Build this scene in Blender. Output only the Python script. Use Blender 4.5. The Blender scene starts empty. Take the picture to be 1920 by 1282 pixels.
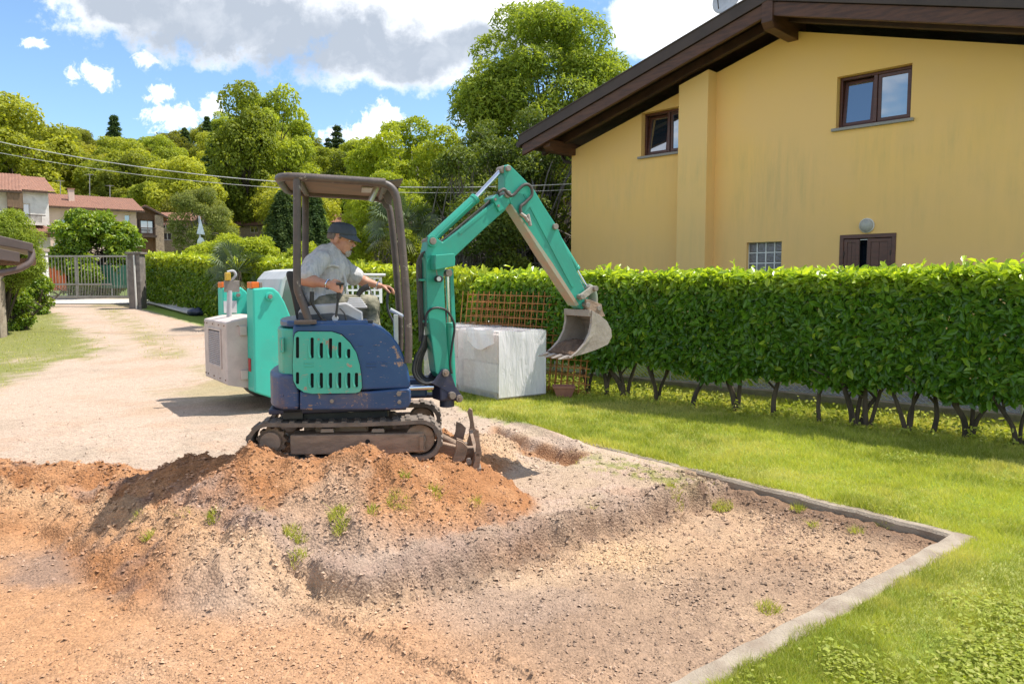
import bpy, bmesh, math, random
import numpy as np
from mathutils import Vector, Matrix
from mathutils.geometry import tessellate_polygon
random.seed(7); RNG = np.random.default_rng(7)
S = bpy.context.scene
COL = S.collection
R = math.radians
# ------------------------------------------------------------------ camera
PITCH = math.atan(111/1407.0); CZ = 1.7; F = 1407.0
cam_d = bpy.data.cameras.new('camera'); cam = bpy.data.objects.new('camera', cam_d); COL.objects.link(cam)
cam.location = (0, 0, CZ); cam.rotation_euler = (math.pi/2-PITCH, 0, 0)
cam_d.sensor_width = 36; cam_d.lens = 36*F/1920; cam_d.clip_start = .05; cam_d.clip_end = 2000
S.camera = cam
S.render.resolution_x = 1024; S.render.resolution_y = 683
# ------------------------------------------------------------------ sun, exposure
SUN = Vector((1, .22, 0)).normalized(); EL = R(62)
SUN = Vector((SUN.x*math.cos(EL), SUN.y*math.cos(EL), math.sin(EL)))
sd = bpy.data.lights.new('sun', 'SUN'); sd.energy = 3.3; sd.angle = R(.53); sd.color = (1, .95, .87)
sun = bpy.data.objects.new('sun', sd); COL.objects.link(sun)
sun.rotation_euler = SUN.to_track_quat('Z', 'Y').to_euler(); sun.location = (20, 5, 40)
vs = S.view_settings; vs.view_transform = 'Standard'; vs.look = 'None'; vs.gamma = 1; vs.use_curve_mapping = False
vs.exposure = 1.12

def ray(px, py):
    dx = (px-960)/F; dy = (641-py)/F
    c, s = math.cos(PITCH), math.sin(PITCH)
    return Vector((dx, dy*s+c, dy*c-s))
def P(px, py, Y):
    r = ray(px, py); k = Y/r.y
    return Vector((r.x*k, Y, CZ+r.z*k))
def G(px, py, z=0.0):
    r = ray(px, py); k = (z-CZ)/r.z
    return Vector((r.x*k, r.y*k, z))

# ------------------------------------------------------------------ node helper
class NT:
    def __init__(s, tree):
        s.t = tree; s.n = tree.nodes; s.l = tree.links; s.n.clear()
    def __call__(s, typ, ins=None, **kw):
        n = s.n.new(typ)
        for k, v in kw.items(): setattr(n, k, v)
        if ins:
            for k, v in ins.items():
                sock = n.inputs[k]
                if isinstance(v, bpy.types.NodeSocket): s.l.new(v, sock)
                else: sock.default_value = v
        return n
    def math(s, op, a, b=0.0, clamp=False):
        return s('ShaderNodeMath', {0: a, 1: b}, operation=op, use_clamp=clamp).outputs[0]
    def mix(s, f, a, b, blend='MIX'):
        n = s('ShaderNodeMix', data_type='RGBA', blend_type=blend)
        for k, v in ((0, f), (6, a), (7, b)):
            if isinstance(v, bpy.types.NodeSocket): s.l.new(v, n.inputs[k])
            elif k and len(v) == 3: n.inputs[k].default_value = (*v, 1)
            else: n.inputs[k].default_value = v
        return n.outputs[2]
    def ramp(s, f, a, b):
        n = s('ShaderNodeMapRange', {0: f, 1: a, 2: b, 3: 0.0, 4: 1.0}, interpolation_type='SMOOTHSTEP')
        return n.outputs[0]
    def noise(s, vec, scale, detail=3, rough=.55, dist=0.0):
        return s('ShaderNodeTexNoise', {'Vector': vec, 'Scale': scale, 'Detail': detail, 'Roughness': rough, 'Distortion': dist}).outputs[0]

# ------------------------------------------------------------------ world
W = bpy.data.worlds.new('World'); S.world = W; W.use_nodes = True
n = NT(W.node_tree)
sky = n('ShaderNodeTexSky', sky_type='NISHITA', sun_disc=False, sun_elevation=EL, sun_rotation=math.atan2(SUN.x, SUN.y))
sky.air_density = 1.1; sky.dust_density = .6; sky.ozone_density = 1.6; sky.altitude = 400
dirv = n('ShaderNodeTexCoord').outputs['Generated']
sep = n('ShaderNodeSeparateXYZ', {0: dirv})
yy = n.math('MAXIMUM', sep.outputs[1], .02)
u = n.math('DIVIDE', sep.outputs[0], yy); v = n.math('DIVIDE', sep.outputs[2], yy)
uv = n('ShaderNodeCombineXYZ', {0: u, 1: v}).outputs[0]
def blobs(lst, vec):
    out = None
    for px, py, rx, ry in lst:
        r = ray(px, py); c = (r.x/r.y, r.z/r.y, 0)
        a = n('ShaderNodeVectorMath', {0: vec, 1: c}, operation='SUBTRACT').outputs[0]
        b = n('ShaderNodeVectorMath', {0: a, 1: (F/rx, F/ry, 0)}, operation='MULTIPLY').outputs[0]
        d = n('ShaderNodeVectorMath', {0: b}, operation='LENGTH').outputs['Value']
        f = n.math('SUBTRACT', 1.0, d)
        out = f if out is None else n.math('MAXIMUM', out, f)
    return out
warp = n('ShaderNodeTexNoise', {'Vector': uv, 'Scale': 7.0, 'Detail': 3.0}).outputs[1]
wv = n('ShaderNodeVectorMath', {0: warp, 1: (.5, .5, .5)}, operation='SUBTRACT').outputs[0]
wv = n('ShaderNodeVectorMath', {0: wv, 1: (.10, .05, 0)}, operation='MULTIPLY').outputs[0]
uw = n('ShaderNodeVectorMath', {0: uv, 1: wv}, operation='ADD').outputs[0]
white = [(250, -20, 230, 110), (480, 20, 330, 120), (700, 90, 210, 90), (840, 40, 260, 110), (950, -5, 135, 55), (1250, 45, 120, 75), (1330, 10, 120, 70),
         (800, 120, 110, 50), (1700, -80, 900, 60)]
small = [(168, 140, 52, 30), (305, 172, 36, 22), (350, 215, 100, 30), (405, 210, 46, 34), (705, 245, 50, 56), (660, 262, 76, 30), (712, 215, 30, 34), (270, 105, 44, 22), (75, 78, 36, 14), (920, 220, 90, 60)]
grey = [(420, 40, 300, 90), (620, 80, 260, 90), (760, 110, 160, 60), (250, 0, 170, 60), (900, 90, 140, 50)]
fn = n.noise(uv, 9.0, 7, .62)
fn2 = n.noise(uv, 30.0, 5, .65); fn3 = n.noise(uv, 46.0, 6, .7, .6)
fsum = n.math('ADD', n.math('MULTIPLY', n.math('SUBTRACT', fn, .5), 1.5), n.math('MULTIPLY', n.math('SUBTRACT', fn2, .5), 1.0))
fsm = n.math('ADD', n.math('MULTIPLY', n.math('SUBTRACT', fn2, .5), 1.6), n.math('MULTIPLY', n.math('SUBTRACT', fn3, .5), 2.2))
aw = n.math('MAXIMUM', n.ramp(n.math('ADD', blobs(white, uw), fsum), .02, .42), n.math('MULTIPLY', n.ramp(n.math('ADD', blobs(small, uw), fsm), .14, .66), .92))
fg = n.ramp(n.math('ADD', blobs(grey, uw), n.math('MULTIPLY', fsum, .8)), -.1, .6)
front = n.math('GREATER_THAN', sep.outputs[1], .02)
aw = n.math('MULTIPLY', aw, front); fg = n.math('MULTIPLY', fg, front)
# unseen clouds outside the view, thickened to add white fill to the shade
zz = n.math('ADD', n.math('MAXIMUM', sep.outputs[2], 0.0), .15)
pl = n('ShaderNodeCombineXYZ', {0: n.math('DIVIDE', sep.outputs[0], zz), 1: n.math('DIVIDE', sep.outputs[1], zz), 2: 7.7}).outputs[0]
gn = n.noise(pl, .9, 7, .58)
ga = n.ramp(gn, .46, .60)
inf = n.math('MULTIPLY', n.math('MULTIPLY', n.math('LESS_THAN', n.math('ABSOLUTE', u), .85), n.math('LESS_THAN', v, .5)), front)
ga = n.math('MULTIPLY', ga, n.math('SUBTRACT', 1.0, inf))
ga = n.math('MULTIPLY', ga, n.math('GREATER_THAN', sep.outputs[2], 0.0))
gg = n.math('MULTIPLY', n.ramp(gn, .62, .80), .6)
al = n.math('MAXIMUM', aw, ga); gr = n.math('MAXIMUM', fg, gg)
ctex = n.math('MULTIPLY', n.math('SUBTRACT', n.noise(uw, 16.0, 5, .6), .5), .9)
ccol = n.mix(n.math('ADD', gr, ctex, True), (4.7, 4.75, 4.85, 1), (1.75, 1.95, 2.25, 1))
sk = n.mix(1.0, sky.outputs[0], (.52, .60, .66, 1), 'MULTIPLY')
full = n.mix(n.math('MULTIPLY', al, .96), sk, ccol)
bg = n('ShaderNodeBackground', {'Color': full, 'Strength': .15})
n('ShaderNodeOutputWorld', {'Surface': bg.outputs[0]})

# ------------------------------------------------------------------ numpy noise
def _hash(ix, iy, seed):
    h = (ix.astype(np.int64)*374761393 + iy.astype(np.int64)*668265263 + seed*1442695041) & 0xffffffff
    h = ((h ^ (h >> 13))*1274126177) & 0xffffffff
    return ((h ^ (h >> 16)) & 0xffff)/65535.0
def vnoise(x, y, seed=0):
    ix = np.floor(x); iy = np.floor(y); fx = x-ix; fy = y-iy
    fx = fx*fx*(3-2*fx); fy = fy*fy*(3-2*fy)
    a = _hash(ix, iy, seed); b = _hash(ix+1, iy, seed); c = _hash(ix, iy+1, seed); d = _hash(ix+1, iy+1, seed)
    return (a*(1-fx)+b*fx)*(1-fy)+(c*(1-fx)+d*fx)*fy
def fbm(x, y, sc, octv=4, seed=0, gain=.5):
    x = np.asarray(x, float); y = np.asarray(y, float)
    r = 0; a = 1; t = 0
    for i in range(octv):
        r = r+a*(vnoise(x*sc+17*i, y*sc-31*i, seed+i)-.5)*2; t += a; a *= gain; sc *= 2.03
    return r/t
def sstep(a, b, x):
    t = np.clip((x-a)/(b-a), 0, 1); return t*t*(3-2*t)
def poly_sd(px, py, poly):
    """signed distance, negative inside"""
    d = np.full(px.shape, 1e9); ins = np.zeros(px.shape, bool); m = len(poly)
    for i in range(m):
        x1, y1 = poly[i][:2]; x2, y2 = poly[(i+1) % m][:2]
        ex, ey = x2-x1, y2-y1; wx, wy = px-x1, py-y1
        t = np.clip((wx*ex+wy*ey)/(ex*ex+ey*ey+1e-12), 0, 1)
        d = np.minimum(d, np.hypot(wx-ex*t, wy-ey*t))
        c = ((y1 > py) != (y2 > py)) & (px < (x2-x1)*(py-y1)/((y2-y1) if y2 != y1 else 1e-9)+x1)
        ins ^= c
    return np.where(ins, -d, d)
def line_d(px, py, pts):
    d = np.full(np.shape(px), 1e9); hh = np.zeros(np.shape(px))
    for a, b in zip(pts[:-1], pts[1:]):
        ex, ey = b[0]-a[0], b[1]-a[1]
        t = np.clip(((px-a[0])*ex+(py-a[1])*ey)/(ex*ex+ey*ey), 0, 1)
        dd = np.hypot(px-a[0]-ex*t, py-a[1]-ey*t)
        h = a[2]+(b[2]-a[2])*t if len(a) > 2 else 0
        m = dd < d; d = np.where(m, dd, d); hh = np.where(m, h, hh)
    return d, hh

# ------------------------------------------------------------------ object helpers
def props(o, label=None, cat=None, group=None, kind=None):
    if label: o['label'] = label
    if cat: o['category'] = cat
    if group: o['group'] = group
    if kind: o['kind'] = kind
    return o
def thing(name, loc, label, cat, group=None, rz=0):
    o = bpy.data.objects.new(name, None); COL.objects.link(o)
    o.location = loc; o.rotation_euler = (0, 0, rz); o.empty_display_size = .2
    return props(o, label, cat, group)
def root_of(o):
    while o.parent: o = o.parent
    return o
def origin(parent):
    if parent is None: return Vector((0, 0, 0))
    r = root_of(parent)
    return Vector((0, 0, 0)) if r.get('_local') else Vector(r.location)
def mesh_np(name, V, Fc, mat, parent=None, col=None, smooth=False, matidx=None, recentre=None):
    V = np.asarray(V, np.float32); Fc = np.asarray(Fc, np.int32)
    if parent is not None: V = V-np.array(origin(parent), np.float32)
    elif recentre is not None: V = V-np.array(recentre, np.float32)
    me = bpy.data.meshes.new(name)
    me.vertices.add(len(V)); me.vertices.foreach_set('co', V.ravel())
    k = Fc.shape[1]
    me.loops.add(Fc.size); me.loops.foreach_set('vertex_index', Fc.ravel())
    me.polygons.add(len(Fc)); me.polygons.foreach_set('loop_start', np.arange(len(Fc), dtype=np.int32)*k)
    for m in (mat if isinstance(mat, (list, tuple)) else [mat]): me.materials.append(m)
    if matidx is not None: me.polygons.foreach_set('material_index', np.asarray(matidx, np.int32))
    me.polygons.foreach_set('use_smooth', np.full(len(Fc), smooth))
    me.update(calc_edges=True)
    if col is not None:
        ca = me.color_attributes.new('Col', 'FLOAT_COLOR', 'POINT')
        c4 = np.ones((len(V), 4), np.float32); c4[:, :col.shape[1]] = col; ca.data.foreach_set('color', c4.ravel())
    o = bpy.data.objects.new(name, me); COL.objects.link(o)
    if parent is not None: o.parent = parent
    elif recentre is not None: o.location = recentre
    return o

class Fr:
    """vertical working plane: u along heading th, v to its left, z up"""
    def __init__(s, ox, oy, th): s.o = Vector((ox, oy, 0)); s.th = th; s.u = Vector((math.cos(th), math.sin(th), 0)); s.v = Vector((-math.sin(th), math.cos(th), 0))
    def w(s, u, v, z): return s.o+s.u*u+s.v*v+Vector((0, 0, z))
    def px(s, px, py, v=0.0):
        r = ray(px, py); o = s.o+s.v*v; nrm = s.v
        k = (o-Vector((0, 0, CZ))).dot(nrm)/r.dot(nrm)
        p = Vector((0, 0, CZ))+r*k
        return ((p-s.o).dot(s.u), p.z)
WORLD = Fr(0, 0, 0)

class MB:
    """collects polygons, links them as ONE mesh object"""
    def __init__(s, fr=WORLD): s.V = []; s.F = []; s.fr = fr
    def add(s, vs, fs):
        b = len(s.V); s.V += [s.fr.w(*v) for v in vs]; s.F += [[b+i for i in f] for f in fs]; return s
    def box(s, c, d, rz=0, ry=0):
        cx, cy, cz = c; hx, hy, hz = d[0]/2, d[1]/2, d[2]/2; vs = []
        for x in (-hx, hx):
            for y in (-hy, hy):
                for z in (-hz, hz):
                    X, Z = x*math.cos(ry)+z*math.sin(ry), -x*math.sin(ry)+z*math.cos(ry)
                    vs.append((cx+X*math.cos(rz)-y*math.sin(rz), cy+X*math.sin(rz)+y*math.cos(rz), cz+Z))
        return s.add(vs, [(0, 1, 3, 2), (4, 6, 7, 5), (0, 4, 5, 1), (2, 3, 7, 6), (0, 2, 6, 4), (1, 5, 7, 3)])
    def b6(s, x0, x1, y0, y1, z0, z1): return s.box(((x0+x1)/2, (y0+y1)/2, (z0+z1)/2), (x1-x0, y1-y0, z1-z0))
    def prism(s, pts, v0, v1, inset=None):
        """profile of (u,z) points extruded between v0 and v1"""
        m = len(pts); vs = [(p[0], v0, p[1]) for p in pts]+[(p[0], v1, p[1]) for p in pts]
        fs = [tuple(range(m)), tuple(range(2*m-1, m-1, -1))]+[(i, i+m, (i+1) % m+m, (i+1) % m) for i in range(m)]
        return s.add(vs, fs)
    def plan(s, pts, z0, z1):
        m = len(pts); vs = [(p[0], p[1], z0) for p in pts]+[(p[0], p[1], z1) for p in pts]
        return s.add(vs, [tuple(range(m)), tuple(range(2*m-1, m-1, -1))]+[(i, (i+1) % m, (i+1) % m+m, i+m) for i in range(m)])
    def plate(s, outer, holes, v0, v1):
        """(u,z) plate with through holes, between v0 and v1"""
        loops = [[Vector((p[0], p[1], 0)) for p in l] for l in [outer]+holes]
        tri = tessellate_polygon(loops); flat = [p for l in loops for p in l]; m = len(flat)
        vs = [(p.x, v0, p.y) for p in flat]+[(p.x, v1, p.y) for p in flat]
        fs = [tuple(t) for t in tri]+[tuple(i+m for i in reversed(t)) for t in tri]
        k = 0
        for l in loops:
            q = len(l); fs += [(k+i, k+i+m, k+(i+1) % q+m, k+(i+1) % q) for i in range(q)]; k += q
        return s.add(vs, fs)
    def tube(s, pts, r, seg=10, cap=True, closed=False, flat=1.0):
        P_ = [Vector(p) for p in pts]; m = len(P_); rr = r if isinstance(r, (list, tuple)) else [r]*m
        vs = []; N = None
        for i, p in enumerate(P_):
            if closed: t = P_[(i+1) % m]-P_[i-1]
            else: t = P_[min(i+1, m-1)]-P_[max(i-1, 0)]
            t.normalize()
            if N is None: N = t.orthogonal().normalized()
            else:
                N = N-t*N.dot(t)
                N = N.normalized() if N.length > 1e-6 else t.orthogonal().normalized()
            B = t.cross(N)
            for k in range(seg):
                a = 2*math.pi*k/seg; vs.append(tuple(p+(N*math.cos(a)+B*math.sin(a)*flat)*rr[i]))
        fs = [(i*seg+k, i*seg+(k+1) % seg, (i+1)*seg+(k+1) % seg, (i+1)*seg+k) for i in range(m-1) for k in range(seg)]
        if closed: fs += [((m-1)*seg+k, (m-1)*seg+(k+1) % seg, (k+1) % seg, k) for k in range(seg)]
        elif cap: fs += [tuple(range(seg-1, -1, -1)), tuple((m-1)*seg+k for k in range(seg))]
        return s.add(vs, fs)
    def cyl(s, a, b, r, seg=16): return s.tube([a, b], r, seg)
    def disc(s, c, r, v0, v1, seg=24):
        return s.prism([(c[0]+r*math.cos(2*math.pi*i/seg), c[1]+r*math.sin(2*math.pi*i/seg)) for i in range(seg)], v0, v1)
    def sphere(s, c, r, seg=14, rings=9, sq=(1, 1, 1)):
        vs = []; 
        for j in range(rings+1):
            th = math.pi*j/rings
            for i in range(seg):
                a = 2*math.pi*i/seg; vs.append((c[0]+r*sq[0]*math.sin(th)*math.cos(a), c[1]+r*sq[1]*math.sin(th)*math.sin(a), c[2]+r*sq[2]*math.cos(th)))
        return s.add(vs, [(j*seg+i, j*seg+(i+1) % seg, (j+1)*seg+(i+1) % seg, (j+1)*seg+i) for j in range(rings) for i in range(seg)])
    def build(s, name, mat, parent=None, smooth=False, bevel=0, seg=2, angle=35, loc=None):
        off = origin(parent) if parent is not None else (Vector(loc) if loc is not None else Vector((0, 0, 0)))
        me = bpy.data.meshes.new(name); me.from_pydata([tuple(Vector(v)-off) for v in s.V], [], s.F)
        bm = bmesh.new(); bm.from_mesh(me); bmesh.ops.remove_doubles(bm, verts=bm.verts, dist=1e-5)
        bmesh.ops.recalc_face_normals(bm, faces=bm.faces); bm.to_mesh(me); bm.free()
        for m in (mat if isinstance(mat, (list, tuple)) else [mat]): me.materials.append(m)
        o = bpy.data.objects.new(name, me); COL.objects.link(o)
        if parent is not None: o.parent = parent
        elif loc is not None: o.location = loc
        if bevel:
            md = o.modifiers.new('bevel', 'BEVEL'); md.width = bevel; md.segments = seg; md.limit_method = 'ANGLE'; md.angle_limit = R(angle); md.harden_normals = False
        if smooth:
            for p in me.polygons: p.use_smooth = True
            try: me.set_sharp_from_angle(angle=R(40))
            except Exception: pass
        return o
def smooth_path(pts, k=6):
    """Catmull-Rom through points"""
    P_ = [Vector(p) for p in pts]; out = []
    for i in range(len(P_)-1):
        a = P_[max(i-1, 0)]; b = P_[i]; c = P_[i+1]; d = P_[min(i+2, len(P_)-1)]
        for j in range(k):
            t = j/k; out.append(.5*((2*b)+(c-a)*t+(2*a-5*b+4*c-d)*t*t+(3*b-a-3*c+d)*t**3))
    out.append(P_[-1]); return out

# ------------------------------------------------------------------ materials
MATS = {}
def mat(name, c1, c2=None, rough=.6, scale=6, metal=0, bump=0, bscale=60, spec=.5, wear=None, wearamt=.0, wearscale=7, stretch=(1, 1, 1), detail=5, grime=0, grimecol=(.12, .08, .05), coat=0):
    """procedural paint / metal / plaster with two-tone variation, bump, chipped wear patches and grime"""
    m = bpy.data.materials.new(name); m.use_nodes = True; n = NT(m.node_tree); MATS[name] = m
    tc = n('ShaderNodeTexCoord').outputs['Object']
    mp = n('ShaderNodeMapping', {'Vector': tc, 'Scale': stretch}).outputs[0]
    c2 = c2 or tuple(x*.8 for x in c1)
    f = n.ramp(n.noise(mp, scale, detail, .6), .35, .68)
    col = n.mix(f, c1, c2)
    rsock = rough
    if grime:
        g = n.ramp(n.noise(mp, scale*.6+1.3, 7, .7, .4), .62-grime*.35, .8)
        col = n.mix(n.math('MULTIPLY', g, .75), col, grimecol)
    if wear:
        a = n.noise(mp, wearscale, 8, .72, .3)
        st = n('ShaderNodeMapping', {'Vector': tc, 'Scale': (2.2, 2.2, 16)}).outputs[0]
        b = n.noise(st, wearscale*1.1, 6, .65)
        wm = n.ramp(n.math('MAXIMUM', a, n.math('SUBTRACT', b, .03)), .70-wearamt, .715-wearamt)
        wc = n.mix(n.noise(mp, 35, 4), wear, tuple(x*.45 for x in wear))
        col = n.mix(wm, col, wc)
        rsock = n.math('ADD', n.math('MULTIPLY', wm, .8-rough), rough)
    bs = n('ShaderNodeBsdfPrincipled', {'Base Color': col, 'Roughness': rsock, 'Metallic': metal, 'Specular IOR Level': spec, 'Coat Weight': coat})
    if bump:
        bn = n('ShaderNodeBump', {'Height': n.noise(mp, bscale, 5, .6), 'Strength': bump, 'Distance': .02})
        n.l.new(bn.outputs[0], bs.inputs['Normal'])
    n('ShaderNodeOutputMaterial', {'Surface': bs.outputs[0]})
    return m
def leafmat(name, dark, light, fresh=None, trans=.35, rough=.45, spec=.5, objvar=0.0):
    """leaf: colour attribute R picks dark..light, G adds fresh growth"""
    m = bpy.data.materials.new(name); m.use_nodes = True; n = NT(m.node_tree)
    at = n('ShaderNodeAttribute', attribute_name='Col')
    sp = n('ShaderNodeSeparateColor', {0: at.outputs['Color']})
    col = n.mix(sp.outputs[0], dark, light)
    if fresh: col = n.mix(sp.outputs[1], col, fresh)
    if objvar:
        oi = n('ShaderNodeObjectInfo')
        hs = n('ShaderNodeHueSaturation', {'Color': col, 'Hue': n.math('ADD', n.math('MULTIPLY', oi.outputs['Random'], -objvar*.04), .5-objvar*.002), 'Saturation': 1.0,
               'Value': n.math('ADD', n.math('MULTIPLY', n.math('FRACT', n.math('MULTIPLY', oi.outputs['Random'], 7.31)), objvar*.9), 1-objvar*.45)})
        col = hs.outputs[0]
    bs = n('ShaderNodeBsdfPrincipled', {'Base Color': col, 'Roughness': rough, 'Specular IOR Level': spec})
    tcol = n.mix(1.0, col, (1.5, 1.45, .6, 1), 'MULTIPLY')
    tr = n('ShaderNodeBsdfTranslucent', {'Color': tcol})
    mx = n('ShaderNodeMixShader', {0: trans, 1: bs.outputs[0], 2: tr.outputs[0]})
    n('ShaderNodeOutputMaterial', {'Surface': mx.outputs[0]})
    return m
# ================================================================== TERRAIN
def zb(Y, X=0.0):
    Y = np.asarray(Y, float); X = np.asarray(X, float)
    a = np.maximum(Y-11.5, 0); z = .062*a*a/(a+1.5)
    z = np.where(Y > 30, .062*18.5*18.5/20+.0+(Y-30)*.035, z)
    rt = sstep(4, 14, X)                                    # level ground towards the house
    z = z*(1-rt)
    hill = sstep(88, 185, Y+X*.12)*24 + sstep(170, 380, Y)*16
    hill = hill*(1-.40*sstep(-75, 30, X))
    return z+hill
def GT(px, py):
    z = 0.0
    for _ in range(30):
        p = G(px, py, min(z, 1.6)); z = .5*z+.5*float(zb(p.y, p.x))
    return Vector((p.x, p.y, z))
C0 = G(1835, 1008); A1 = G(1100, 832); A2 = G(935, 788); B1 = G(1412, 1248)
dA = (A2-C0).normalized(); dB = (B1-C0).normalized()
A3 = C0+dA*((A2-C0).length+.5); B3 = C0+dB*9
LAWN = [C0, A1, A2, A3, G(850, 757), (-1.9, 13.0), (-4.6, 16.2), (-8.4, 20.6), (-13.4, 26.6), (-12.4, 28.4), (-7, 24), (2.6, 15), (9, 20), (40, 20), (40, -30), (B3.x+8, B3.y), B3]
LAWN = [(p[0], p[1]) for p in LAWN]
nA = Vector((-dA.y, dA.x, 0)); nA = nA if nA.x < 0 else -nA        # towards the dug side
nB = Vector((-dB.y, dB.x, 0)); nB = nB if nB.x < 0 else -nB
KW_A, KW_B = .10, .15
Ci = C0+nA*KW_A+nB*KW_B
ki = [Ci, Ci+dA*2.05, G(1385, 908), G(1230, 938), G(1040, 985), G(880, 1035), G(700, 1088), G(655, 1082), G(560, 1058), G(430, 1030), G(330, 1000), G(250, 965), G(150, 940), G(0, 930), (-9, 5.6), (-12, -6), (3, -12)]
k_end = C0+nB*KW_B+dB*9
PIT = [(p[0], p[1]) for p in ki]+[(k_end.x, k_end.y)]
PITZ = -.16
TR = [G(928, 800), G(1000, 826), G(1100, 850), G(1062, 872), G(985, 852), G(910, 826)]
TRENCH = [(p[0], p[1]) for p in TR]
def cone(x, y, cx, cy, h, r, s=.6):
    d = np.hypot(x-cx, y-cy); return h-s*np.maximum(d-r, 0)
def smax(a, b, k=.07):
    h = np.clip(.5+.5*(a-b)/k, 0, 1); return b*(1-h)+a*h+k*h*(1-h)
TRK = Fr(-1.24, 6.05, R(6))
def pile_field(x, y):
    lx = (x+1.24)*math.cos(R(6))+(y-6.05)*math.sin(R(6)); ly = -(x+1.24)*math.sin(R(6))+(y-6.05)*math.cos(R(6))
    qx = np.maximum(np.abs(lx+.02)-.72, 0); qy = np.maximum(np.abs(ly)-.50, 0)
    f = .345-.66*np.hypot(qx, qy)
    for c in ((-1.84, 5.36, .53, .08, .80), (-2.10, 5.45, .42, .08, .72), (-1.55, 5.30, .43, .10, .72), (-1.12, 5.32, .49, .10, .70), (-.80, 5.28, .43, .12, .72), (-.45, 5.45, .35, .10, .72), (-.18, 5.68, .22, .08, .75),
              (-.45, 6.9, .20, .2, .6), (-.35, 7.5, .15, .2, .6), (-2.50, 5.72, .32, .12, .62), (-2.9, 5.9, .16, .15, .5), (-.95, 4.95, .20, .15, .55), (-1.6, 4.85, .16, .15, .5), (-2.1, 5.0, .14, .15, .5)):
        f = smax(f, cone(x, y, *c), .07)
    return f
def left_field(x, y):
    d, h = line_d(x, y, [(-7.5, 6.7, .26), (-4.7, 6.35, .20), (-4.0, 6.15, .17), (-3.4, 6.2, .13), (-2.9, 6.25, .07), (-2.5, 6.6, .05)])
    return h-.42*np.maximum(d-.08, 0)
def zfull(x, y, fine=True):
    z = zb(y, x)
    near = (y < 14)
    kd = line_d(x, y, [(A3.x, A3.y), (C0.x, C0.y), (B3.x, B3.y)])[0]; nk = sstep(.30, .55, kd)
    sd = poly_sd(x, y, PIT)+(.04*fbm(x, y, 2.2, 3, 5)+.04*fbm(x, y, 8, 3, 6))*nk-.055*(1-nk)
    wide = .035+.012*nk
    pit = sstep(wide, -wide, sd)
    dA_ = line_d(x, y, [(A3.x, A3.y), (C0.x, C0.y)])[0]
    z = z*(1-pit)+(PITZ+.016*fbm(x, y, .9, 3, 11)*nk+.085*sstep(.62, .12, dA_+.06*fbm(x, y, 3, 3, 12)))*pit
    # low lip of thrown gravel along the back edge of the pit
    z = z+nk*.055*np.exp(-((sd-.12)/.10)**2)*(x < 1.9)*(.7+.9*fbm(x, y, 4, 3, 9))
    st = poly_sd(x, y, TRENCH)+.05*fbm(x, y, 4, 2, 8); z = z-.16*sstep(.04, -.12, st)
    z = z+.06*np.exp(-((line_d(x, y, [tuple(G(940, 782))[:2], tuple(G(1085, 838))[:2]])[0])/.09)**2)*(y > 7.2)
    z0 = z
    pf = pile_field(x, y)+.05*fbm(x, y, 2.3, 4, 3)+.022*fbm(x, y, 6.5, 3, 13)
    pk = pit*sstep(-1.55, -1.05, x); z = smax(z, pf, .06)*(1-pk)+z*pk
    lf = left_field(x, y)+.05*fbm(x, y, 2.1, 4, 4)
    z = smax(z, lf, .06)
    pile = np.maximum(sstep(-.02, .05, z-z0), 0)
    lawn = poly_sd(x, y, LAWN)
    if fine:
        soft = sstep(.0, .15, lawn)*near
        clod = fbm(x, y, 7, 4, 21, .6); cl2 = np.maximum(fbm(x, y, 16, 3, 22, .6), 0)
        amp = pit*.012+pile*.048+.03*np.exp(-((sd-.03)/.12)**2)*nk+(1-pit)*(1-pile)*.006
        z = z+soft*amp*(clod+cl2*1.1)
        # machine ruts and dragged ridges in the dug floor
        for pts, a, w in (([G(560, 1128, -.12), G(700, 1190, -.12), G(770, 1215, -.12), G(880, 1262, -.12)], 0.05, .028), ([G(120, 1180, -.12), G(320, 1245, -.12), G(420, 1280, -.12)], .018, .03),
                          ([G(940, 1225, -.12), G(1010, 1262, -.12)], 0.04, .025), ([G(90, 1000, -.12), G(200, 1110, -.12), G(300, 1160, -.12)], -.014, .05), ([G(1230, 1000, -.12), G(900, 1160, -.12), G(760, 1240, -.12)], -.012, .09),
                          ([G(1500, 960, -.12), G(1250, 1110, -.12), G(1000, 1260, -.12)], -.012, .07)):
            d = line_d(x, y, [(p[0], p[1]) for p in pts])[0]
            z = z+a*np.exp(-(d/w)**2)*(.5+1.1*vnoise(x*14, y*14, 3))*soft
        # crumbs of dark earth along the kerb
        d = line_d(x, y, [tuple(G(1400, 932, -.14))[:2], tuple(G(1560, 975, -.14))[:2], tuple(G(1730, 1016, -.14))[:2]])[0]
        z = z+np.exp(-(d/.17)**2)*(.045+.07*np.maximum(fbm(x, y, 9, 4, 31, .6), -.2))*soft
        d = line_d(x, y, [(p[0], p[1]) for p in (G(690, 1095), G(880, 1045), G(1040, 1000), G(1240, 945), G(1390, 905))])[0]
        z = z+np.exp(-(d/.14)**2)*.060*fbm(x, y, 10, 4, 33, .65)*soft
    return z, pit, pile, lawn, sd
def lerp(a, b, t): return a*(1-t[:, None])+np.asarray(b)*t[:, None]
LEFTG = [tuple(GT(*q))[:2] for q in ((-40, 735), (12, 716), (70, 690), (160, 668), (190, 640), (130, 612), (110, 590), (60, 576), (-60, 568), (-300, 700))]
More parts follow.
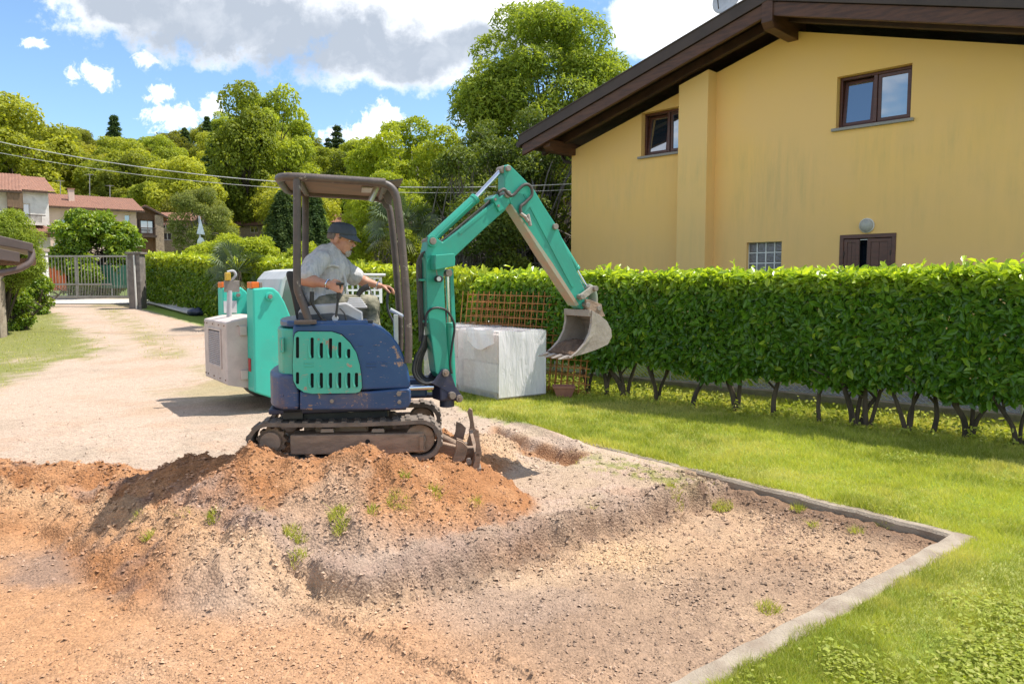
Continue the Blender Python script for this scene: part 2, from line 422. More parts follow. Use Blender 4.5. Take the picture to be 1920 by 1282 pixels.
def ground_col(x, y, pit, pile, lawn, sd):
    n1 = fbm(x, y, .8, 5, 41); n2 = fbm(x, y, 3.5, 4, 42); n3 = fbm(x, y, 12, 3, 43)
    c = np.tile(np.array([.53, .41, .325]), (len(x), 1))                     # pale pink gravel drive
    c = lerp(c, (.43, .345, .27), sstep(.0, .5, n1+n2*.5))
    c = lerp(c, (.50, .36, .27), sstep(.1, .5, fbm(x, y, 1.7, 4, 44)))
    gp = sstep(.18, .42, fbm(x*.9+y*.35, y*.55, .55, 5, 45)+.25*n3)*sstep(9, 12, y)*.55           # thin grass on the drive
    d = line_d(x, y, [tuple(GT(*q))[:2] for q in ((190, 572), (235, 600), (290, 640), (320, 668))])[0]
    gp = np.maximum(gp, sstep(.7, .1, d+.3*n2)*sstep(-.4, .3, n3+n2)*.8)
    c = lerp(c, (.235, .235, .075), np.clip(gp, 0, 1))
    lg = poly_sd(x, y, LEFTG)
    c = lerp(c, (.16, .20, .035), sstep(.3, -.3, lg+.6*n2+.3*n3)*sstep(-.75, .1, n1+.5*n3+.25))
    # undug gravel plateau, between bank and machine
    pl = sstep(9.5, 8.5, y)*sstep(-.6, .0, x)*(1-pit)
    c = lerp(c, (.47, .37, .27), pl*sstep(-.5, .4, n2))
    pg = sstep(.45, .1, line_d(x, y, [tuple(G(1080, 862))[:2], tuple(G(1200, 880))[:2], tuple(G(1300, 905))[:2]])[0]+.25*n2)
    c = lerp(c, (.20, .25, .05), pg*sstep(-.2, .4, n3+n2*.5)*.85)
    # dug floor: orange on the left, sandy and brown on the right
    org = np.tile(np.array([.50, .285, .155]), (len(x), 1))
    org = lerp(org, (.55, .37, .235), sstep(-.1, .5, n1+.4*n2))
    sand = np.tile(np.array([.51, .36, .235]), (len(x), 1))
    sand = lerp(sand, (.385, .265, .18), sstep(-.08, .25, fbm(x-y*.6, y+x*.6, .75, 5, 46)+.35*n3))
    sand = lerp(sand, (.58, .41, .25), sstep(.22, .6, fbm(x+3, y, .8, 4, 47)+.2*n3))
    fl = lerp(org, (1, 1, 1), np.zeros(len(x))); t = sstep(-1.1, .2, x-(4.6-y)*.5+.5*n1)
    fl = org*(1-t[:, None])+sand*t[:, None]
    br = sstep(.75, .1, line_d(x, y, [tuple(G(1010, 1165, -.15))[:2], tuple(G(1250, 1110, -.15))[:2], tuple(G(1500, 1090, -.15))[:2]])[0]+.30*n2+.25*n1)
    fl = lerp(fl, (.30, .20, .135), br*.75)
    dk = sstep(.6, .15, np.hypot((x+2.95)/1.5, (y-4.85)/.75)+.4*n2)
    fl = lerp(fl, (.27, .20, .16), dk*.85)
    gr = sstep(.35, .1, line_d(x, y, [tuple(G(880, 1135, -.1))[:2], tuple(G(1020, 1110, -.1))[:2], tuple(G(520, 1115, -.1))[:2]])[0]+.15*n2)
    fl = lerp(fl, (.40, .32, .27), gr*.25)
    ke = sstep(.46, .14, line_d(x, y, [tuple(G(1390, 935, -.14))[:2], tuple(G(1730, 1018, -.14))[:2]])[0]+.14*n2)
    fl = lerp(fl, (.21, .145, .10), ke)
    c = c*(1-pit[:, None])+fl*pit[:, None]
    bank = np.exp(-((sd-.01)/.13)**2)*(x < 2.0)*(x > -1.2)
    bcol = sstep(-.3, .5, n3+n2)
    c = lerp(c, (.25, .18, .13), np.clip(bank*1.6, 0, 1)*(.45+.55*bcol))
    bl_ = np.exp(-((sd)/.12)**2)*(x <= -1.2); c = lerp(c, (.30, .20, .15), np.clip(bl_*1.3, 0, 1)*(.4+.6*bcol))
    # spoil heap: orange with a fan of grey-pink gravel down its front
    po = np.tile(np.array([.37, .175, .08]), (len(x), 1))
    po = lerp(po, (.46, .24, .12), sstep(0, .5, n2)); po = lerp(po, (.25, .14, .09), sstep(.25, .6, fbm(x, y, 2.6, 4, 48)+.3*n3))
    fan = sstep(.34, .05, line_d(x, y, [tuple(G(620, 905, .35))[:2], tuple(G(590, 960, .22))[:2], tuple(G(560, 1040, .05))[:2]])[0]-.26*(5.25-y)+.18*n2+.1*n3)
    po = lerp(po, (.49, .335, .225), fan*.75)
    low = sstep(4.95, 4.55, y+.12*n2)*sstep(-2.3, -1.8, x); po = lerp(po, (.43, .305, .22), low*.8)
    pale = sstep(6.5, 7.0, y); po = lerp(po, (.52, .36, .23), pale)
    c = c*(1-pile[:, None])+po*pile[:, None]
    # the near skirt of the heap down to the dug floor
    sk = sstep(.45, .2, np.hypot((x+1.0)/1.2, (y-4.45)/.55))*(1-pit)
    c = lerp(c, (.43, .32, .24), sk*(1-pile)*.9)
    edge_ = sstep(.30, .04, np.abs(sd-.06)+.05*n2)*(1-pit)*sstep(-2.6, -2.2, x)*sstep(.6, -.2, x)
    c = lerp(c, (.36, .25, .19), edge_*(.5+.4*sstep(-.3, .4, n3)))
    foot = sstep(.45, .05, -sd+.1*n2)*pit*sstep(-.4, -.8, x); c = lerp(c, (.56, .37, .22), foot*.6)
    tr = sstep(.1, -.05, poly_sd(x, y, TRENCH)); c = lerp(c, (.40, .22, .12), tr*sstep(-.5, .2, n2+.2))
    g_ = c.mean(1)[:, None]; c = np.clip(g_+(c-g_)*1.04, 0, 1)*.84
    # under the turf
    lw = sstep(.03, -.03, lawn)
    c = lerp(c, (.20, .27, .045), lw); c = lerp(c, (.30, .32, .09), lw*sstep(.05, .5, n1+n3*.4))
    return c
def soilmat(name, sc=1.0, b=.9):
    m = bpy.data.materials.new(name); m.use_nodes = True; n = NT(m.node_tree)
    at = n('ShaderNodeAttribute', attribute_name='Col').outputs['Color']
    tc = n('ShaderNodeTexCoord').outputs['Object']
    f1 = n.noise(tc, 45*sc, 6, .7); f2 = n.noise(tc, 9*sc, 5, .6)
    v = n('ShaderNodeTexVoronoi', {'Vector': tc, 'Scale': 60*sc, 'Randomness': 1.0}); vc = n('ShaderNodeSeparateColor', {0: v.outputs['Color']}).outputs[0]
    k = n.math('ADD', n.math('ADD', n.math('MULTIPLY', f1, .85), n.math('MULTIPLY', f2, .35)), n.math('MULTIPLY', vc, .34))
    k = n.math('ADD', n.math('MULTIPLY', k, 1.0), .24)
    col = n.mix(1.0, at, n('ShaderNodeCombineXYZ', {0: k, 1: k, 2: k}).outputs[0], 'MULTIPLY')
    h = n.math('ADD', n.math('MULTIPLY', f1, .9), n.math('MULTIPLY', v.outputs['Distance'], -.8))
    bp = n('ShaderNodeBump', {'Height': h, 'Strength': b, 'Distance': .012/sc})
    bs = n('ShaderNodeBsdfPrincipled', {'Base Color': col, 'Roughness': .95, 'Specular IOR Level': .15, 'Normal': bp.outputs[0]})
    n('ShaderNodeOutputMaterial', {'Surface': bs.outputs[0]}); return m
M_soil = soilmat('soil'); M_soilfar = soilmat('far_soil', .25, .4)

def grid_sheet(xs, ys, skip=None):
    X, Y = np.meshgrid(xs, ys); x = X.ravel(); y = Y.ravel()
    z, pit, pile, lawn, sd = zfull(x, y)
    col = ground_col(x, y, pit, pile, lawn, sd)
    nx = len(xs); i = np.arange(len(ys)-1)[:, None]*nx+np.arange(nx-1)[None, :]
    Fq = np.stack([i, i+1, i+nx+1, i+nx], -1).reshape(-1, 4)
    cx = x[Fq].mean(1); cy = y[Fq].mean(1)
    keep = np.ones(len(Fq), bool)
    if skip: keep = ~((cx > skip[0]) & (cx < skip[1]) & (cy > skip[2]) & (cy < skip[3]))
    lf = lawn[Fq].mean(1) < 0; pf = (pile[Fq].mean(1) > .5); df = (pit[Fq].mean(1) > .5)
    cls = np.where(lf, 0, np.where(pf, 1, np.where(df, 2, 3)))
    return np.stack([x, y, z], 1), Fq[keep], col, cls[keep]
def sub(V, Fq, col, sel):
    f = Fq[sel]; u_, inv = np.unique(f, return_inverse=True)
    return V[u_], inv.reshape(f.shape), col[u_]
NAMES = ['lawn_ground', 'spoil_heap', 'dug_soil', 'gravel_drive']
st = .0225
acc = {k: [] for k in range(4)}
near = grid_sheet(np.arange(-5.4, 4.95, st), np.arange(2.25, 9.0001, st))
xs1 = np.unique(np.round(np.concatenate([np.arange(-20.4, 20.01, .15)]), 4)); ys1 = np.unique(np.round(np.arange(-3.0, 32.01, .15), 4))
xe = (near[0][:, 0].min(), near[0][:, 0].max(), near[0][:, 1].min(), near[0][:, 1].max())
mid = grid_sheet(xs1, ys1, skip=(xe[0]+.16, xe[1]-.16, xe[2]+.16, xe[3]-.16))
mid[0][:, 2] -= .012*((mid[0][:, 0] > xe[0]-.05) & (mid[0][:, 0] < xe[1]+.05) & (mid[0][:, 1] > xe[2]-.05) & (mid[0][:, 1] < xe[3]+.05))
for V, Fq, col, cls in (near, mid):
    for k in range(4):
        if (cls == k).any(): acc[k].append(sub(V, Fq, col, cls == k))
for k in range(4):
    off = 0; Vs = []; Fs = []; Cs = []
    for V, f, c in acc[k]: Vs.append(V); Fs.append(f+off); Cs.append(c); off += len(V)
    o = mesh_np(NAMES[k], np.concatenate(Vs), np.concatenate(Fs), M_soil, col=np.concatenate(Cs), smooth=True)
    props(o, kind='structure')
# wide land and the hill behind
xs2 = np.arange(-420, 421, 4.0); ys2 = np.concatenate([np.arange(-120, 120, 3.0), np.arange(120, 700, 10.0)])
X, Y = np.meshgrid(xs2, ys2); x = X.ravel(); y = Y.ravel(); z = zb(y, x)-.05
ins = (x > -22) & (x < 22) & (y > -4) & (y < 34); z = z-.25*ins
colf = np.tile(np.array([.13, .17, .05]), (len(x), 1)); colf = lerp(colf, (.20, .20, .08), sstep(-.2, .4, fbm(x, y, .05, 4, 3)))
i = np.arange(len(ys2)-1)[:, None]*len(xs2)+np.arange(len(xs2)-1)[None, :]
Fq = np.stack([i, i+1, i+len(xs2)+1, i+len(xs2)], -1).reshape(-1, 4)
cx = x[Fq].mean(1); cy = y[Fq].mean(1); keep = ~((cx > -17) & (cx < 17) & (cy > -2) & (cy < 29))
props(mesh_np('hillside', np.stack([x, y, z], 1), Fq[keep], M_soilfar, col=colf, smooth=True), kind='structure')

# ------------------------------------------------------------------ concrete kerb round the lawn
M_conc = mat('concrete', (.36, .295, .22), (.26, .205, .15), .9, 5, bump=.6, bscale=70, grime=.45, grimecol=(.20, .14, .095))
def kerb(p0, d, nrm, L, w, top, x0=0.0):
    m = MB(); N_ = int(L/.10); vs = []
    for i in range(N_+1):
        s_ = x0+(L-x0)*i/N_; c = p0+d*s_
        j = random.uniform(-.005, .005)
        zt = top+random.uniform(-.007, .006); zg = float(zb(c.y, c.x))
        q = [(0+j*.5, zg-.3), (0+j*.5, zg+zt-.012), (.015+j*.5, zg+zt), (w-.02+j, zg+zt), (w+j, zg+zt-.02), (w+j, zg-.3)]
        vs += [tuple(c+nrm*a+Vector((0, 0, b))) for a, b in q]
    fs = [(i*6+k, i*6+k+1, i*6+7+k, i*6+6+k) for i in range(N_) for k in range(5)]+[(0, 1, 2, 3, 4, 5), tuple(N_*6+k for k in range(5, -1, -1))]
    return m.add(vs, fs)
props(kerb(C0-dA*.02, dA, nA, 5.35, KW_A, .008).build('kerb', M_conc), kind='structure')
props(kerb(C0, dB, nB, 8.5, KW_B, .010, x0=.02).build('kerb', M_conc), kind='structure')

# ------------------------------------------------------------------ loose stones, clods, grass
OCT = np.array([[1, 0, 0], [-1, 0, 0], [0, 1, 0], [0, -1, 0], [0, 0, 1], [0, 0, -1]], float)
OCT = OCT[:5]; OF = np.array([[0, 2, 4], [2, 1, 4], [1, 3, 4], [3, 0, 4]])       # undersides are buried
def stones(name, x, y, size, base, mat_, lift=.25, kind='stuff', label=None):
    N = len(x); z = zfull(x, y)[0]
    sc = size[:, None, None]*RNG.uniform(.55, 1.15, (N, 5, 1))*np.array([1, 1, .75])
    a = RNG.uniform(0, 6.28, N); b = RNG.uniform(-.7, .7, N)
    v = OCT[None]*sc
    ca, sa, cb, sb = np.cos(a)[:, None], np.sin(a)[:, None], np.cos(b)[:, None], np.sin(b)[:, None]
    vx, vy, vz = v[..., 0], v[..., 1], v[..., 2]
    vx, vz = vx*cb+vz*sb, -vx*sb+vz*cb
    vx, vy = vx*ca-vy*sa, vx*sa+vy*ca
    V = np.stack([vx+x[:, None], vy+y[:, None], vz+z[:, None]+(size*lift)[:, None]], -1).reshape(-1, 3)
    Fq = (OF[None]+5*np.arange(N)[:, None, None]).reshape(-1, 3)
    c = np.repeat(base*RNG.uniform(.8, 1.4, (N, 1)), 5, 0)
    o = mesh_np(name, V, Fq, mat_, col=c, smooth=False)
    return props(o, label, kind=kind)
M_stone = bpy.data.materials.new('stone'); M_stone.use_nodes = True; n = NT(M_stone.node_tree)
at = n('ShaderNodeAttribute', attribute_name='Col').outputs['Color']; f = n.math('ADD', n.math('MULTIPLY', n.noise(n('ShaderNodeTexCoord').outputs['Object'], 120, 3), .6), .7)
n('ShaderNodeOutputMaterial', {'Surface': n('ShaderNodeBsdfPrincipled', {'Base Color': n.mix(1.0, at, n('ShaderNodeCombineXYZ', {0: f, 1: f, 2: f}).outputs[0], 'MULTIPLY'), 'Roughness': .95, 'Specular IOR Level': .1}).outputs[0]})
# crumbs of every size over all the bare soil, thickest on the heap's gravel fan and the bank
N = 300000
Yr = np.exp(RNG.uniform(math.log(2.9), math.log(10.5), N)); Xr = Yr*RNG.uniform(-.76, .76, N)
z, pit, pile, lawn, sd = zfull(Xr, Yr, False)
dens = .34+.5*pile+.9*np.exp(-(sd/.16)**2)*(Xr < 1.9)+.4*np.exp(-((line_d(Xr, Yr, [tuple(G(640, 880, .4))[:2], tuple(G(560, 1040, .05))[:2]])[0])/.4)**2)+.5*((Xr > -.2) & (pit > .5))*sstep(-.1, .4, fbm(Xr, Yr, .8, 3, 50))
drv = (1-pile)*(1-pit)*sstep(-.4, -1.2, Xr+.15*(Yr-6))
scf = sstep(.35, -.35, fbm(Xr, Yr, 1.4, 4, 52))
dens = dens*(.30+.9*scf)*(1-.8*drv)
keep = (lawn > .16) & (RNG.random(N) < dens)
drk = drv[keep]
Xr, Yr = Xr[keep], Yr[keep]
zz_ = zfull(Xr, Yr, False); cbase = ground_col(Xr, Yr, zz_[1], zz_[2], zz_[3], zz_[4])
cbase = cbase*.85+np.array([.38, .31, .25])*.17
sz = .0028+.0045*RNG.random(len(Xr))**2+.018*RNG.random(len(Xr))**12
sz *= np.clip(Yr/5.2, .75, 1.3)*(1-.45*drk)
stones('loose_gravel', Xr, Yr, sz, cbase, M_stone, label='pale gravel and earth crumbs strewn over the dug soil')
# fist-sized stones and clods
N = 560
Yr = np.exp(RNG.uniform(math.log(3.0), math.log(8.6), N)); Xr = Yr*RNG.uniform(-.74, .5, N)
z, pit, pile, lawn, sd = zfull(Xr, Yr, False)
keep = (lawn > .2) & (RNG.random(N) < (.12+.8*pile+.8*np.exp(-(sd/.2)**2)))
Xr, Yr = Xr[keep], Yr[keep]; q = zfull(Xr, Yr, False)
stones('earth_clods', Xr, Yr, .009+.017*RNG.random(len(Xr))**2.5, ground_col(Xr, Yr, *q[1:])*1.15, M_stone, .2, label='fist sized clods and stones on the heap and the pit edge')

M_grass = leafmat('grass', (.21, .26, .025, 1), (.44, .48, .07, 1), (.60, .54, .20, 1), .38, .6, .25)
def blades(name, x, y, h, w, col, mat_, label, parent=None, lean=.5, zadd=0.0):
    N = len(x); z = zfull(x, y, False)[0]-.004+zadd
    a = RNG.uniform(0, 6.28, N); l = RNG.normal(0, lean, (N, 2))*h[:, None]
    dx, dy = np.cos(a)*w/2, np.sin(a)*w/2
    V = np.stack([np.stack([x-dx, y-dy, z], 1), np.stack([x+dx, y+dy, z], 1),
                  np.stack([x+l[:, 0], y+l[:, 1], z+h], 1)], 1).reshape(-1, 3)
    Fq = np.arange(3*N).reshape(N, 3)
    o = mesh_np(name, V, Fq, mat_, col=np.repeat(col, 3, 0), parent=parent)
    return props(o, label, kind='stuff')
N = 620000
Yr = np.exp(RNG.uniform(math.log(2.7), math.log(13.5), N)); Xr = Yr*RNG.uniform(-.25, .80, N)
lw = poly_sd(Xr, Yr, LAWN); edge = .05*fbm(Xr, Yr, 3.5, 3, 61)
bd = Xr*math.cos(0)+0; keep = (lw < .015+edge)
Xr, Yr = Xr[keep], Yr[keep]; lwk = lw[keep]
t1 = fbm(Xr, Yr, .7, 4, 62); t2 = fbm(Xr, Yr, 5, 3, 63)
cc = np.zeros((len(Xr), 3)); cc[:, 0] = np.clip(.42+1.3*t1+.9*t2+RNG.normal(0, .25, len(Xr)), 0, 1); cc[:, 1] = np.clip(RNG.random(len(Xr))**4*.9+sstep(.0, .5, fbm(Xr, Yr, .9, 4, 65)+t2*.4)*.45, 0, 1)
tall = 1+.5*np.maximum(fbm(Xr, Yr, 6, 3, 66), 0)*3+1.2*sstep(.25, .0, np.abs(lwk+.06))*RNG.random(len(Xr))+1.1*sstep(.15, .5, fbm(Xr, Yr, 1.3, 3, 64))*(Yr < 5)
blades('lawn_grass', Xr, Yr, (.016+.020*RNG.random(len(Xr)))*tall*np.clip(Yr/5, .85, 1.5), .0035*np.clip(Yr/4, .8, 2.8), cc, M_grass, 'short bright green grass of the lawn')
# clover and broad weeds in the turf
N = 60000
Yc = np.exp(RNG.uniform(math.log(2.8), math.log(9), N)); Xc = Yc*RNG.uniform(-.05, .75, N)
lc = poly_sd(Xc, Yc, LAWN); kc = (lc < .02) & (RNG.random(N) < sstep(.22, .8, fbm(Xc, Yc, 1.6, 4, 71)+.5*sstep(.35, .0, np.abs(lc+.1))*fbm(Xc, Yc, 4, 2, 72)+.25*sstep(4.6, 3.6, Yc)))
Xc, Yc = Xc[kc], Yc[kc]; m = len(Xc); sz = .007+.009*RNG.random(m); a = RNG.uniform(0, 6.28, m); hz = .018+.022*RNG.random(m); tl = RNG.normal(0, .35, (m, 2))
qd = [(-1, 0), (-.1, .62), (1, 0), (-.1, -.62)]; V = []
for qx, qy in qd:
    dx = (qx*np.cos(a)-qy*np.sin(a))*sz; dy = (qx*np.sin(a)+qy*np.cos(a))*sz; V.append(np.stack([Xc+dx, Yc+dy, hz+dx*tl[:, 0]+dy*tl[:, 1]], 1))
cc = np.zeros((m, 3)); cc[:, 0] = RNG.random(m)*.7; cc[:, 1] = RNG.random(m)**4*.5
props(mesh_np('clover', np.stack(V, 1).reshape(-1, 3), np.arange(4*m).reshape(m, 4), M_grass, col=np.repeat(cc, 4, 0)), 'small round clover leaves growing through the lawn', kind='stuff')
def tufts(name, spots, label, hmul=1.0):
    X_ = []; Y_ = []; H_ = []
    for (px, py, r, z0) in spots:
        g = G(px, py, z0); m = int(170*(r/.07)**1.4)
        rr = r*np.sqrt(RNG.random(m)); a = RNG.uniform(0, 6.28, m)
        X_.append(g.x+rr*np.cos(a)); Y_.append(g.y+rr*np.sin(a)); H_.append((.03+.05*RNG.random(m))*hmul*np.clip(1.2-rr/r*.6, .4, 1))
    X_, Y_, H_ = map(np.concatenate, (X_, Y_, H_)); m = len(X_)
    cc = np.zeros((m, 3)); cc[:, 0] = RNG.random(m); cc[:, 1] = RNG.random(m)**3
    return blades(name, X_, Y_, H_, np.full(m, .006), cc, M_grass, label, lean=.55)
tufts('weed_tufts', [(632, 985, .06, .12), (640, 1000, .05, .1), (548, 985, .06, .15), (560, 1042, .05, .03), (745, 995, .07, .05), (760, 1003, .05, .03), (815, 985, .05, .03), (895, 988, .04, 0), (400, 945, .05, .25), (262, 962, .05, .1), (280, 1018, .045, 0),
                     (565, 1020, .04, .05), (760, 940, .03, .2), (1260, 925, .10, 0), (1355, 920, .09, 0), (1497, 965, .06, -.12), (1660, 995, .07, -.1), (1525, 985, .04, -.1), (1440, 1130, .07, -.12), (1605, 1000, .05, -.1), (870, 905, .03, .05), (490, 960, .03, .2), (350, 990, .04, .08), (700, 1005, .04, .05), (1110, 960, .02, 0)],
      'green weed tufts torn up on the heap and the pit edge')
# thin grass on the plateau by the kerb and on the drive
N = 34000
Yr = np.exp(RNG.uniform(math.log(5.5), math.log(26), N)); Xr = Yr*RNG.uniform(-.76, .4, N)
z, pit, pile, lawn, sd = zfull(Xr, Yr, False)
n3 = fbm(Xr, Yr, 12, 3, 43); n2 = fbm(Xr, Yr, 3.5, 4, 42)
pg = sstep(.5, .1, line_d(Xr, Yr, [tuple(G(1060, 858))[:2], tuple(G(1200, 880))[:2], tuple(G(1310, 905))[:2]])[0]+.25*n2)
lg = sstep(.3, -.3, poly_sd(Xr, Yr, LEFTG)+.6*n2)
dr = sstep(.7, .1, line_d(Xr, Yr, [tuple(GT(*q))[:2] for q in ((190, 572), (235, 600), (290, 640), (320, 668))])[0]+.3*n2)*.5
keep = (RNG.random(N) < np.maximum(np.maximum(pg*.8, lg), dr)) & (pit < .3) & (lawn > 0)
Xr, Yr = Xr[keep], Yr[keep]; m = len(Xr); cc = np.zeros((m, 3)); cc[:, 0] = RNG.random(m); cc[:, 1] = RNG.random(m)**1.6
blades('drive_grass', Xr, Yr, (.015+.025*RNG.random(m))*np.clip(Yr/8, .8, 1.8), .005*np.clip(Yr/6, .8, 3), cc, M_grass, 'thin yellowish grass along the gravel drive')
# ================================================================== HEDGES AND TREES
M_laurel = leafmat('laurel_leaf', (.065, .160, .014, 1), (.18, .34, .032, 1), (.48, .58, .05, 1), .44, .30, .55)
M_laurel2 = leafmat('laurel_leaf_sunlit', (.08, .15, .010, 1), (.20, .31, .022, 1), (.50, .55, .045, 1), .36, .4, .45)  # same laurel again, with the sunlit yellowing put into its colour
M_bark = mat('bark', (.10, .075, .05), (.045, .035, .025), .95, 8, bump=.8, bscale=30, stretch=(1, 1, .25))
M_greybark = mat('grey_bark', (.20, .18, .15), (.10, .09, .075), .95, 5, bump=.6, bscale=25, stretch=(1, 1, .3))
def leaf_cloud(pts, nrm, L, W_, up=.25, jitter=.6, fold=.18):
    """two folded quads per leaf. pts (N,3) leaf bases, nrm (N,3) leaf facing"""
    N = len(pts); nn = nrm+RNG.normal(0, jitter, (N, 3)); nn /= np.linalg.norm(nn, axis=1)[:, None]+1e-9
    d = RNG.normal(0, 1, (N, 3)); d[:, 2] += up; d -= nn*(d*nn).sum(1)[:, None]; d /= np.linalg.norm(d, axis=1)[:, None]+1e-9
    s = np.cross(nn, d); L = L[:, None]; w = (W_[:, None])/2
    b = pts; t = pts+d*L-nn*L*.10
    l1 = pts+d*L*.28+s*w*.85+nn*w*fold*2; l2 = pts+d*L*.70+s*w*.8+nn*w*fold*1.6
    r1 = pts+d*L*.28-s*w*.85+nn*w*fold*2; r2 = pts+d*L*.70-s*w*.8+nn*w*fold*1.6
    V = np.stack([b, l1, l2, t, r2, r1], 1).reshape(-1, 3)
    k = np.arange(N)[:, None]*6
    Fq = np.concatenate([k+np.array([[0, 3, 2, 1]]), k+np.array([[0, 5, 4, 3]])], 0)
    return V, Fq
def leaf_mesh(me_name, L, W_, r, g):
    V, Fq = leaf_cloud(np.zeros((1, 3)), np.array([[0, 0, 1.]]), np.array([L]), np.array([W_]), jitter=0)
    o = mesh_np(me_name, V, Fq, M_laurel, col=np.tile([r, g, 0], (len(V), 1)), smooth=False); me = o.data; bpy.data.objects.remove(o); return me
def hedge(name, label, base, top, bot, half, n_leaf, L0, material, trunks, nparts=0, density=None, group=None, fresh_h=.28, seed=3):
    """base: polyline of (x,y); leaves over an uneven clipped block"""
    rng = np.random.default_rng(seed)
    pts = [Vector((p[0], p[1])) for p in base]; seg = [(b-a).length for a, b in zip(pts[:-1], pts[1:])]; tot = sum(seg)
    root = thing(name, (pts[0].x, pts[0].y, float(zb(pts[0].y, pts[0].x))), label, 'hedge', group)
    s = rng.random(n_leaf)
    if density: s = density(s)
    s = s*tot; cx = np.zeros(n_leaf); cy = np.zeros(n_leaf); nx = np.zeros(n_leaf); ny = np.zeros(n_leaf); acc_ = 0
    for i, L in enumerate(seg):
        m = (s >= acc_) & (s <= acc_+L+1e-9); t = (s[m]-acc_)/L; a, b = pts[i], pts[i+1]; d = (b-a)/L
        cx[m] = a.x+(b.x-a.x)*t; cy[m] = a.y+(b.y-a.y)*t; nx[m] = d.y; ny[m] = -d.x; acc_ += L
    # side: 0 front (62%), 1 top (26%), 2 back (6%), 3 inside
    side = rng.choice(4, n_leaf, p=(.60, .24, .08, .08))
    v = np.zeros(n_leaf); h = np.zeros(n_leaf); N3 = np.zeros((n_leaf, 3))
    g0 = np.array([float(q) for q in zb(cy, cx)])
    und = fbm(s, s*0+seed, .8, 3, seed)*.10; bumpy = fbm(s*1.0, np.zeros(n_leaf), 2.4, 2, seed+1)*.05
    T_ = top+und*.6+bumpy; B_ = bot+.16*fbm(s, s*0+9, 1.3, 3, seed+2)-.12*np.abs(np.sin(s*1.9))
    f = side == 0; hh = rng.random(n_leaf)
    h[f] = (B_+(T_-B_)*hh)[f]
    rnd = .10*np.clip((hh-.86)/.14, 0, 1)**2+.16*np.clip((.25-hh)/.25, 0, 1)**2
    depth = np.abs(rng.normal(0, .055, n_leaf)); surf = fbm(s, h, 2.2, 4, seed+3)*.09
    v[f] = (half+surf-rnd-depth)[f]; N3[f] = np.stack([nx, ny, np.full(n_leaf, .35)], 1)[f]
    t_ = side == 1; v[t_] = (rng.uniform(-1, 1, n_leaf)*half)[t_]; h[t_] = (T_-np.abs(rng.normal(0, .05, n_leaf))+np.maximum(rng.normal(-.03, .05, n_leaf), 0))[t_]; N3[t_] = np.stack([nx*.3, ny*.3, np.ones(n_leaf)], 1)[t_]
    b_ = side == 2; v[b_] = (-half+depth)[b_]; h[b_] = (B_+(T_-B_)*hh)[b_]; N3[b_] = np.stack([-nx, -ny, np.full(n_leaf, .3)], 1)[b_]
    i_ = side == 3; v[i_] = (rng.uniform(-.9, .9, n_leaf)*half)[i_]; h[i_] = (B_+.05+(T_-B_-.1)*hh)[i_]; N3[i_] = rng.normal(0, 1, (n_leaf, 3))[i_]
    Pt = np.stack([cx+nx*v, cy+ny*v, g0+h], 1)
    L = L0*rng.uniform(.65, 1.2, n_leaf); Wd = L*rng.uniform(.42, .58, n_leaf)
    col = np.zeros((n_leaf, 3)); col[:, 0] = np.clip(rng.normal(.42, .26, n_leaf)+.35*fbm(s, h, 1.5, 3, 77), 0, 1)
    fr = np.clip((h-(T_-fresh_h))/fresh_h, 0, 1); col[:, 1] = np.clip(fr**1.1*rng.uniform(.25, 1.35, n_leaf), 0, .97)
    col[:, 1] = np.maximum(col[:, 1], (rng.random(n_leaf) < .05)*rng.uniform(.2, .7, n_leaf))
    # upright shoots along the top
    ks = int(tot*7); sp = rng.random(ks)*tot; extra = []; en = []; ec = []
    def at(q):
        a_ = 0
        for i, Ls in enumerate(seg):
            if q <= a_+Ls or i == len(seg)-1:
                t = (q-a_)/Ls; p = pts[i].lerp(pts[i+1], t); d = (pts[i+1]-pts[i])/Ls; return p.x, p.y, d.y, -d.x
            a_ += Ls
    for q in sp:
        x_, y_, n0, n1 = at(q); vv = rng.uniform(-.9, 1)*half; hs = rng.uniform(.03, .10)+(.12 if rng.random() < .12 else 0)
        zt = float(zb(y_, x_))+top+.6*.10*float(fbm(np.array([q]), np.array([seed*1.]), .8, 3, seed)[0])
        for k in range(rng.integers(5, 9)):
            a = rng.uniform(0, 6.28); extra.append((x_+n0*vv, y_+n1*vv, zt-.05+hs*rng.random())); en.append((math.cos(a), math.sin(a), .6)); ec.append((.8, rng.uniform(.6, 1), 0))
    vis = np.argsort(np.hypot(Pt[:, 0], Pt[:, 1]-0)+(side != 0)*50) if nparts else []
    take = np.zeros(n_leaf, bool)
    if nparts:
        inv = np.abs(Pt[:, 0]/Pt[:, 1]) < .68
        cand = np.where((side == 0) & inv & (depth < .04))[0]; cand = cand[np.argsort(np.hypot(Pt[cand, 0], Pt[cand, 1])-25*L[cand])][:nparts]; take[cand] = True
    V, Fq = leaf_cloud(Pt[~take], N3[~take], L[~take], Wd[~take], up=.1)
    V2, F2 = leaf_cloud(np.array(extra), np.array(en), L0*rng.uniform(.6, 1.0, len(extra)), L0*rng.uniform(.2, .34, len(extra)), up=2.5, jitter=.35)
    V = np.concatenate([V, V2]); Fq2 = np.concatenate([Fq, F2+len(V)-len(V2)])
    cc = np.concatenate([np.repeat(col[~take], 6, 0), np.repeat(np.array(ec), 6, 0)])
    props(mesh_np('foliage', V, Fq2, material, root, col=cc), kind='stuff')
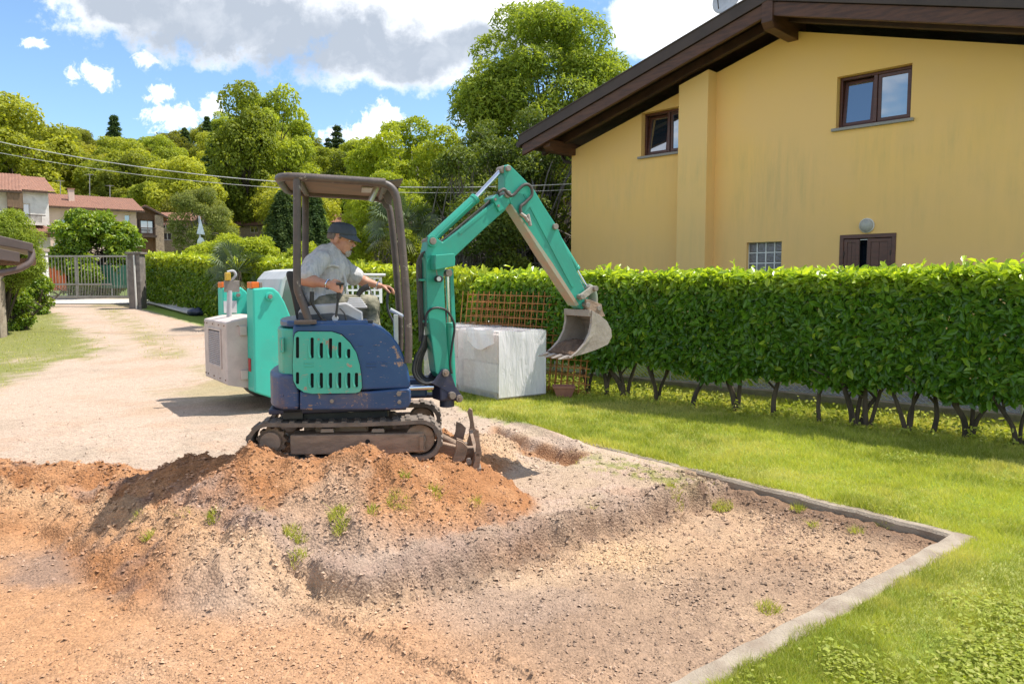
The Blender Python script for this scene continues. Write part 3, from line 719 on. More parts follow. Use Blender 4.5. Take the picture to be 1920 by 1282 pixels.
    if nparts:
        metas = [leaf_mesh('leaf', 1.0, .42, r, g) for r, g in ((.2, 0), (.45, 0), (.7, .05), (.9, .3))]
        o0 = Vector(root.location)
        for i in np.where(take)[0]:
            o = bpy.data.objects.new('leaf', metas[int(rng.integers(0, 4)) if h[i] < top-.2 else 3]); COL.objects.link(o); o.parent = root
            nn = Vector(N3[i])+Vector(rng.normal(0, .45, 3)); o.rotation_mode = 'QUATERNION'
            o.rotation_quaternion = nn.to_track_quat('Z', 'Y') @ Matrix.Rotation(rng.uniform(0, 6.28), 3, 'Z').to_quaternion()
            o.location = Vector(Pt[i])-o0; o.scale = (float(L[i]),)*3
    for q in trunks:
        bx, by = q[0], q[1]; m = MB(); z0 = float(zb(by, bx)); r0 = rng.uniform(.030, .048)
        stems = rng.integers(1, 4)
        for k in range(stems):
            lx, ly = rng.normal(0, .13), rng.normal(0, .05); lx += (.0 if stems == 1 else (k-.5*(stems-1))*.28)
            pth = smooth_path([(bx+lx*.1, by, z0-.05), (bx+lx*.3+rng.normal(0, .02), by+ly*.2, z0+.2), (bx+lx*.8, by+ly*.6, z0+.48), (bx+lx*1.2, by+ly+.05, z0+.78)], 4)
            m.tube(pth, [r0*(1-.5*i/(len(pth)-1))*(1 if k == 0 else .75) for i in range(len(pth))], 7)
            if rng.random() < .7:
                e = Vector((rng.normal(0, .22), rng.normal(0, .15), .35)); p0 = pth[len(pth)//2]; m.tube([p0, p0+e*.5+Vector((0, 0, .03)), p0+e], [.016, .012, .008], 5)
        m.build('trunk', M_bark, root, smooth=True)
    return root
tr_px = [(1102, 737), (1138, 742), (1174, 744), (1232, 752), (1293, 764), (1382, 771), (1450, 780), (1537, 791), (1604, 798), (1626, 800), (1705, 809), (1747, 813), (1817, 820), (1913, 834)]
trunks = [tuple(G(*q))[:2] for q in tr_px]
hd = Vector((5.33-1.17, 7.87-11.55, 0)).normalized()
hR = [(5.33+hd.x*2.4, 7.87+hd.y*2.4), (5.33, 7.87), (2.98, 9.93), (1.17, 11.55), (-.4, 12.95)]
hR = hR[::-1]
hedge('laurel_hedge', 'long clipped laurel hedge on bare dark stems between the lawn and the yellow house', hR, 1.80, .56, .37, 44000, .118, M_laurel, trunks, nparts=300,
      density=lambda s: s**.80)
hedge('laurel_hedge', 'sunlit laurel hedge running back along the drive to the gate pillar', [(-13.5, 28.1), (-12.45, 27.1), (-6.9, 21.0), (-3.9, 17.8), (-1.5, 14.7), (-.35, 13.1)], 1.78, .18, .42, 34000, .15, M_laurel2,
      [tuple(GT(*q))[:2] for q in ((330, 575), (415, 595))], density=lambda s: s, fresh_h=.5, seed=11)

# ---------- trees
M_treeA = leafmat('broad_leaf', (.115, .165, .018, 1), (.27, .34, .04, 1), (.40, .46, .06, 1), .45, .55, .25, objvar=1.0)
M_treeB = leafmat('ash_leaf', (.13, .19, .025, 1), (.30, .38, .05, 1), (.42, .46, .08, 1), .45, .55, .25)
M_conif = leafmat('conifer_needle', (.035, .075, .025, 1), (.09, .15, .045, 1), (.14, .20, .06, 1), .25, .6, .2, objvar=.5)
M_yell = leafmat('yellow_leaf', (.18, .25, .018, 1), (.36, .42, .03, 1), (.50, .52, .06, 1), .4, .55, .25)
M_olive = leafmat('olive_leaf', (.12, .15, .035, 1), (.23, .26, .06, 1), (.32, .33, .09, 1), .3, .6, .2)
M_dark = leafmat('dark_leaf', (.045, .075, .014, 1), (.13, .18, .025, 1), (.30, .34, .045, 1), .3, .55, .25)
def crown_pts(rng, c, rad, nl, lobe, n, shape='round', inner=.25, under=.35, gaps=0.0):
    """leaf points on the skins of many lobes packed over an uneven crown"""
    C_ = []; 
    for i in range(nl):
        d = rng.normal(0, 1, 3); d /= np.linalg.norm(d); k = rng.uniform(.5, 1.0)**.5
        if shape == 'round': p = d*k
        elif shape == 'tall': p = d*k*np.array([.8, .8, 1.0])
        elif shape == 'flat': p = np.array([d[0]*k, d[1]*k, abs(d[2])*k*.9-.2])
        C_.append(np.array(c)+p*np.array(rad))
    C_ = np.array(C_); R_ = lobe*rng.uniform(.6, 1.35, nl)
    w = R_**2; li = rng.choice(nl, n, p=w/w.sum())
    d = rng.normal(0, 1, (n, 3)); d[:, 2] += under; d /= np.linalg.norm(d, axis=1)[:, None]
    rr = R_[li]*(1-np.abs(rng.normal(0, .16, n)))*(1+.22*fbm(d[:, 0]*3+li, d[:, 1]*3+d[:, 2]*2, 1.3, 3, 5))
    p = C_[li]+d*rr[:, None]*np.array([1, 1, .8])
    return p, d, li, C_
def tree_mesh(seed, h, crown_c, rad, nl, lobe, n, leaf, material, aspect=.6, shape='round', trunk_r=.16, stems=1, twigs=0, spread=1.0, under=.35):
    rng = np.random.default_rng(seed)
    p, d, li, C_ = crown_pts(rng, crown_c, rad, nl, lobe, n, shape, under=under)
    lobec = rng.random(nl)
    L = leaf*rng.uniform(.6, 1.3, n); V, Fq = leaf_cloud(p, d*.8+np.array([0, 0, .5]), L, L*aspect, up=-.2, jitter=.7, fold=.1)
    col = np.zeros((n, 3)); col[:, 0] = np.clip(.35*lobec[li]+rng.normal(.35, .22, n), 0, 1); col[:, 1] = np.clip(rng.random(n)**3*.6*(d[:, 2] > 0)+.25*lobec[li]*(d[:, 2] > .3), 0, 1)
    o = mesh_np('crown', V, Fq, material, col=np.repeat(col, 6, 0)); cr = o.data; bpy.data.objects.remove(o)
    m = MB()
    for s_ in range(stems):
        ox, oy = (rng.normal(0, .25, 2)*(stems > 1)); top = Vector((crown_c[0]+ox*3, crown_c[1]+oy*3, crown_c[2]+rad[2]*.3))
        pth = smooth_path([(ox, oy, -.3), (ox*1.3+rng.normal(0, .05), oy*1.3, top.z*.35), tuple(top)], 5)
        m.tube(pth, [trunk_r*(1-.75*i/(len(pth)-1)) for i in range(len(pth))], 8)
        k = min(nl, 26+twigs)
        for i in rng.choice(nl, k, replace=False):
            a = pth[int(rng.integers(len(pth)//3, len(pth)-1))]; b = Vector(C_[i]); mid = a.lerp(b, .5)+Vector((0, 0, (b-a).length*.12))
            m.tube([a, mid, b], [trunk_r*.32, trunk_r*.2, trunk_r*.06], 5, cap=False)
    for i in range(twigs*4):
        b = Vector(C_[rng.integers(0, nl)]); e = Vector(rng.normal(0, 1, 3)); e.normalize(); e *= lobe*rng.uniform(.8, 1.6)
        m.tube([b, b+e*.5+Vector((0, 0, .05)), b+e], [.018, .012, .005], 3, cap=False)
    o = m.build('trunk', M_greybark if twigs else M_bark, smooth=True); tk = o.data; bpy.data.objects.remove(o)
    return cr, tk
def conifer_mesh(seed, h, r, n, leaf, droop=.35, tiers=16):
    rng = np.random.default_rng(seed); t = rng.random(n)**.75
    tier = np.floor(t*tiers)/tiers; z = h*(.10+.9*tier)+rng.normal(0, h*.008, n)
    R_ = r*(1-tier)**.85+.12; na = 9; a = (np.floor(rng.random(n)*na)+rng.normal(0, .16, n))*2*math.pi/na+tier*37
    k = rng.random(n)**.6; rr = R_*k*(1+.25*np.sin(np.floor(a*3)+tier*50))
    p = np.stack([rr*np.cos(a), rr*np.sin(a), z-droop*rr*k-np.abs(rng.normal(0, .12, n))], 1)
    nr = np.stack([np.cos(a)*.4, np.sin(a)*.4, np.ones(n)], 1)
    L = leaf*rng.uniform(.6, 1.3, n); V, Fq = leaf_cloud(p, nr, L, L*.35, up=-.8, jitter=.5, fold=.1)
    col = np.zeros((n, 3)); col[:, 0] = rng.random(n); col[:, 1] = (k > .8)*rng.random(n)*.6
    o = mesh_np('crown', V, Fq, M_conif, col=np.repeat(col, 6, 0)); cr = o.data; bpy.data.objects.remove(o)
    m = MB(); m.tube([(0, 0, -.3), (0, 0, h*.5), (0, 0, h*.97)], [r*.09, r*.05, .02], 6); o = m.build('trunk', M_bark); tk = o.data; bpy.data.objects.remove(o)
    return cr, tk
def plant(name, label, cat, loc, me, sc=1.0, rz=0.0, group=None, parts=True, zs=1.0):
    r = thing(name, loc, label, cat, group, rz); r['_local'] = 1
    r.scale = (sc, sc, sc*zs)
    for nm, d in (('crown', me[0]), ('trunk', me[1])):
        if nm == 'trunk' and not parts: continue
        o = bpy.data.objects.new(nm, d); COL.objects.link(o); o.parent = r
    return r
prot = [tree_mesh(101+i, 10, (0, 0, 5.6), rad, nl, lb, 19000, .23, M_treeA, .62, sh, .22) for i, (rad, nl, lb, sh) in enumerate((((3.0, 3.0, 3.6), 46, 1.05, 'round'), ((2.6, 2.6, 4.4), 50, .95, 'tall'), ((3.5, 3.5, 3.0), 44, 1.15, 'flat'), ((2.9, 2.9, 4.0), 60, .80, 'round')))]
conf = [conifer_mesh(201, 12, 2.3, 9000, .42), conifer_mesh(202, 13, 2.9, 9000, .45, .2, 12)]
rng = np.random.default_rng(5); placed = []
def topline(px):      # highest foliage in the photograph along the hill, as image height
    xs = [-300, 0, 60, 110, 160, 210, 300, 380, 410, 460, 520, 560, 640, 700, 760, 850, 1000, 1400]
    ys = [190, 205, 212, 250, 240, 262, 262, 235, 205, 196, 208, 268, 262, 268, 282, 272, 290, 300]
    return np.interp(px, xs, ys)
tries = 0
while len(placed) < 270 and tries < 12000:
    tries += 1
    Y = rng.uniform(92, 190); X = Y*rng.uniform(-.78, .06)
    px = 960+X/Y*F
    if (405 < px < 560 or 565 < px < 725) and Y < 126: continue
    if px < 345 and Y < 104: continue
    if any((X-a)**2+(Y-b)**2 < (3.6+.015*Y)**2 for a, b, _ in placed): continue
    px = 960+X/Y*F; zg = float(zb(Y, X)); cap = 1.7+(530-topline(px))/F*Y
    hmax = (cap-zg)/1.0
    if hmax < 4: continue
    h = min(rng.uniform(9, 16), hmax*rng.uniform(.93, 1.0)); placed.append((X, Y, h))
for i, (X, Y, h) in enumerate(placed):
    cf = rng.random() < (.22 if Y > 145 else .06)
    if cf: plant('conifer_tree', 'dark pointed conifer among the leafy trees of the wooded hillside', 'tree', (X, Y, float(zb(Y, X))-.2), conf[i % 2], h*1.04/12.5, rng.uniform(0, 6), 'conifers in the hillside wood', False)
    else: plant('broadleaf_tree', 'green leafy tree massed with others in the wood on the hillside behind the village', 'tree', (X, Y, float(zb(Y, X))-.3), prot[int(rng.integers(0, 4))], h/9.6, rng.uniform(0, 6), 'leafy trees of the hillside wood', False)
def onpx(px, py_top, Y, X=None):
    X = (px-960)/F*Y; zg = float(zb(Y, X)); top = 1.7+(530-py_top)/F*Y; return (X, Y, zg-.1), top-zg
for lab, px, py, Y, pr, zs in (('tallest light green tree standing out above the hillside wood, behind the excavator canopy', 462, 183, 112, 1, 1.0), ('tall narrow leafy tree just right of the tallest tree on the hill', 520, 178, 118, 3, 1.0),
                       ('broad bright green tree at the left end of the wooded hill above the tiled roofs', 40, 190, 112, 0, 1.0), ('yellow green tree on the hillside left of the tallest tree', 250, 262, 116, 2, 1.0)):
    loc, h = onpx(px, py, Y); plant('broadleaf_tree', lab, 'tree', loc, prot[pr], h/9.6*(.78 if zs == 1.0 and px > 400 else 1.0), px, None, True, zs*(1.28 if zs == 1.0 and px > 400 else 1.0))
loc, h = onpx(228, 212, 150); plant('conifer_tree', 'dark conifer poking above the skyline at the left of the hill', 'tree', loc, conf[0], h/12.4, 1.0)
loc, h = onpx(638, 234, 150); plant('conifer_tree', 'dark conifer above the skyline just left of the small tall cloud', 'tree', loc, conf[1], h/13, 2.0)

# near trees, each its own kind
ash = tree_mesh(301, 11, (0, 0, 6.9), (3.2, 2.6, 3.5), 130, .66, 70000, .17, M_treeB, .34, 'round', .16, 2, 10, under=.5)
plant('ash_tree', 'tall airy light green tree rising beside the roof of the yellow house', 'tree', (1.35, 27.5, .9), ash, 1.0, .6)
ash2 = tree_mesh(302, 9, (0, 0, 5.4), (1.9, 1.7, 2.3), 48, .5, 26000, .15, M_treeB, .34, 'round', .12, 2, 8, under=.4)
plant('ash_tree', 'smaller airy tree half hidden behind the sloping eave of the yellow house', 'tree', (3.5, 29.5, .8), ash2, 1.0, 2.0)
thk = tree_mesh(303, 7, (0, 0, 3.3), (1.55, 1.5, 3.0), 60, .42, 30000, .10, M_dark, .5, 'round', .09, 4, 26, under=.2)
plant('thicket_tree', 'dark tangled tree of bare twigs between the excavator arm and the yellow house corner', 'tree', (-.1, 21.5, .45), thk, 1.0, .4)
thk2 = tree_mesh(304, 6, (0, 0, 2.5), (1.6, 1.3, 2.2), 46, .42, 24000, .10, M_dark, .5, 'round', .08, 4, 20, under=.2)
plant('thicket_tree', 'low dark shrubby tree behind the hedge under the raised excavator boom', 'tree', (-1.0, 18.6, .4), thk2, 1.0, 1.4)
plant('thicket_tree', 'dark leafy tree against the yellow house corner, right of the bent excavator arm', 'tree', (1.0, 21.2, .4), thk2, 1.2, 2.9)
aca = tree_mesh(305, 7, (0, 0, 4.3), (2.6, 2.4, 2.7), 80, .55, 42000, .15, M_yell, .42, 'round', .13, 2, 6, under=.5)
plant('acacia_tree', 'bright yellow green feathery tree behind the raised boom of the excavator', 'tree', (-3.9, 30, .9), aca, 1.0, .5)
plant('acacia_tree', 'light feathery tree to the right of the excavator canopy posts, low behind the hedge', 'tree', (-3.6, 24.0, .6), aca, .62, 2.5)
loc, h = onpx(385, 345, 44); ol = tree_mesh(306, 6, (0, 0, 3.6), (1.7, 1.6, 2.5), 50, .5, 24000, .12, M_olive, .45, 'round', .12, 1, 4)
plant('olive_tree', 'grey green upright tree behind the road sign', 'tree', loc, ol, h/6.3, .3)
loc, h = onpx(180, 382, 31.0); mg = tree_mesh(307, 4, (0, 0, 1.62), (1.42, 1.25, 1.55), 110, .36, 40000, .14, M_laurel2, .5, 'round', .09, 3, 0, under=.4)
plant('magnolia_bush', 'dense rounded green tree in front of the pink house, behind the gate', 'tree', loc, mg, h/3.5, .3)
yb = tree_mesh(308, 3, (0, 0, 1.5), (2.0, 1.3, 1.3), 50, .38, 22000, .11, M_yell, .45, 'flat', .05, 4, 0)
for lab, px, py, Y in (('yellow green garden shrub behind the hedge, left of the excavator posts', 470, 425, 27), ('yellow green shrub behind the hedge right of the road sign', 425, 440, 30), ('yellow leaved bush between the rear canopy post and the driver', 590, 440, 25), ('yellow bush behind the hedge just under the acacia', 835, 478, 17)):
    loc, h = onpx(px, py, Y); plant('garden_shrub', lab, 'shrub', loc, yb, h/2.75, px)
loc, h = onpx(535, 345, 66); wc = conifer_mesh(309, 6, 1.9, 26000, .17, 1.2, 11)
plant('weeping_conifer', 'dark drooping conifer beside the rear post of the excavator canopy', 'tree', loc, wc, h/6*1.25, .2, None, True, .8)
loc, h = onpx(590, 350, 70); plant('weeping_conifer', 'dark drooping conifer seen between the rear post and the driver', 'tree', loc, wc, h/6*1.3, 2.2, None, True, .77)
loc, h = onpx(20, 384, 19.0); cl = tree_mesh(310, 3, (0, 0, 2.15), (.62, .62, .95), 110, .24, 46000, .06, M_treeB, .4, 'round', .07, 3, 0)
plant('clipped_conifer', 'rounded fresh green clipped bush above the brown eave at the left edge', 'shrub', loc, cl, h/3.2, .2)
iv = tree_mesh(311, 2, (0, 0, .62), (.38, .36, .55), 30, .18, 7000, .07, M_laurel2, .6, 'tall', .04, 2, 0)
loc, h = onpx(32, 478, 20); plant('ivy_bush', 'leafy ivy clump on the post under the left eave', 'shrub', loc, iv, 1.0, .2)
loc, h = onpx(68, 500, 24); plant('ivy_bush', 'yellowing climber beside the white gate pier', 'shrub', loc, iv, 1.15, 1.2)
# palm
M_palm = leafmat('palm_frond', (.05, .085, .03, 1), (.11, .15, .05, 1), (.22, .22, .10, 1), .25, .45, .5)
def palm(loc, h, lab):
    rt = thing('palm_tree', loc, lab, 'palm tree'); rng = np.random.default_rng(8)
    m = MB(); m.tube([(loc[0], loc[1], loc[2]-.1), (loc[0]+.05, loc[1], loc[2]+h*.5), (loc[0], loc[1], loc[2]+h)], [.13, .11, .10], 10); m.build('trunk', M_bark, rt, smooth=True)
    top = Vector((loc[0], loc[1], loc[2]+h))
    for k in range(30):
        a = rng.uniform(0, 6.28); e = rng.uniform(-.7, 1.2); d = Vector((math.cos(a)*math.cos(e), math.sin(a)*math.cos(e), math.sin(e)))
        hub = top+d*rng.uniform(.45, .7); m = MB(); m.tube([top, hub], .012, 4)
        sd_ = d.orthogonal().normalized(); up_ = d.cross(sd_); q = rng.uniform(0, 6.28); s1 = sd_*math.cos(q)+up_*math.sin(q)
        for j in range(20):
            b = (j/19-.5)*4.2; dd = (d*math.cos(b)+s1*math.sin(b)); L = .48*(.75+.25*math.cos(b)); w = s1.cross(d)*.0+ (s1*math.cos(b)-d*math.sin(b))*.017
            t = hub+dd*L+Vector((0, 0, -.10-.06*rng.random())); mdp = hub+dd*L*.55
            m.add([tuple(hub), tuple(mdp+w), tuple(t), tuple(mdp-w)], [(0, 1, 2, 3)])
        o = m.build('frond', M_palm, rt)
        ca = o.data.color_attributes.new('Col', 'FLOAT_COLOR', 'POINT'); c_ = np.ones((len(o.data.vertices), 4), np.float32); c_[:, 0] = rng.random(); c_[:, 1] = (e < -.2)*.9*rng.random(); ca.data.foreach_set('color', c_.ravel())
loc, h = onpx(752, 372, 17.5); palm(loc, h-.6, 'fan palm with drooping dry fronds behind the front canopy posts')
loc, h = onpx(447, 478, 20.5); palm(loc, h-.35, 'low fan palm peeping over the hedge left of the excavator')
# undergrowth below the hedge
N = 3600; s_ = RNG.random(N)*6.6; off = RNG.uniform(-.75, .35, N)
ux = .5+hd.x*s_+(-hd.y)*off*0; base = np.stack([.3+hd.x*s_*1.25, 12.3+hd.y*s_*1.25], 1); nrm2 = np.array([-hd.y, hd.x]); nrm2 = nrm2 if nrm2[1] > 0 else -nrm2
pp = base+nrm2[None]*(off[:, None]+.35); zu = RNG.random(N)**1.8*.12*np.clip(1.1+fbm(pp[:, 0], pp[:, 1], 2, 3, 4), .2, 2)
V, Fq = leaf_cloud(np.concatenate([pp, zu[:, None]], 1), np.tile([-.2, -.5, .9], (N, 1)), .05*RNG.uniform(.6, 1.5, N), .03*RNG.uniform(.6, 1.4, N))
cc = np.zeros((N, 3)); cc[:, 0] = RNG.random(N); cc[:, 1] = RNG.random(N)**3*.6
props(mesh_np('ground_cover', V, Fq, M_grass, col=np.repeat(cc, 6, 0)), 'low leafy weeds growing under the laurel hedge', kind='stuff')
# ================================================================== YELLOW HOUSE
def stucco(name, c1, c2, stain, amt=.5, rough=.92):
    m = bpy.data.materials.new(name); m.use_nodes = True; n = NT(m.node_tree)
    tc = n('ShaderNodeTexCoord').outputs['Object']; sp = n('ShaderNodeSeparateXYZ', {0: tc})
    col = n.mix(n.ramp(n.noise(tc, .45, 4, .6), .35, .65), c1, c2)
    st = n('ShaderNodeMapping', {'Vector': tc, 'Scale': (3.2, 3.2, .35)}).outputs[0]
    s1 = n.ramp(n.noise(st, 2.2, 9, .7), .34, .80); s2 = n.ramp(n.noise(tc, .5, 4, .6), .36, .60)
    band = n.math('MULTIPLY', n.ramp(sp.outputs[2], 4.75, 3.7), n.math('ADD', n.math('MULTIPLY', n.ramp(sp.outputs[2], 1.4, 3.2), .7), .3))
    a = n.math('MULTIPLY', n.math('MULTIPLY', n.math('MULTIPLY', s1, s2), band), amt)
    col = n.mix(a, col, stain)
    col = n.mix(n.math('MULTIPLY', n.ramp(sp.outputs[2], 4.4, 2.0), .45), col, tuple(.82*x for x in c2))
    f = n.noise(tc, 60, 4, .6)
    bp = n('ShaderNodeBump', {'Height': f, 'Strength': .25, 'Distance': .01})
    bs = n('ShaderNodeBsdfPrincipled', {'Base Color': col, 'Roughness': rough, 'Specular IOR Level': .2, 'Normal': bp.outputs[0]})
    n('ShaderNodeOutputMaterial', {'Surface': bs.outputs[0]}); return m
M_yellow = stucco('yellow_render', (.93, .585, .20), (.90, .575, .23), (.44, .38, .17), .45)
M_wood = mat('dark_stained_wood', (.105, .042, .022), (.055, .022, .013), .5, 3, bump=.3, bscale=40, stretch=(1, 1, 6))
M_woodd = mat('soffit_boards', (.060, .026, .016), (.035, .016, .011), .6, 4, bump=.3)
M_sheet = mat('brown_metal_sheet', (.075, .055, .050), (.060, .045, .042), .6, 2, spec=.25, bump=.05, bscale=8)
M_frame = mat('window_wood', (.115, .040, .025), (.075, .027, .018), .35, 5, stretch=(1, 1, 5))
M_stone_sill = mat('granite_sill', (.34, .32, .30), (.24, .23, .22), .7, 90, bump=.2)
M_inside = mat('dark_room', (.02, .02, .022), (.03, .03, .03), .9)
def glassmat(name, tint=(.02, .03, .04), ior=2.1, rough=.02, bump=0):
    m = bpy.data.materials.new(name); m.use_nodes = True; n = NT(m.node_tree)
    bs = n('ShaderNodeBsdfPrincipled', {'Base Color': (*tint, 1), 'Roughness': rough, 'IOR': ior, 'Specular IOR Level': .9})
    if bump:
        bp = n('ShaderNodeBump', {'Height': n.noise(n('ShaderNodeTexCoord').outputs['Object'], 26, 3), 'Strength': bump, 'Distance': .02}); n.l.new(bp.outputs[0], bs.inputs['Normal'])
    n('ShaderNodeOutputMaterial', {'Surface': bs.outputs[0]}); return m
M_glass = glassmat('window_glass', (.015, .03, .05), 2.6)
M_block = glassmat('glass_block', (.10, .09, .10), 1.6, .12, .9)
M_white = mat('white_mortar', (.75, .75, .72), (.62, .62, .6), .7)
H = Fr(1.40, 17.88, R(-45))
def hp(px, py, v=0): return H.px(px, py, v)
# openings on the gable wall, in the wall's own plane
w1a = hp(1570, 145); w1b = hp(1711, 118); w1c = hp(1566, 242)
w1 = [w1a[0], w1b[0], w1c[1], (w1a[1]+w1b[1])/2]
w2a = hp(1203, 213); w2c = hp(1203, 294)
w2 = [w2a[0], w2a[0]+1.22, w2c[1], w2a[1]-.0]
gb = [hp(1400, 455)[0], hp(1466, 450)[0], hp(1400, 455)[1]-.80, hp(1400, 455)[1]]
dr = [hp(1575, 441)[0], hp(1681, 435)[0], .12, hp(1575, 441)[1]]
U_R = 5.30; Z_AP = 6.76; SL = .285; OV = 1.0; U_L = -.69; U_RR = 11.3; DEP = 9.5
def ztop(u): return Z_AP-SL*abs(u-U_R)
hs = thing('yellow_house', (1.40, 17.88, 0), 'yellow rendered two storey house with dark brown gable roof behind the hedge', 'house')
m = MB(H)
rect = lambda q: [(q[0], q[2]), (q[1], q[2]), (q[1], q[3]), (q[0], q[3])]
TH = .50
wall = [(0, -.4), (10.7, -.4), (10.7, ztop(10.7)-TH+.02), (U_R, Z_AP-TH+.02), (0, ztop(0)-TH+.02)]
m.plate(wall, [rect(w1), rect(w2), rect(gb), rect(dr)], 0, .34)
m.b6(0, .3, .34, DEP, -.4, ztop(0)-TH); m.b6(10.4, 10.7, .34, DEP, -.4, ztop(10.7)-TH)
m.prism(wall, DEP, DEP+.3)
m.build('wall', M_yellow, hs)
# chimney breast
p0 = hp(1270, 300)[0]
def solve_v():
    r = hp(1325, 300, -.32)[0]; return r
pw = (hp(1271, 300, -.32)[0], hp(1325, 300, -.32)[0])
MB(H).prism([(pw[0], -.4), (pw[1], -.4), (pw[1], ztop(pw[1])-TH+.02), (pw[0], ztop(pw[0])-TH+.02)], -.32, -.002).build('chimney_breast', stucco('yellow_render_faded', (.90, .58, .22), (.85, .565, .24), (.44, .38, .18), .5), hs)
# roof
def slopeprism(a, b, t0, t1):     # strip following the roof slopes between thickness offsets
    pts = [(a, ztop(a)-t0)]+([(U_R, Z_AP-t0)] if a < U_R < b else [])+[(b, ztop(b)-t0)]
    return pts+[(p[0], p[1]+t0-t1) for p in reversed(pts)]
MB(H).prism(slopeprism(U_L, U_RR, 0, .075), -OV-.02, DEP+OV).build('roof', M_sheet, hs, bevel=.01)
MB(H).prism(slopeprism(U_L-.02, U_RR, -.035, .20), -OV-.05, -OV-.022).build('verge_sheet', M_sheet, hs, bevel=.006)
MB(H).prism(slopeprism(U_L-.02, U_RR, -.045, -.02), -OV-.065, -OV+.05).build('verge_cap', M_sheet, hs)
MB(H).prism(slopeprism(U_L+.05, U_RR-.05, .205, .44), -OV-.01, -OV+.07).build('barge_board', M_wood, hs, bevel=.008)
sf = MB(H); k = 0; bw = .14
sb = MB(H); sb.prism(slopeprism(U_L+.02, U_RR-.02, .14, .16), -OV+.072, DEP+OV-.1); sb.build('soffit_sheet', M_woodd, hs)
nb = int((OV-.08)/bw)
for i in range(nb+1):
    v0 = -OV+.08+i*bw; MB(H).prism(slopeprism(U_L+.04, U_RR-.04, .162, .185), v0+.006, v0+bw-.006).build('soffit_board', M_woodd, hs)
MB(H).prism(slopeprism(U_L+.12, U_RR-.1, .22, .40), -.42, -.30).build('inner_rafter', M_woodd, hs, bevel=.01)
def purlin(u, w, dz0, dz1, v0=-OV-.04, v1=.3):
    z1 = ztop(u)-dz0; z0 = ztop(u)-dz1
    m = MB(H); pts = [(v0, z0+.10), (v0+.10, z0), (v1, z0), (v1, z1), (v0, z1)]
    vs = [(u-w/2, p[0], p[1]) for p in pts]+[(u+w/2, p[0], p[1]) for p in pts]; q = len(pts)
    m.add(vs, [tuple(range(q)), tuple(range(2*q-1, q-1, -1))]+[(i, i+q, (i+1) % q+q, (i+1) % q) for i in range(q)])
    m.build('purlin', M_wood, hs, bevel=.008)
purlin(U_R, .20, .18, .66); purlin(.02, .20, .34, .60, -OV+.10); purlin(9.9, .2, .34, .62)
gt = MB(H); gt.tube([H.o*0+Vector((U_L-.07, v_, ztop(U_L)-.16)) for v_ in (-OV-.02, DEP+OV)], .075, 12); gt.build('gutter', M_sheet, hs, smooth=True)
dp = MB(H); dp.tube(smooth_path([(U_L-.05, .5, ztop(U_L)-.22), (U_L+.1, .5, ztop(U_L)-.42), (-.08, .5, ztop(U_L)-.5), (-.08, .5, ztop(U_L)-.9), (-.08, .5, 0)], 4), .04, 8); dp.build('downpipe', M_sheet, hs, smooth=True)
# windows: frame, two casements, panes
def window(q, tilt=False):
    u0, u1, z0, z1 = q; V0 = .13
    f = MB(H); f.plate([(u0+.002, z0+.002), (u1-.002, z0+.002), (u1-.002, z1-.002), (u0+.002, z1-.002)], [[(u0+.05, z0+.05), (u1-.05, z0+.05), (u1-.05, z1-.05), (u0+.05, z1-.05)]], V0, V0+.10)
    wn = f.build('window', M_frame, hs, bevel=.006)
    um = (u0+u1)/2
    MB(H).b6(um-.03, um+.03, V0-.012, V0+.08, z0+.052, z1-.052).build('mullion', M_frame, wn, bevel=.006)
    for i, (a, b) in enumerate(((u0+.053, um-.033), (um+.033, u1-.053))):
        lo, hi = z0+.053, z1-.053; tl = R(7) if (tilt and i == 0) else 0
        c = MB(H); fw = .055
        c.plate([(a, lo), (b, lo), (b, hi), (a, hi)], [[(a+fw, lo+fw), (b-fw, lo+fw), (b-fw, hi-fw), (a+fw, hi-fw)]], V0+.015, V0+.065)
        g = MB(H); g.b6(a+fw-.004, b-fw+.004, V0+.035, V0+.045, lo+fw-.004, hi-fw+.004)
        if tl:
            for mm in (c, g):
                for k_, vtx in enumerate(mm.V):
                    z = vtx.z-lo; mm.V[k_] = vtx+H.v*(math.sin(tl)*z)+Vector((0, 0, (math.cos(tl)-1)*z))
        cs = c.build('casement', M_frame, wn, bevel=.005); g.build('pane', M_glass, wn)
    MB(H).b6(u0+.004, u1-.004, .345, .36, z0-.1, z1+.1).build('dark_interior', M_inside, wn)
    s_ = MB(H).b6(u0-.06, u1+.06, -.06, .13, z0-.05, z0-.001).build('sill', M_stone_sill, hs, bevel=.005)
    return wn
window(w1, True); window(w2, True)
# glass block window
u0, u1, z0, z1 = gb; nb_ = 4; bs_ = (u1-u0)/nb_
lat = MB(H)
wn = MB(H).b6(u0+.002, u1-.002, .17, .20, z0+.002, z1-.002).build('glass_block_window', M_inside, hs)
for i in range(nb_+1):
    x = u0+i*bs_; MB(H).b6(max(x-.011, u0+.001), min(x+.011, u1-.001), .085, .165, z0+.004, z1-.004).build('joint', M_white, wn)
nr = int(round((z1-z0)/bs_)); 
for j in range(nr+1):
    z = z1-j*(z1-z0)/nr; MB(H).b6(u0+.004, u1-.004, .09, .163, max(z-.011, z0+.001), min(z+.011, z1-.001)).build('joint', M_white, wn)
for i in range(nb_):
    for j in range(nr):
        MB(H).b6(u0+i*bs_+.012, u0+(i+1)*bs_-.012, .095, .160, z0+j*(z1-z0)/nr+.012, z0+(j+1)*(z1-z0)/nr-.012).build('glass_block', M_block, wn, bevel=.012)
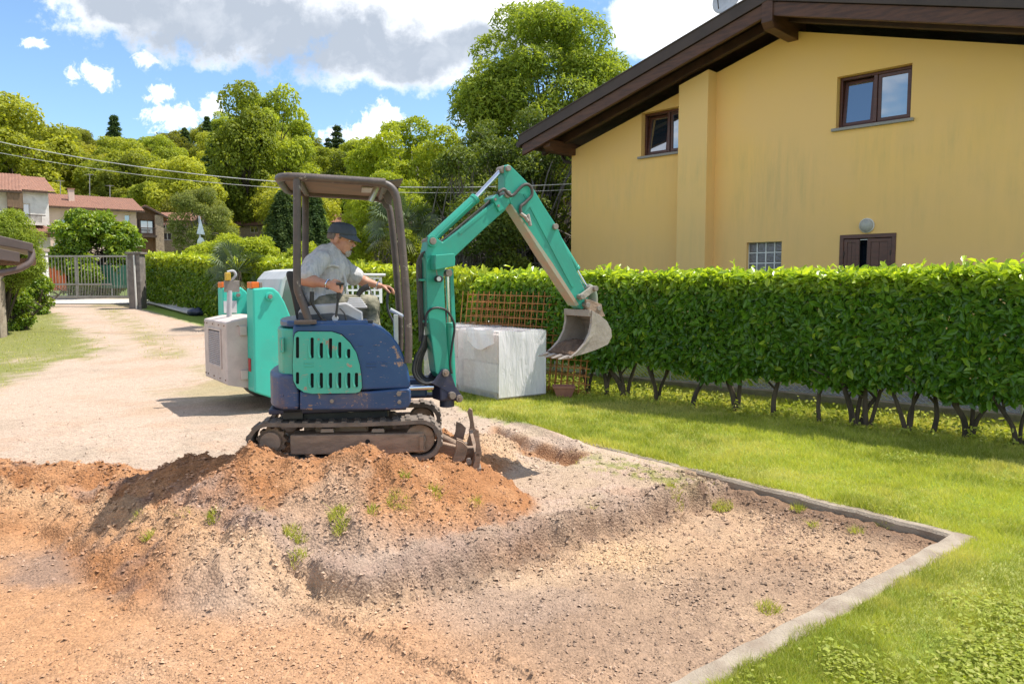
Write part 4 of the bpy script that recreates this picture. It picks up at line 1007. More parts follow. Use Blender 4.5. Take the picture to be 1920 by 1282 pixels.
# shuttered door
u0, u1, z0, z1 = dr
f = MB(H); f.plate([(u0+.002, z0), (u1-.002, z0), (u1-.002, z1-.002), (u0+.002, z1-.002)], [[(u0+.07, z0+.02), (u1-.07, z0+.02), (u1-.07, z1-.07), (u0+.07, z1-.07)]], -.015, .10)
door = f.build('shuttered_door', M_frame, hs, bevel=.006)
MB(H).b6(u0+.072, u1-.072, .20, .21, z0, z1-.05).build('pane', M_glass, door)
um = u0+(u1-u0)*.40
for a, b, hinge, ang in ((u0+.073, u0+(u1-u0)*.36, 0, 0), (u0+(u1-u0)*.50, u1-.073, 1, 0)):
    sh = MB(H); lo, hi = z0+.03, z1-.08; fw = .06
    sh.plate([(a, lo), (b, lo), (b, hi), (a, hi)], [[(a+fw, lo+fw), (b-fw, lo+fw), (b-fw, hi-fw), (a+fw, hi-fw)]], .0, .04)
    shu = sh.build('shutter', M_frame, hs, bevel=.005); shu['label'] = 'dark brown board shutter, slightly ajar'
    kb = max(2, int((b-a-2*fw)/.10)); bw_ = (b-a-2*fw)/kb
    for k in range(kb): MB(H).b6(a+fw+k*bw_+.003, a+fw+(k+1)*bw_-.003, .010, .030, lo+fw-.003, hi-fw+.003).build('board', M_frame, shu)
    hx = a+.01 if not hinge else b-.01
    for zz0 in (hi-.25, lo+.3): MB(H).cyl((hx, -.008, zz0-.04), (hx, -.008, zz0+.04), .012, 8).build('hinge', M_sheet, shu)
# wall lamp
lp = hp(1626, 423)
wl = thing('wall_lamp', H.w(lp[0], 0, lp[1]), 'round frosted bulkhead lamp on the yellow wall above the dark door', 'lamp')
M_frost = mat('frosted_glass', (.42, .40, .34), (.34, .33, .30), .35, 30)
MB(H).tube([(lp[0], -.001, lp[1]), (lp[0], -.04, lp[1])], .125, 28).build('base', M_white, wl, smooth=True, bevel=.004)
MB(H).sphere((lp[0], -.041, lp[1]), .115, 24, 14, (1, .5, 1)).build('dome', M_frost, wl, smooth=True)
# dish on the roof
d0 = P(1358, 4, 16.5); M_dish = mat('dish_grey', (.55, .55, .56), (.45, .45, .46), .4)
ds = thing('satellite_dish', tuple(d0), 'grey satellite dish just showing above the roof slope at the top edge', 'dish')
dm = MB(); dn = Vector((-.75, -.62, .25)).normalized(); a_ = dn.orthogonal().normalized(); b_ = dn.cross(a_); vs_ = [tuple(d0+Vector((.12, .1, .1)))]
for j in range(1, 7):
    for i in range(24):
        t = i/24*2*math.pi; r_ = .36*j/6; vs_.append(tuple(d0+Vector((.12, .1, .1))+(a_*math.cos(t)+b_*math.sin(t))*r_+dn*(r_*r_*.5)))
fs_ = [(0, 1+i, 1+(i+1) % 24) for i in range(24)]+[(1+j*24+i, 1+(j+1)*24+i, 1+(j+1)*24+(i+1) % 24, 1+j*24+(i+1) % 24) for j in range(5) for i in range(24)]
o = dm.add(vs_, fs_).build('reflector', M_dish, ds, smooth=True); sm_ = o.modifiers.new('s', 'SOLIDIFY'); sm_.thickness = .012
dd = d0+Vector((.12, .1, .1)); MB().tube([dd+dn*.0, dd-dn*.12, (dd.x, dd.y, 5.4)], .025, 8).build('mast', M_sheet, ds); MB().tube([dd-b_*.3, dd+dn*.45], .012, 6).build('arm', M_sheet, ds)

# ---------------- paved yard and wire fence behind the hedge
M_tar = mat('asphalt', (.16, .16, .165), (.11, .11, .115), .9, 5, bump=.3, bscale=120)
q1, q2 = Vector((.55, 13.95, 0)), Vector((6.35, 8.85, 0)); ad = (q2-q1).normalized(); an = Vector((-ad.y, ad.x, 0)); an = an if an.y > 0 else -an
yd = MB(); pl_ = [q1-ad*1, q2+ad*6, q2+ad*6+an*6, q1-ad*1+an*4.5]; yd.plan([(p.x, p.y) for p in (pl_ if True else [])], -.2, .035)
props(yd.build('yard_paving', M_tar), kind='structure')
ks = MB(); 
def bar_between(mb, a, b, w, z0, z1):
    d = (b-a).normalized(); nn = Vector((-d.y, d.x, 0))*w/2
    mb.plan([tuple((a-nn)[:2]), tuple((b-nn)[:2]), tuple((b+nn)[:2]), tuple((a+nn)[:2])], z0, z1)
bar_between(ks, q1-ad, q2+ad*4, .12, -.1, .11); props(ks.build('kerb', M_conc, bevel=.01), kind='structure')
M_galv = mat('galvanised_wire', (.45, .46, .47), (.36, .37, .38), .4, 20, metal=.6)
wf = thing('wire_fence', tuple(q1), 'low diamond mesh wire fence on a concrete strip seen under the hedge', 'fence')
L = (q2+ad*1.2-q1).length; hF = .95
wm_ = MB(); sp_ = .065
def strand(s0, z0_, s1, z1_):
    a = q1+ad*s0+Vector((0, 0, z0_)); b = q1+ad*s1+Vector((0, 0, z1_)); wm_.tube([a, b], .0024, 3, cap=False)
s = -hF
fz = .12
while s < L:
    for sg in (1, -1):
        a0, a1 = (s, s+hF*1.25)
        if sg == 1: pA, pB = (a0, fz), (a1, fz+hF)
        else: pA, pB = (a0, fz+hF), (a1, fz)
        def clip(p, q, lim, lo):
            t = (lim-p[0])/(q[0]-p[0]); return (lim, p[1]+(q[1]-p[1])*t)
        if pB[0] <= 0 or pA[0] >= L: continue
        if pA[0] < 0: pA = clip(pA, pB, 0, 0)
        if pB[0] > L: pB = clip(pA, pB, L, 0)
        strand(pA[0], pA[1], pB[0], pB[1])
    s += sp_*1.25
props(wm_.build('mesh', M_galv, wf), kind='stuff')
for i in range(int(L/2.4)+1):
    c = q1+ad*(i*2.4+.3); MB().tube([c, c+Vector((0, 0, fz+hF+.03))], .02, 8).build('post', M_galv, wf, smooth=True)
for z in (fz+.01, fz+hF): MB().tube([q1+Vector((0, 0, z)), q1+ad*L+Vector((0, 0, z))], .004, 5).build('tension_wire', M_galv, wf)

# ---------------- wrapped pallets
M_blocks = mat('grey_concrete_block', (.66, .58, .51), (.58, .51, .45), .9, 8, bump=.4)
M_blockl = mat('light_concrete_block', (.74, .70, .66), (.64, .61, .57), .9, 8, bump=.3)
m = bpy.data.materials.new('plastic_film'); m.use_nodes = True; n = NT(m.node_tree); M_film = m
tc = n('ShaderNodeTexCoord').outputs['Object']
st1 = n('ShaderNodeMapping', {'Vector': tc, 'Scale': (6, 6, 1.1), 'Rotation': (0, 0, 0)}).outputs[0]
wr = n.noise(st1, 2.2, 6, .65, 1.0); wr2 = n.noise(tc, 9, 5, .6, 1.5)
bp = n('ShaderNodeBump', {'Height': n.math('ADD', wr, n.math('MULTIPLY', wr2, .5)), 'Strength': .35, 'Distance': .03})
di = n('ShaderNodeBsdfPrincipled', {'Base Color': (.90, .86, .87, 1), 'Roughness': .25, 'Specular IOR Level': .7, 'Normal': bp.outputs[0]})
tp = n('ShaderNodeBsdfTransparent', {0: (.96, .96, .96, 1)})
op = n.math('ADD', n.math('MULTIPLY', n.ramp(wr2, .45, .75), .10), .36, True)
n('ShaderNodeOutputMaterial', {'Surface': n('ShaderNodeMixShader', {0: op, 1: tp.outputs[0], 2: di.outputs[0]}).outputs[0]})
m = bpy.data.materials.new('white_film'); m.use_nodes = True; n = NT(m.node_tree); M_wfilm = m
tc = n('ShaderNodeTexCoord').outputs['Object']; wr = n.noise(n('ShaderNodeMapping', {'Vector': tc, 'Scale': (5, 5, 1)}).outputs[0], 2.5, 6, .6, .8)
bp = n('ShaderNodeBump', {'Height': wr, 'Strength': .8, 'Distance': .03})
di = n('ShaderNodeBsdfPrincipled', {'Base Color': n.mix(n.ramp(wr, .35, .65), (.86, .82, .83, 1), (.94, .90, .91, 1)), 'Roughness': .3, 'Normal': bp.outputs[0]})
tp = n('ShaderNodeBsdfTransparent', {0: (.9, .9, .9, 1)})
n('ShaderNodeOutputMaterial', {'Surface': n('ShaderNodeMixShader', {0: .86, 1: tp.outputs[0], 2: di.outputs[0]}).outputs[0]})
M_pall = mat('pallet_wood', (.42, .30, .17), (.32, .22, .12), .85, 6, stretch=(1, 6, 6), bump=.3)
PC = Vector((-.21, 10.70, 0)); PF = Fr(PC.x, PC.y, R(35))      # u along the right-hand face, v along the long left face
def pallet(v0, v1, lab, hh, seed):
    rr = random.Random(seed); root = thing('block_pallet', tuple(PF.w(0, v0, 0)), lab, 'pallet', 'wrapped pallets of blocks on the lawn')
    U = .86; VL = v1-v0-.02
    for k in range(4): MB(PF).b6(.03+k*(U-.16)/3, .13+k*(U-.16)/3, v0+.03, v1-.03, .08, .10).build('deck_board', M_pall, root)
    for k in range(3):
        vv = v0+.04+k*(VL-.14)/2; MB(PF).b6(.03, U-.03, vv, vv+.09, 0, .08).build('bearer', M_pall, root)
    nz = 2; zc = .105; nu = 4; nv = 3; bz = (hh-.15)/nz
    for z in range(nz):
        for a in range(nu):
            for b in range(nv):
                if 0 < a < nu-1 and 0 < b < nv-1: continue
                m = MB(PF); j = rr.uniform(-.006, .006)
                m.b6(.05+a*(U-.1)/nu+.003, .05+(a+1)*(U-.1)/nu-.003, v0+.05+b*(VL-.1)/nv+.003+j, v0+.05+(b+1)*(VL-.1)/nv-.003+j, zc+z*bz, zc+(z+1)*bz-.008)
                m.build('block', M_blockl if rr.random() < .4 else M_blocks, root, bevel=.006, seg=1)
    # draped film: slightly pinched box, open underneath
    res = 14; V = []; Fc = []
    def face(fn):
        b = len(V)
        for i in range(res+1):
            for j in range(res+1): V.append(fn(i/res, j/res))
        for i in range(res):
            for j in range(res): Fc.append((b+i*(res+1)+j, b+(i+1)*(res+1)+j, b+(i+1)*(res+1)+j+1, b+i*(res+1)+j+1))
    def nz_(a, b, s_): return .016*float(fbm(np.array([a*5+s_*9]), np.array([b*7]), 1.2, 3, seed)[0])*math.sin(math.pi*min(max(a, 0), 1))*1.2
    face(lambda a, b: tuple(PF.w(a*U, v0+.0-.012+nz_(a, b, 1), .03+b*(hh-.03))))
    face(lambda a, b: tuple(PF.w(0-.006+nz_(a, b, 2), v0+a*VL-.012*(1-a), .03+b*(hh-.03))))
    face(lambda a, b: tuple(PF.w(U+nz_(a, b, 3), v0+a*VL, .03+b*(hh-.03))))
    face(lambda a, b: tuple(PF.w(a*U, v0+VL+nz_(a, b, 4), .03+b*(hh-.03))))
    face(lambda a, b: tuple(PF.w(a*U, v0+b*VL, hh+nz_(a, b, 5)+.01*math.sin(b*9)*math.sin(a*7))))
    b = MB(); b.V = [Vector(v) for v in V]; b.F = Fc; b.build('film', M_film, root, smooth=True)
    return root, U, VL
pr, U_, VL_ = pallet(0, 1.10, 'nearer pallet of pale blocks under wrinkled white plastic, right of the excavator boom foot', 1.00, 4)
# opaque white sheet over the right-hand face with gathered folds
res = 26; V = []; Fc = []
for i in range(res+1):
    for j in range(res+1):
        a, b = i/res, j/res
        fold = .014*math.sin(a*11+b*3)*max(0, b-.35)*(1.4-a)+.012*math.exp(-((a-.62)/.05)**2)*b-.012*math.exp(-((a-.55)/.03)**2)*b
        V.append(PF.w(.005+a*(U_-.01), -.030-fold, .05+b*(1.0-.05)+.012*math.sin(a*11)*(b > .95)))
for i in range(res):
    for j in range(res): Fc.append((i*(res+1)+j, (i+1)*(res+1)+j, (i+1)*(res+1)+j+1, i*(res+1)+j+1))
b = MB(); b.V = V; b.F = Fc; o = b.build('white_sheet', M_wfilm, pr, smooth=True)
b = MB(PF)
cr = [(-.02, .01, 1.0)]
for k in range(22):
    pass
res = 12; V = []; Fc = []
for i in range(res+1):
    for j in range(5):
        a = i/res; V.append(PF.w(-.025-.012*math.sin(a*14+j), .05+a*.75, 1.012-j*.045*(1+.6*math.sin(a*3.1))*(1 if j else .2)+.012*math.sin(a*9)))
for i in range(res):
    for j in range(4): Fc.append((i*5+j, (i+1)*5+j, (i+1)*5+j+1, i*5+j+1))
b.V = V; b.F = Fc; b.build('film_flap', M_wfilm, pr, smooth=True)
pallet(1.12, 2.22, 'farther pallet of grey blocks under plastic film, behind the excavator boom foot', 1.02, 9)

# ---------------- rusty reinforcing mesh leaning on the hedge
M_rust = mat('rusty_steel', (.50, .20, .06), (.30, .12, .04), .9, 12, bump=.5, bscale=90)
def rebar(px0, px1, ytop, ybot, Ym, lab, dv, sh, sp=.105):
    a = P(px0, ybot, Ym); b = P(px1, ybot, Ym-1.35); d = Vector((b.x-a.x, b.y-a.y, 0)); Lm = d.length; d.normalize(); a.z = .02
    nrm_ = Vector((-d.y, d.x, 0)); top = P(px0, ytop, Ym).z
    root = thing('steel_mesh', tuple(a), lab, 'steel mesh', 'sheets of rusty reinforcing mesh')
    k = 0; s_ = sh
    while s_ < Lm:
        rnd = random.uniform(-.006, .006)
        MB().tube([a+d*(s_-.05)+nrm_*dv, a+d*(s_+rnd+.05)+nrm_*(dv+.10)+Vector((0, 0, top))], .0075, 5).build('upright_bar', M_rust, root); s_ += sp
    z = .06+sh*.3
    while z < top:
        t = z/top; MB().tube([a+d*(-.03+.02*k)+nrm_*(dv+.10*t-.008)+Vector((0, 0, z)), a+d*Lm+nrm_*(dv+.10*t-.008)+Vector((0, 0, z-.03))], .0075, 5).build('cross_bar', M_rust, root); z += .118; k += 1
rebar(858, 1108, 548, 742, 12.5, 'rusty square steel mesh leaning on the hedge behind the pallets, front sheet', -.05, .04)
rebar(868, 1096, 553, 742, 12.58, 'second rusty steel mesh sheet close behind the front one', .0, .085)
# terracotta pot on its side
M_terra = mat('terracotta', (.36, .16, .10), (.28, .12, .08), .85, 6, bump=.2)
pb = G(1057, 744); pt = thing('flower_pot', tuple(pb), 'terracotta trough pot standing in the grass by the hedge, right of the wrapped pallets', 'pot')
m = MB(); w_, h_ = .17, .17
m.V = []; ring = lambda hw, hd, z: [tuple(pb+Vector((x*hw, y*hd, z))) for x, y in ((-1, -1), (1, -1), (1, 1), (-1, 1))]
q = ring(.105, .09, 0)+ring(.155, .12, .14)+ring(.165, .13, .141)+ring(.165, .13, .175)+ring(.14, .105, .175)+ring(.12, .09, .03)
m.add([tuple(v) for v in q], [(3, 2, 1, 0)]+[(k*4+i, k*4+(i+1) % 4, k*4+4+(i+1) % 4, k*4+4+i) for k in range(5) for i in range(4)]+[(20, 21, 22, 23)]).build('trough', M_terra, pt, bevel=.008)
# ================================================================== LEFT SIDE: gate, village houses, eave
M_cream = mat('cream_render', (.66, .60, .48), (.56, .50, .40), .9, 1.2, bump=.2, grime=.15)
M_pink = mat('pink_render', (.66, .50, .40), (.58, .44, .35), .9, 1.0, grime=.12, grimecol=(.30, .22, .18))
M_whiteR = mat('white_render', (.72, .68, .62), (.60, .56, .50), .9, 1.5, grime=.3, grimecol=(.35, .32, .30))
M_stoneR = mat('rubble_stone', (.38, .29, .20), (.24, .18, .13), .95, 7, bump=.8, bscale=12)
M_tile = mat('clay_tile', (.34, .17, .11), (.25, .13, .09), .9, 5, bump=.6, bscale=20, grime=.15, grimecol=(.18, .12, .09))
M_tileb = mat('clay_tile_weathered', (.34, .17, .12), (.24, .13, .10), .9, 4, bump=.6)
M_brownw = mat('weathered_boards', (.22, .13, .075), (.14, .085, .05), .85, 4, stretch=(8, 8, .6), bump=.4)
M_dwood = mat('dark_timber', (.075, .045, .03), (.045, .03, .022), .8, 4)
M_paint = mat('grey_gate_paint', (.36, .33, .28), (.28, .25, .21), .6, 8, metal=.2, wear=(.30, .16, .09), wearamt=.02)
def tiled(fr, u0, u1, vE, zE, vR, zR, pitch=.22):
    """corrugated tile slope from eave (vE,zE) up to ridge (vR,zR)"""
    m = MB(fr); cols = max(2, int((u1-u0)/pitch)); rows = max(3, int(math.hypot(vR-vE, zR-zE)/.38)); k = 4
    N_ = cols*k; vs = []
    for j in range(rows+1):
        for s_ in (0, 1):
            t = min(1, (j+s_*.999)/rows) if s_ else j/rows
            for i in range(N_+1):
                a = i/N_; zz = .035*abs(math.sin(math.pi*a*cols))+(.035 if s_ == 0 else 0)
                vs.append((u0+(u1-u0)*a, vE+(vR-vE)*t, zE+(zR-zE)*t+zz))
    fs = []
    for j in range(2*(rows+1)-1):
        for i in range(N_): b = j*(N_+1)+i; fs.append((b, b+1, b+N_+2, b+N_+1))
    m.add(vs, fs); m.b6(u0, u1, min(vE, vE+.02), vE+.02, zE-.05, zE-.0)
    return m
def cottage(name, lab, ox, oy, th, w, d, ze, zr, z0, wallm, tilem, wins=(), ov=.5, gable='side', extra=None, chim=None):
    """box walls plus a two slope tiled roof. gable='side': ridge runs along u; 'front': gable faces the viewer"""
    fr = Fr(ox, oy, th); root = thing(name, (ox, oy, z0), lab, 'house')
    m = MB(fr)
    holes = [[(a, b), (c, b), (c, e), (a, e)] for a, c, b, e in wins]
    if gable == 'side':
        m.plate([(0, z0-2), (w, z0-2), (w, ze), (0, ze)], holes, 0, .3)
        for u_ in (0, w-.3):
            q = [(.302, z0-2), (d, z0-2), (d, ze-.05), (d/2, zr-.12), (.302, ze-.05)]; vs = [(u_, p[0], p[1]) for p in q]+[(u_+.3, p[0], p[1]) for p in q]
            m.add(vs, [(0, 1, 2, 3, 4), (9, 8, 7, 6, 5)]+[(i, (i+1) % 5, (i+1) % 5+5, i+5) for i in range(5)])
        m.b6(.3, w-.3, d-.3, d, z0-2, ze)
        m.build('wall', wallm, root)
        s_ = (zr-ze)/(d/2)
        tiled(fr, -ov, w+ov, -ov, ze-ov*s_+.06, d/2, zr+.06).build('roof', tilem, root)
        tiled(fr, -ov, w+ov, d+ov, ze-ov*s_+.06, d/2, zr+.06).build('roof', tilem, root)
        MB(fr).prism([(-ov, ze-ov*s_+.03-.12), (w+ov, ze-ov*s_+.03-.12), (w+ov, ze-ov*s_+.05), (-ov, ze-ov*s_+.05)], -ov, -ov+.04).build('fascia', M_dwood, root)
        for i in range(int(w/1.0)+1): MB(fr).b6(i*1.0, i*1.0+.12, -ov+.05, .0, ze-ov*s_-.06, ze-ov*s_+.06).build('rafter_end', M_dwood, root)
    else:
        m.plate([(0, z0-2), (w, z0-2), (w, ze), (w/2, zr), (0, ze)], holes, 0, .3)
        m.b6(0, .3, .302, d, z0-2, ze); m.b6(w-.3, w, .302, d, z0-2, ze); m.b6(.302, w-.302, d-.3, d, z0-2, ze)
        m.build('wall', wallm, root)
        fr2 = Fr(*(fr.w(0, 0, 0)[:2]), th+math.pi/2); s_ = (zr-ze)/(w/2)
        # in fr2: u runs into depth, v runs along -fr.u
        tiled(fr2, -ov, d+ov, ov, ze-ov*s_+.06, -w/2, zr+.06).build('roof', tilem, root)
        tiled(fr2, -ov, d+ov, -w-ov, ze-ov*s_+.06, -w/2, zr+.06).build('roof', tilem, root)
        for sg, a, b in ((0, -ov, w/2), (1, w/2, w+ov)):
            za, zb_ = (ze-ov*s_, zr) if sg == 0 else (zr, ze-ov*s_)
            MB(fr).prism([(a, za-.13), (b, zb_-.13), (b, zb_+.04), (a, za+.04)], -ov, -ov+.05).build('barge_board', M_dwood, root)
    for a, c, b, e in wins:
        wn = MB(fr).plate([(a+.002, b+.002), (c-.002, b+.002), (c-.002, e-.002), (a+.002, e-.002)], [[(a+.07, b+.07), (c-.07, b+.07), (c-.07, e-.07), (a+.07, e-.07)]], .1, .16).build('window', M_whiteR if name != 'barn' else M_dwood, root)
        MB(fr).b6(a+.05, c-.05, .17, .19, b+.05, e-.05).build('pane', M_glass, wn)
        if c-a > .8: MB(fr).b6((a+c)/2-.03, (a+c)/2+.03, .09, .168, b+.07, e-.07).build('mullion', M_whiteR, wn)
    if chim:
        cu, cv, cz, ch = chim; MB(fr).b6(cu-.25, cu+.25, cv-.25, cv+.25, cz-.8, cz+ch).build('chimney', wallm, root); MB(fr).b6(cu-.32, cu+.32, cv-.32, cv+.32, cz+ch+.002, cz+ch+.08).build('chimney_cap', tilem, root)
    return fr, root
def X(px, Y): return (px-960)/F*Y
def Z(py, Y): return P(960, py, Y).z
# long pink house, receding to the right. K scales the village out to its real distance
K = 1.9
def span(p0, Y0, p1, Y1): xa, xb = X(p0, Y0*K), X(p1, Y1*K); return xa, Y0*K, math.atan2((Y1-Y0)*K, xb-xa), math.hypot(xb-xa, (Y1-Y0)*K)
def ZK(py, Y): return Z(py, Y*K)
xa, ya, th, w = span(98, 38, 262, 40.5)
fr, pk = cottage('village_house', 'long pink rendered house with a red tile roof behind the round green tree', xa, ya, th, w, 9, ZK(384, 38), ZK(360, 39), 3.0, M_pink, M_tile, wins=[(w*.10, w*.21, ZK(432, 38.2), ZK(410, 38.2)), (w*.86, w*.93, ZK(425, 40), ZK(402, 40))], ov=.7, chim=(w*.30, 2.0, ZK(376, 39.5), 1.1))
xa, ya, th, w = span(48, 35.6, 101, 36.4)
fr, wh = cottage('village_house', 'white rendered house with stained wall and balcony left of the pink house', xa, ya, th, w, 7, ZK(354, 35.7), ZK(333, 37.5), 3.0, M_whiteR, M_tile, wins=[(w*.10, w*.34, ZK(408, 35.6), ZK(381, 35.6))])
zb_ = ZK(417, 35.3); bal = MB(fr).b6(-.3, w*.75, -1.3, -.002, zb_-.22, zb_).build('balcony', M_whiteR, wh); zt2 = ZK(404, 35.3)
for k in range(18): MB(fr).b6(-.25+k*(w*.75)/18, -.25+k*(w*.75)/18+.04, -1.28, -1.24, zb_+.001, zt2).build('baluster', M_dwood, bal)
MB(fr).b6(-.3, w*.75, -1.3, -1.22, zt2+.001, zt2+.08).build('handrail', M_dwood, bal)
tiled(fr, -.5, w+.9, -2.6, ZK(434, 34.6), .0, ZK(417, 35.6)-.3).build('porch_roof', M_tile, wh)
MB(fr).prism([(-.5, ZK(452, 34.8)), (w+.5, ZK(440, 34.8)), (w+.6, ZK(434, 34.8)-.06), (-.5, ZK(434, 34.8)-.06)], -2.2, -1.9).build('porch_beam', M_brownw, wh)
for u_ in (.05, w-.2): MB(fr).b6(u_, u_+.35, -2.2, -1.9, 1, ZK(454, 34.6)-.002).build('porch_post', M_whiteR, wh)
# nearest house at the very left, deep brown eave
th = R(33); w = 5.0; xe_, ye_ = X(24, 31*K), 31*K; xa, ya = xe_-w*math.cos(th), ye_-w*math.sin(th)
fr, nh = cottage('village_house', 'cream house with arched loggia and deep tiled eave at the left edge', xa, ya, th, w, 8, ZK(352, 31), ZK(329, 33), 2.5, M_cream, M_tile, wins=[(w-2.2, w-.5, ZK(382, 31), ZK(364, 31)), (w-2.2, w-.4, ZK(425, 31), ZK(394, 31))], ov=1.0)
MB(fr).prism([(w+.02, ZK(352, 31)-1.5), (w+1.05, ZK(352, 31)-1.6), (w+1.05, ZK(352, 31)-.35), (w+.02, ZK(352, 31)-.25)], -.9, 6).build('eave_boarding', M_brownw, nh)
zb_ = ZK(396, 30.5); MB(fr).b6(w-3, w+.8, -1.6, -.002, zb_-.25, zb_).build('balcony', M_whiteR, nh)
# clad barn with stone piers
xa, ya, th, w = span(246, 42, 310, 43)
ze = ZK(401, 42.5); fr, bn = cottage('barn', 'barn house with brown board gable, stone piers and balcony', xa, ya, th, w, 8, ze-.1, ze+w*.5*.46, 3, M_brownw, M_tileb, wins=[(w*.36, w*.80, ZK(438, 42.5), ZK(413, 42.5))], gable='front', ov=.8)
for u_ in (-.04, w-.8): MB(fr).b6(u_, u_+.84, -.6, -.02, 1, ze+(.35 if u_ < 1 else -.1)).build('stone_pier', M_stoneR, bn, bevel=.03)
zb_ = ZK(441, 42); zt2 = ZK(429, 42); bl = MB(fr).b6(.84, w-.84, -1.8, -.02, zb_-.25, zb_).build('balcony', M_dwood, bn)
for k in range(16): MB(fr).b6(.9+k*(w-1.8)/16, .94+k*(w-1.8)/16, -1.76, -1.72, zb_+.001, zt2).build('baluster', M_dwood, bl)
MB(fr).b6(.84, w-.84, -1.8, -1.7, zt2+.001, zt2+.08).build('handrail', M_dwood, bl)
nbd = 16
for k in range(nbd):
    u_ = .84+k*(w-1.68)/nbd; um_ = u_+(w-1.68)/nbd/2; MB(fr).b6(u_+.012, u_+(w-1.68)/nbd-.012, -.05, -.002, ZK(411, 42), ze+(w/2-abs(um_-w/2))*.46-.3).build('cladding_board', M_brownw, bn)
for a_ in (.24, .82): MB(fr).b6(w*a_-.3, w*a_+.3, -.10, -.004, ZK(438, 42.5), ZK(413, 42.5)).build('shutter', M_dwood, bn)
# more roofs beyond
def small_cot(lab, px0, Y0, w, e, r, wins, z0, chim=None):
    Yk = Y0*K; cottage('stone_cottage', lab, X(px0, Yk), Yk, .12, w, 6, Z(e, Yk), Z(r, Yk+3), z0, M_stoneR, M_tile, wins=[(a*w, b*w, Z(c, Yk), Z(d, Yk)) for a, b, c, d in wins], ov=.6, chim=chim)
small_cot('small stone cottage with open dark windows and tile roof behind the olive tree', 303, 47, 4.2, 412, 400, [(.06, .3, 428, 416), (.42, .8, 425, 415), (.1, .34, 450, 436)], 3)
small_cot('cottage with chimney under the dark drooping conifer', 451, 58, 5.6, 419, 402, [(.3, .5, 436, 424), (.6, .78, 436, 424)], 5, chim=(1.6, 2.6, Z(404, 112), .9))
small_cot('cottage whose red roof shows just above the driver cap', 612, 58, 6.2, 415, 402, [(.1, .3, 430, 420), (.55, .75, 430, 420)], 5)
# television aerials and lines
M_pole = mat('grey_pole', (.33, .32, .31), (.25, .24, .23), .6, metal=.4)
for px, py0, py1, Y, lab in ((168, 326, 378, 46, 'tall television aerial on the pink house roof'), (206, 347, 372, 46, 'short television aerial on the right part of the pink roof'), (113, 338, 366, 44, 'small television aerial near the left end of the pink roof')):
    Y *= 1.75; a = P(px, py1+6, Y); b = P(px, py0, Y); ae = thing('aerial', tuple(a), lab, 'aerial')
    MB().tube([a-Vector((0, 0, .5)), b], .04, 6).build('mast', M_pole, ae)
    for k in range(5): MB().tube([b+Vector((-.45+k*.02, -.2+k*.1, -.08)), b+Vector((.45-k*.02, -.2+k*.1, -.08))], .012, 4).build('element', M_pole, ae)
    MB().tube([b+Vector((0, -.35, -.08)), b+Vector((0, .35, -.08))], .014, 4).build('boom', M_pole, ae)
M_cable = mat('aluminium_cable', (.62, .62, .62), (.5, .5, .5), .4, metal=.3)
def cable(p, q, sag, r, lab):
    pts = [p.lerp(q, t/30)-Vector((0, 0, sag*4*(t/30)*(1-t/30))) for t in range(31)]
    props(MB().tube(pts, r, 6).build('overhead_cable', M_cable, smooth=True, loc=tuple(p)), lab, 'cable', 'overhead cables')
cable(P(-120, 238, 21), H.w(-.02, .1, P(1069, 344, 17.9).z), .62, .010, 'upper and thicker of the two overhead cables crossing to the yellow house')
cable(P(-120, 262, 21), H.w(-.02, .2, P(1069, 354, 17.9).z), .55, .006, 'thinner lower overhead cable crossing to the yellow house')
# road sign seen from behind, at the hedge
M_signb = mat('sign_back', (.42, .46, .50), (.34, .38, .42), .35, metal=.6)
b0 = P(376, 482, 30); zs = float(zb(30, b0.x)); sg = thing('road_sign', (b0.x, 30, zs), 'pair of road signs on a white post seen edge-on from behind above the hedge', 'road sign')
MB().tube([(b0.x, 30, zs-.1), (b0.x, 30, P(376, 405, 30).z)], .035, 10).build('post', M_galv, sg, smooth=True)
tz = P(376, 418, 30).z; SF = Fr(b0.x, 30, R(80))
MB(SF).prism([(-.28, tz-.45), (.28, tz-.45), (0, tz+.18)], -.05, -.038).build('triangle_plate', M_signb, sg, bevel=.004)
MB(SF).disc((0, P(376, 458, 30).z), .27, -.05, -.038).build('round_plate', M_signb, sg, bevel=.004)

# ---------------- gate and pillars
YG = 26.8; gz = .93
gA = Vector((X(52, YG), YG, 0)); gB = Vector((X(246, YG), YG, 0))
zt, zb0 = P(150, 479, YG).z, P(150, 559, YG).z
gate = thing('sliding_gate', (gA.x, YG, zb0), 'long grey barred metal gate across the top of the drive', 'gate')
MB().b6(gA.x, gB.x, YG-.03, YG+.03, zt-.06, zt).build('top_rail', M_paint, gate, bevel=.005)
MB().b6(gA.x, gB.x, YG-.035, YG+.035, zb0, zb0+.09).build('bottom_rail', M_paint, gate, bevel=.005)
zm = P(150, 533, YG).z
MB().b6(gA.x+.25, X(213, YG), YG-.055, YG-.008, zm-.03, zm+.03).build('middle_rail', M_paint, gate, bevel=.005)
for px in (53, 147, 243): MB().b6(X(px, YG)-.035, X(px, YG)+.035, YG-.032, YG+.032, zb0+.091, zt-.061).build('stile', M_paint, gate)
i = 0; x = gA.x+.14
while x < gB.x-.1:
    MB().cyl((x, YG, zb0+.09), (x, YG, zt-.06), .011, 6).build('bar', M_paint, gate); x += .115
x = gA.x+.20
while x < gB.x-.1:
    MB().cyl((x, YG, zb0+.09), (x, YG, zm-.03), .008, 5).build('short_bar', M_paint, gate); x += .115
M_oldc = mat('old_concrete', (.22, .185, .16), (.14, .12, .105), .95, 4, bump=.5, grime=.3, grimecol=(.40, .37, .33))
pi = thing('gate_pillar', (X(259, 26), 26, .85), 'dark weathered concrete gate pillar at the end of the hedge', 'pillar')
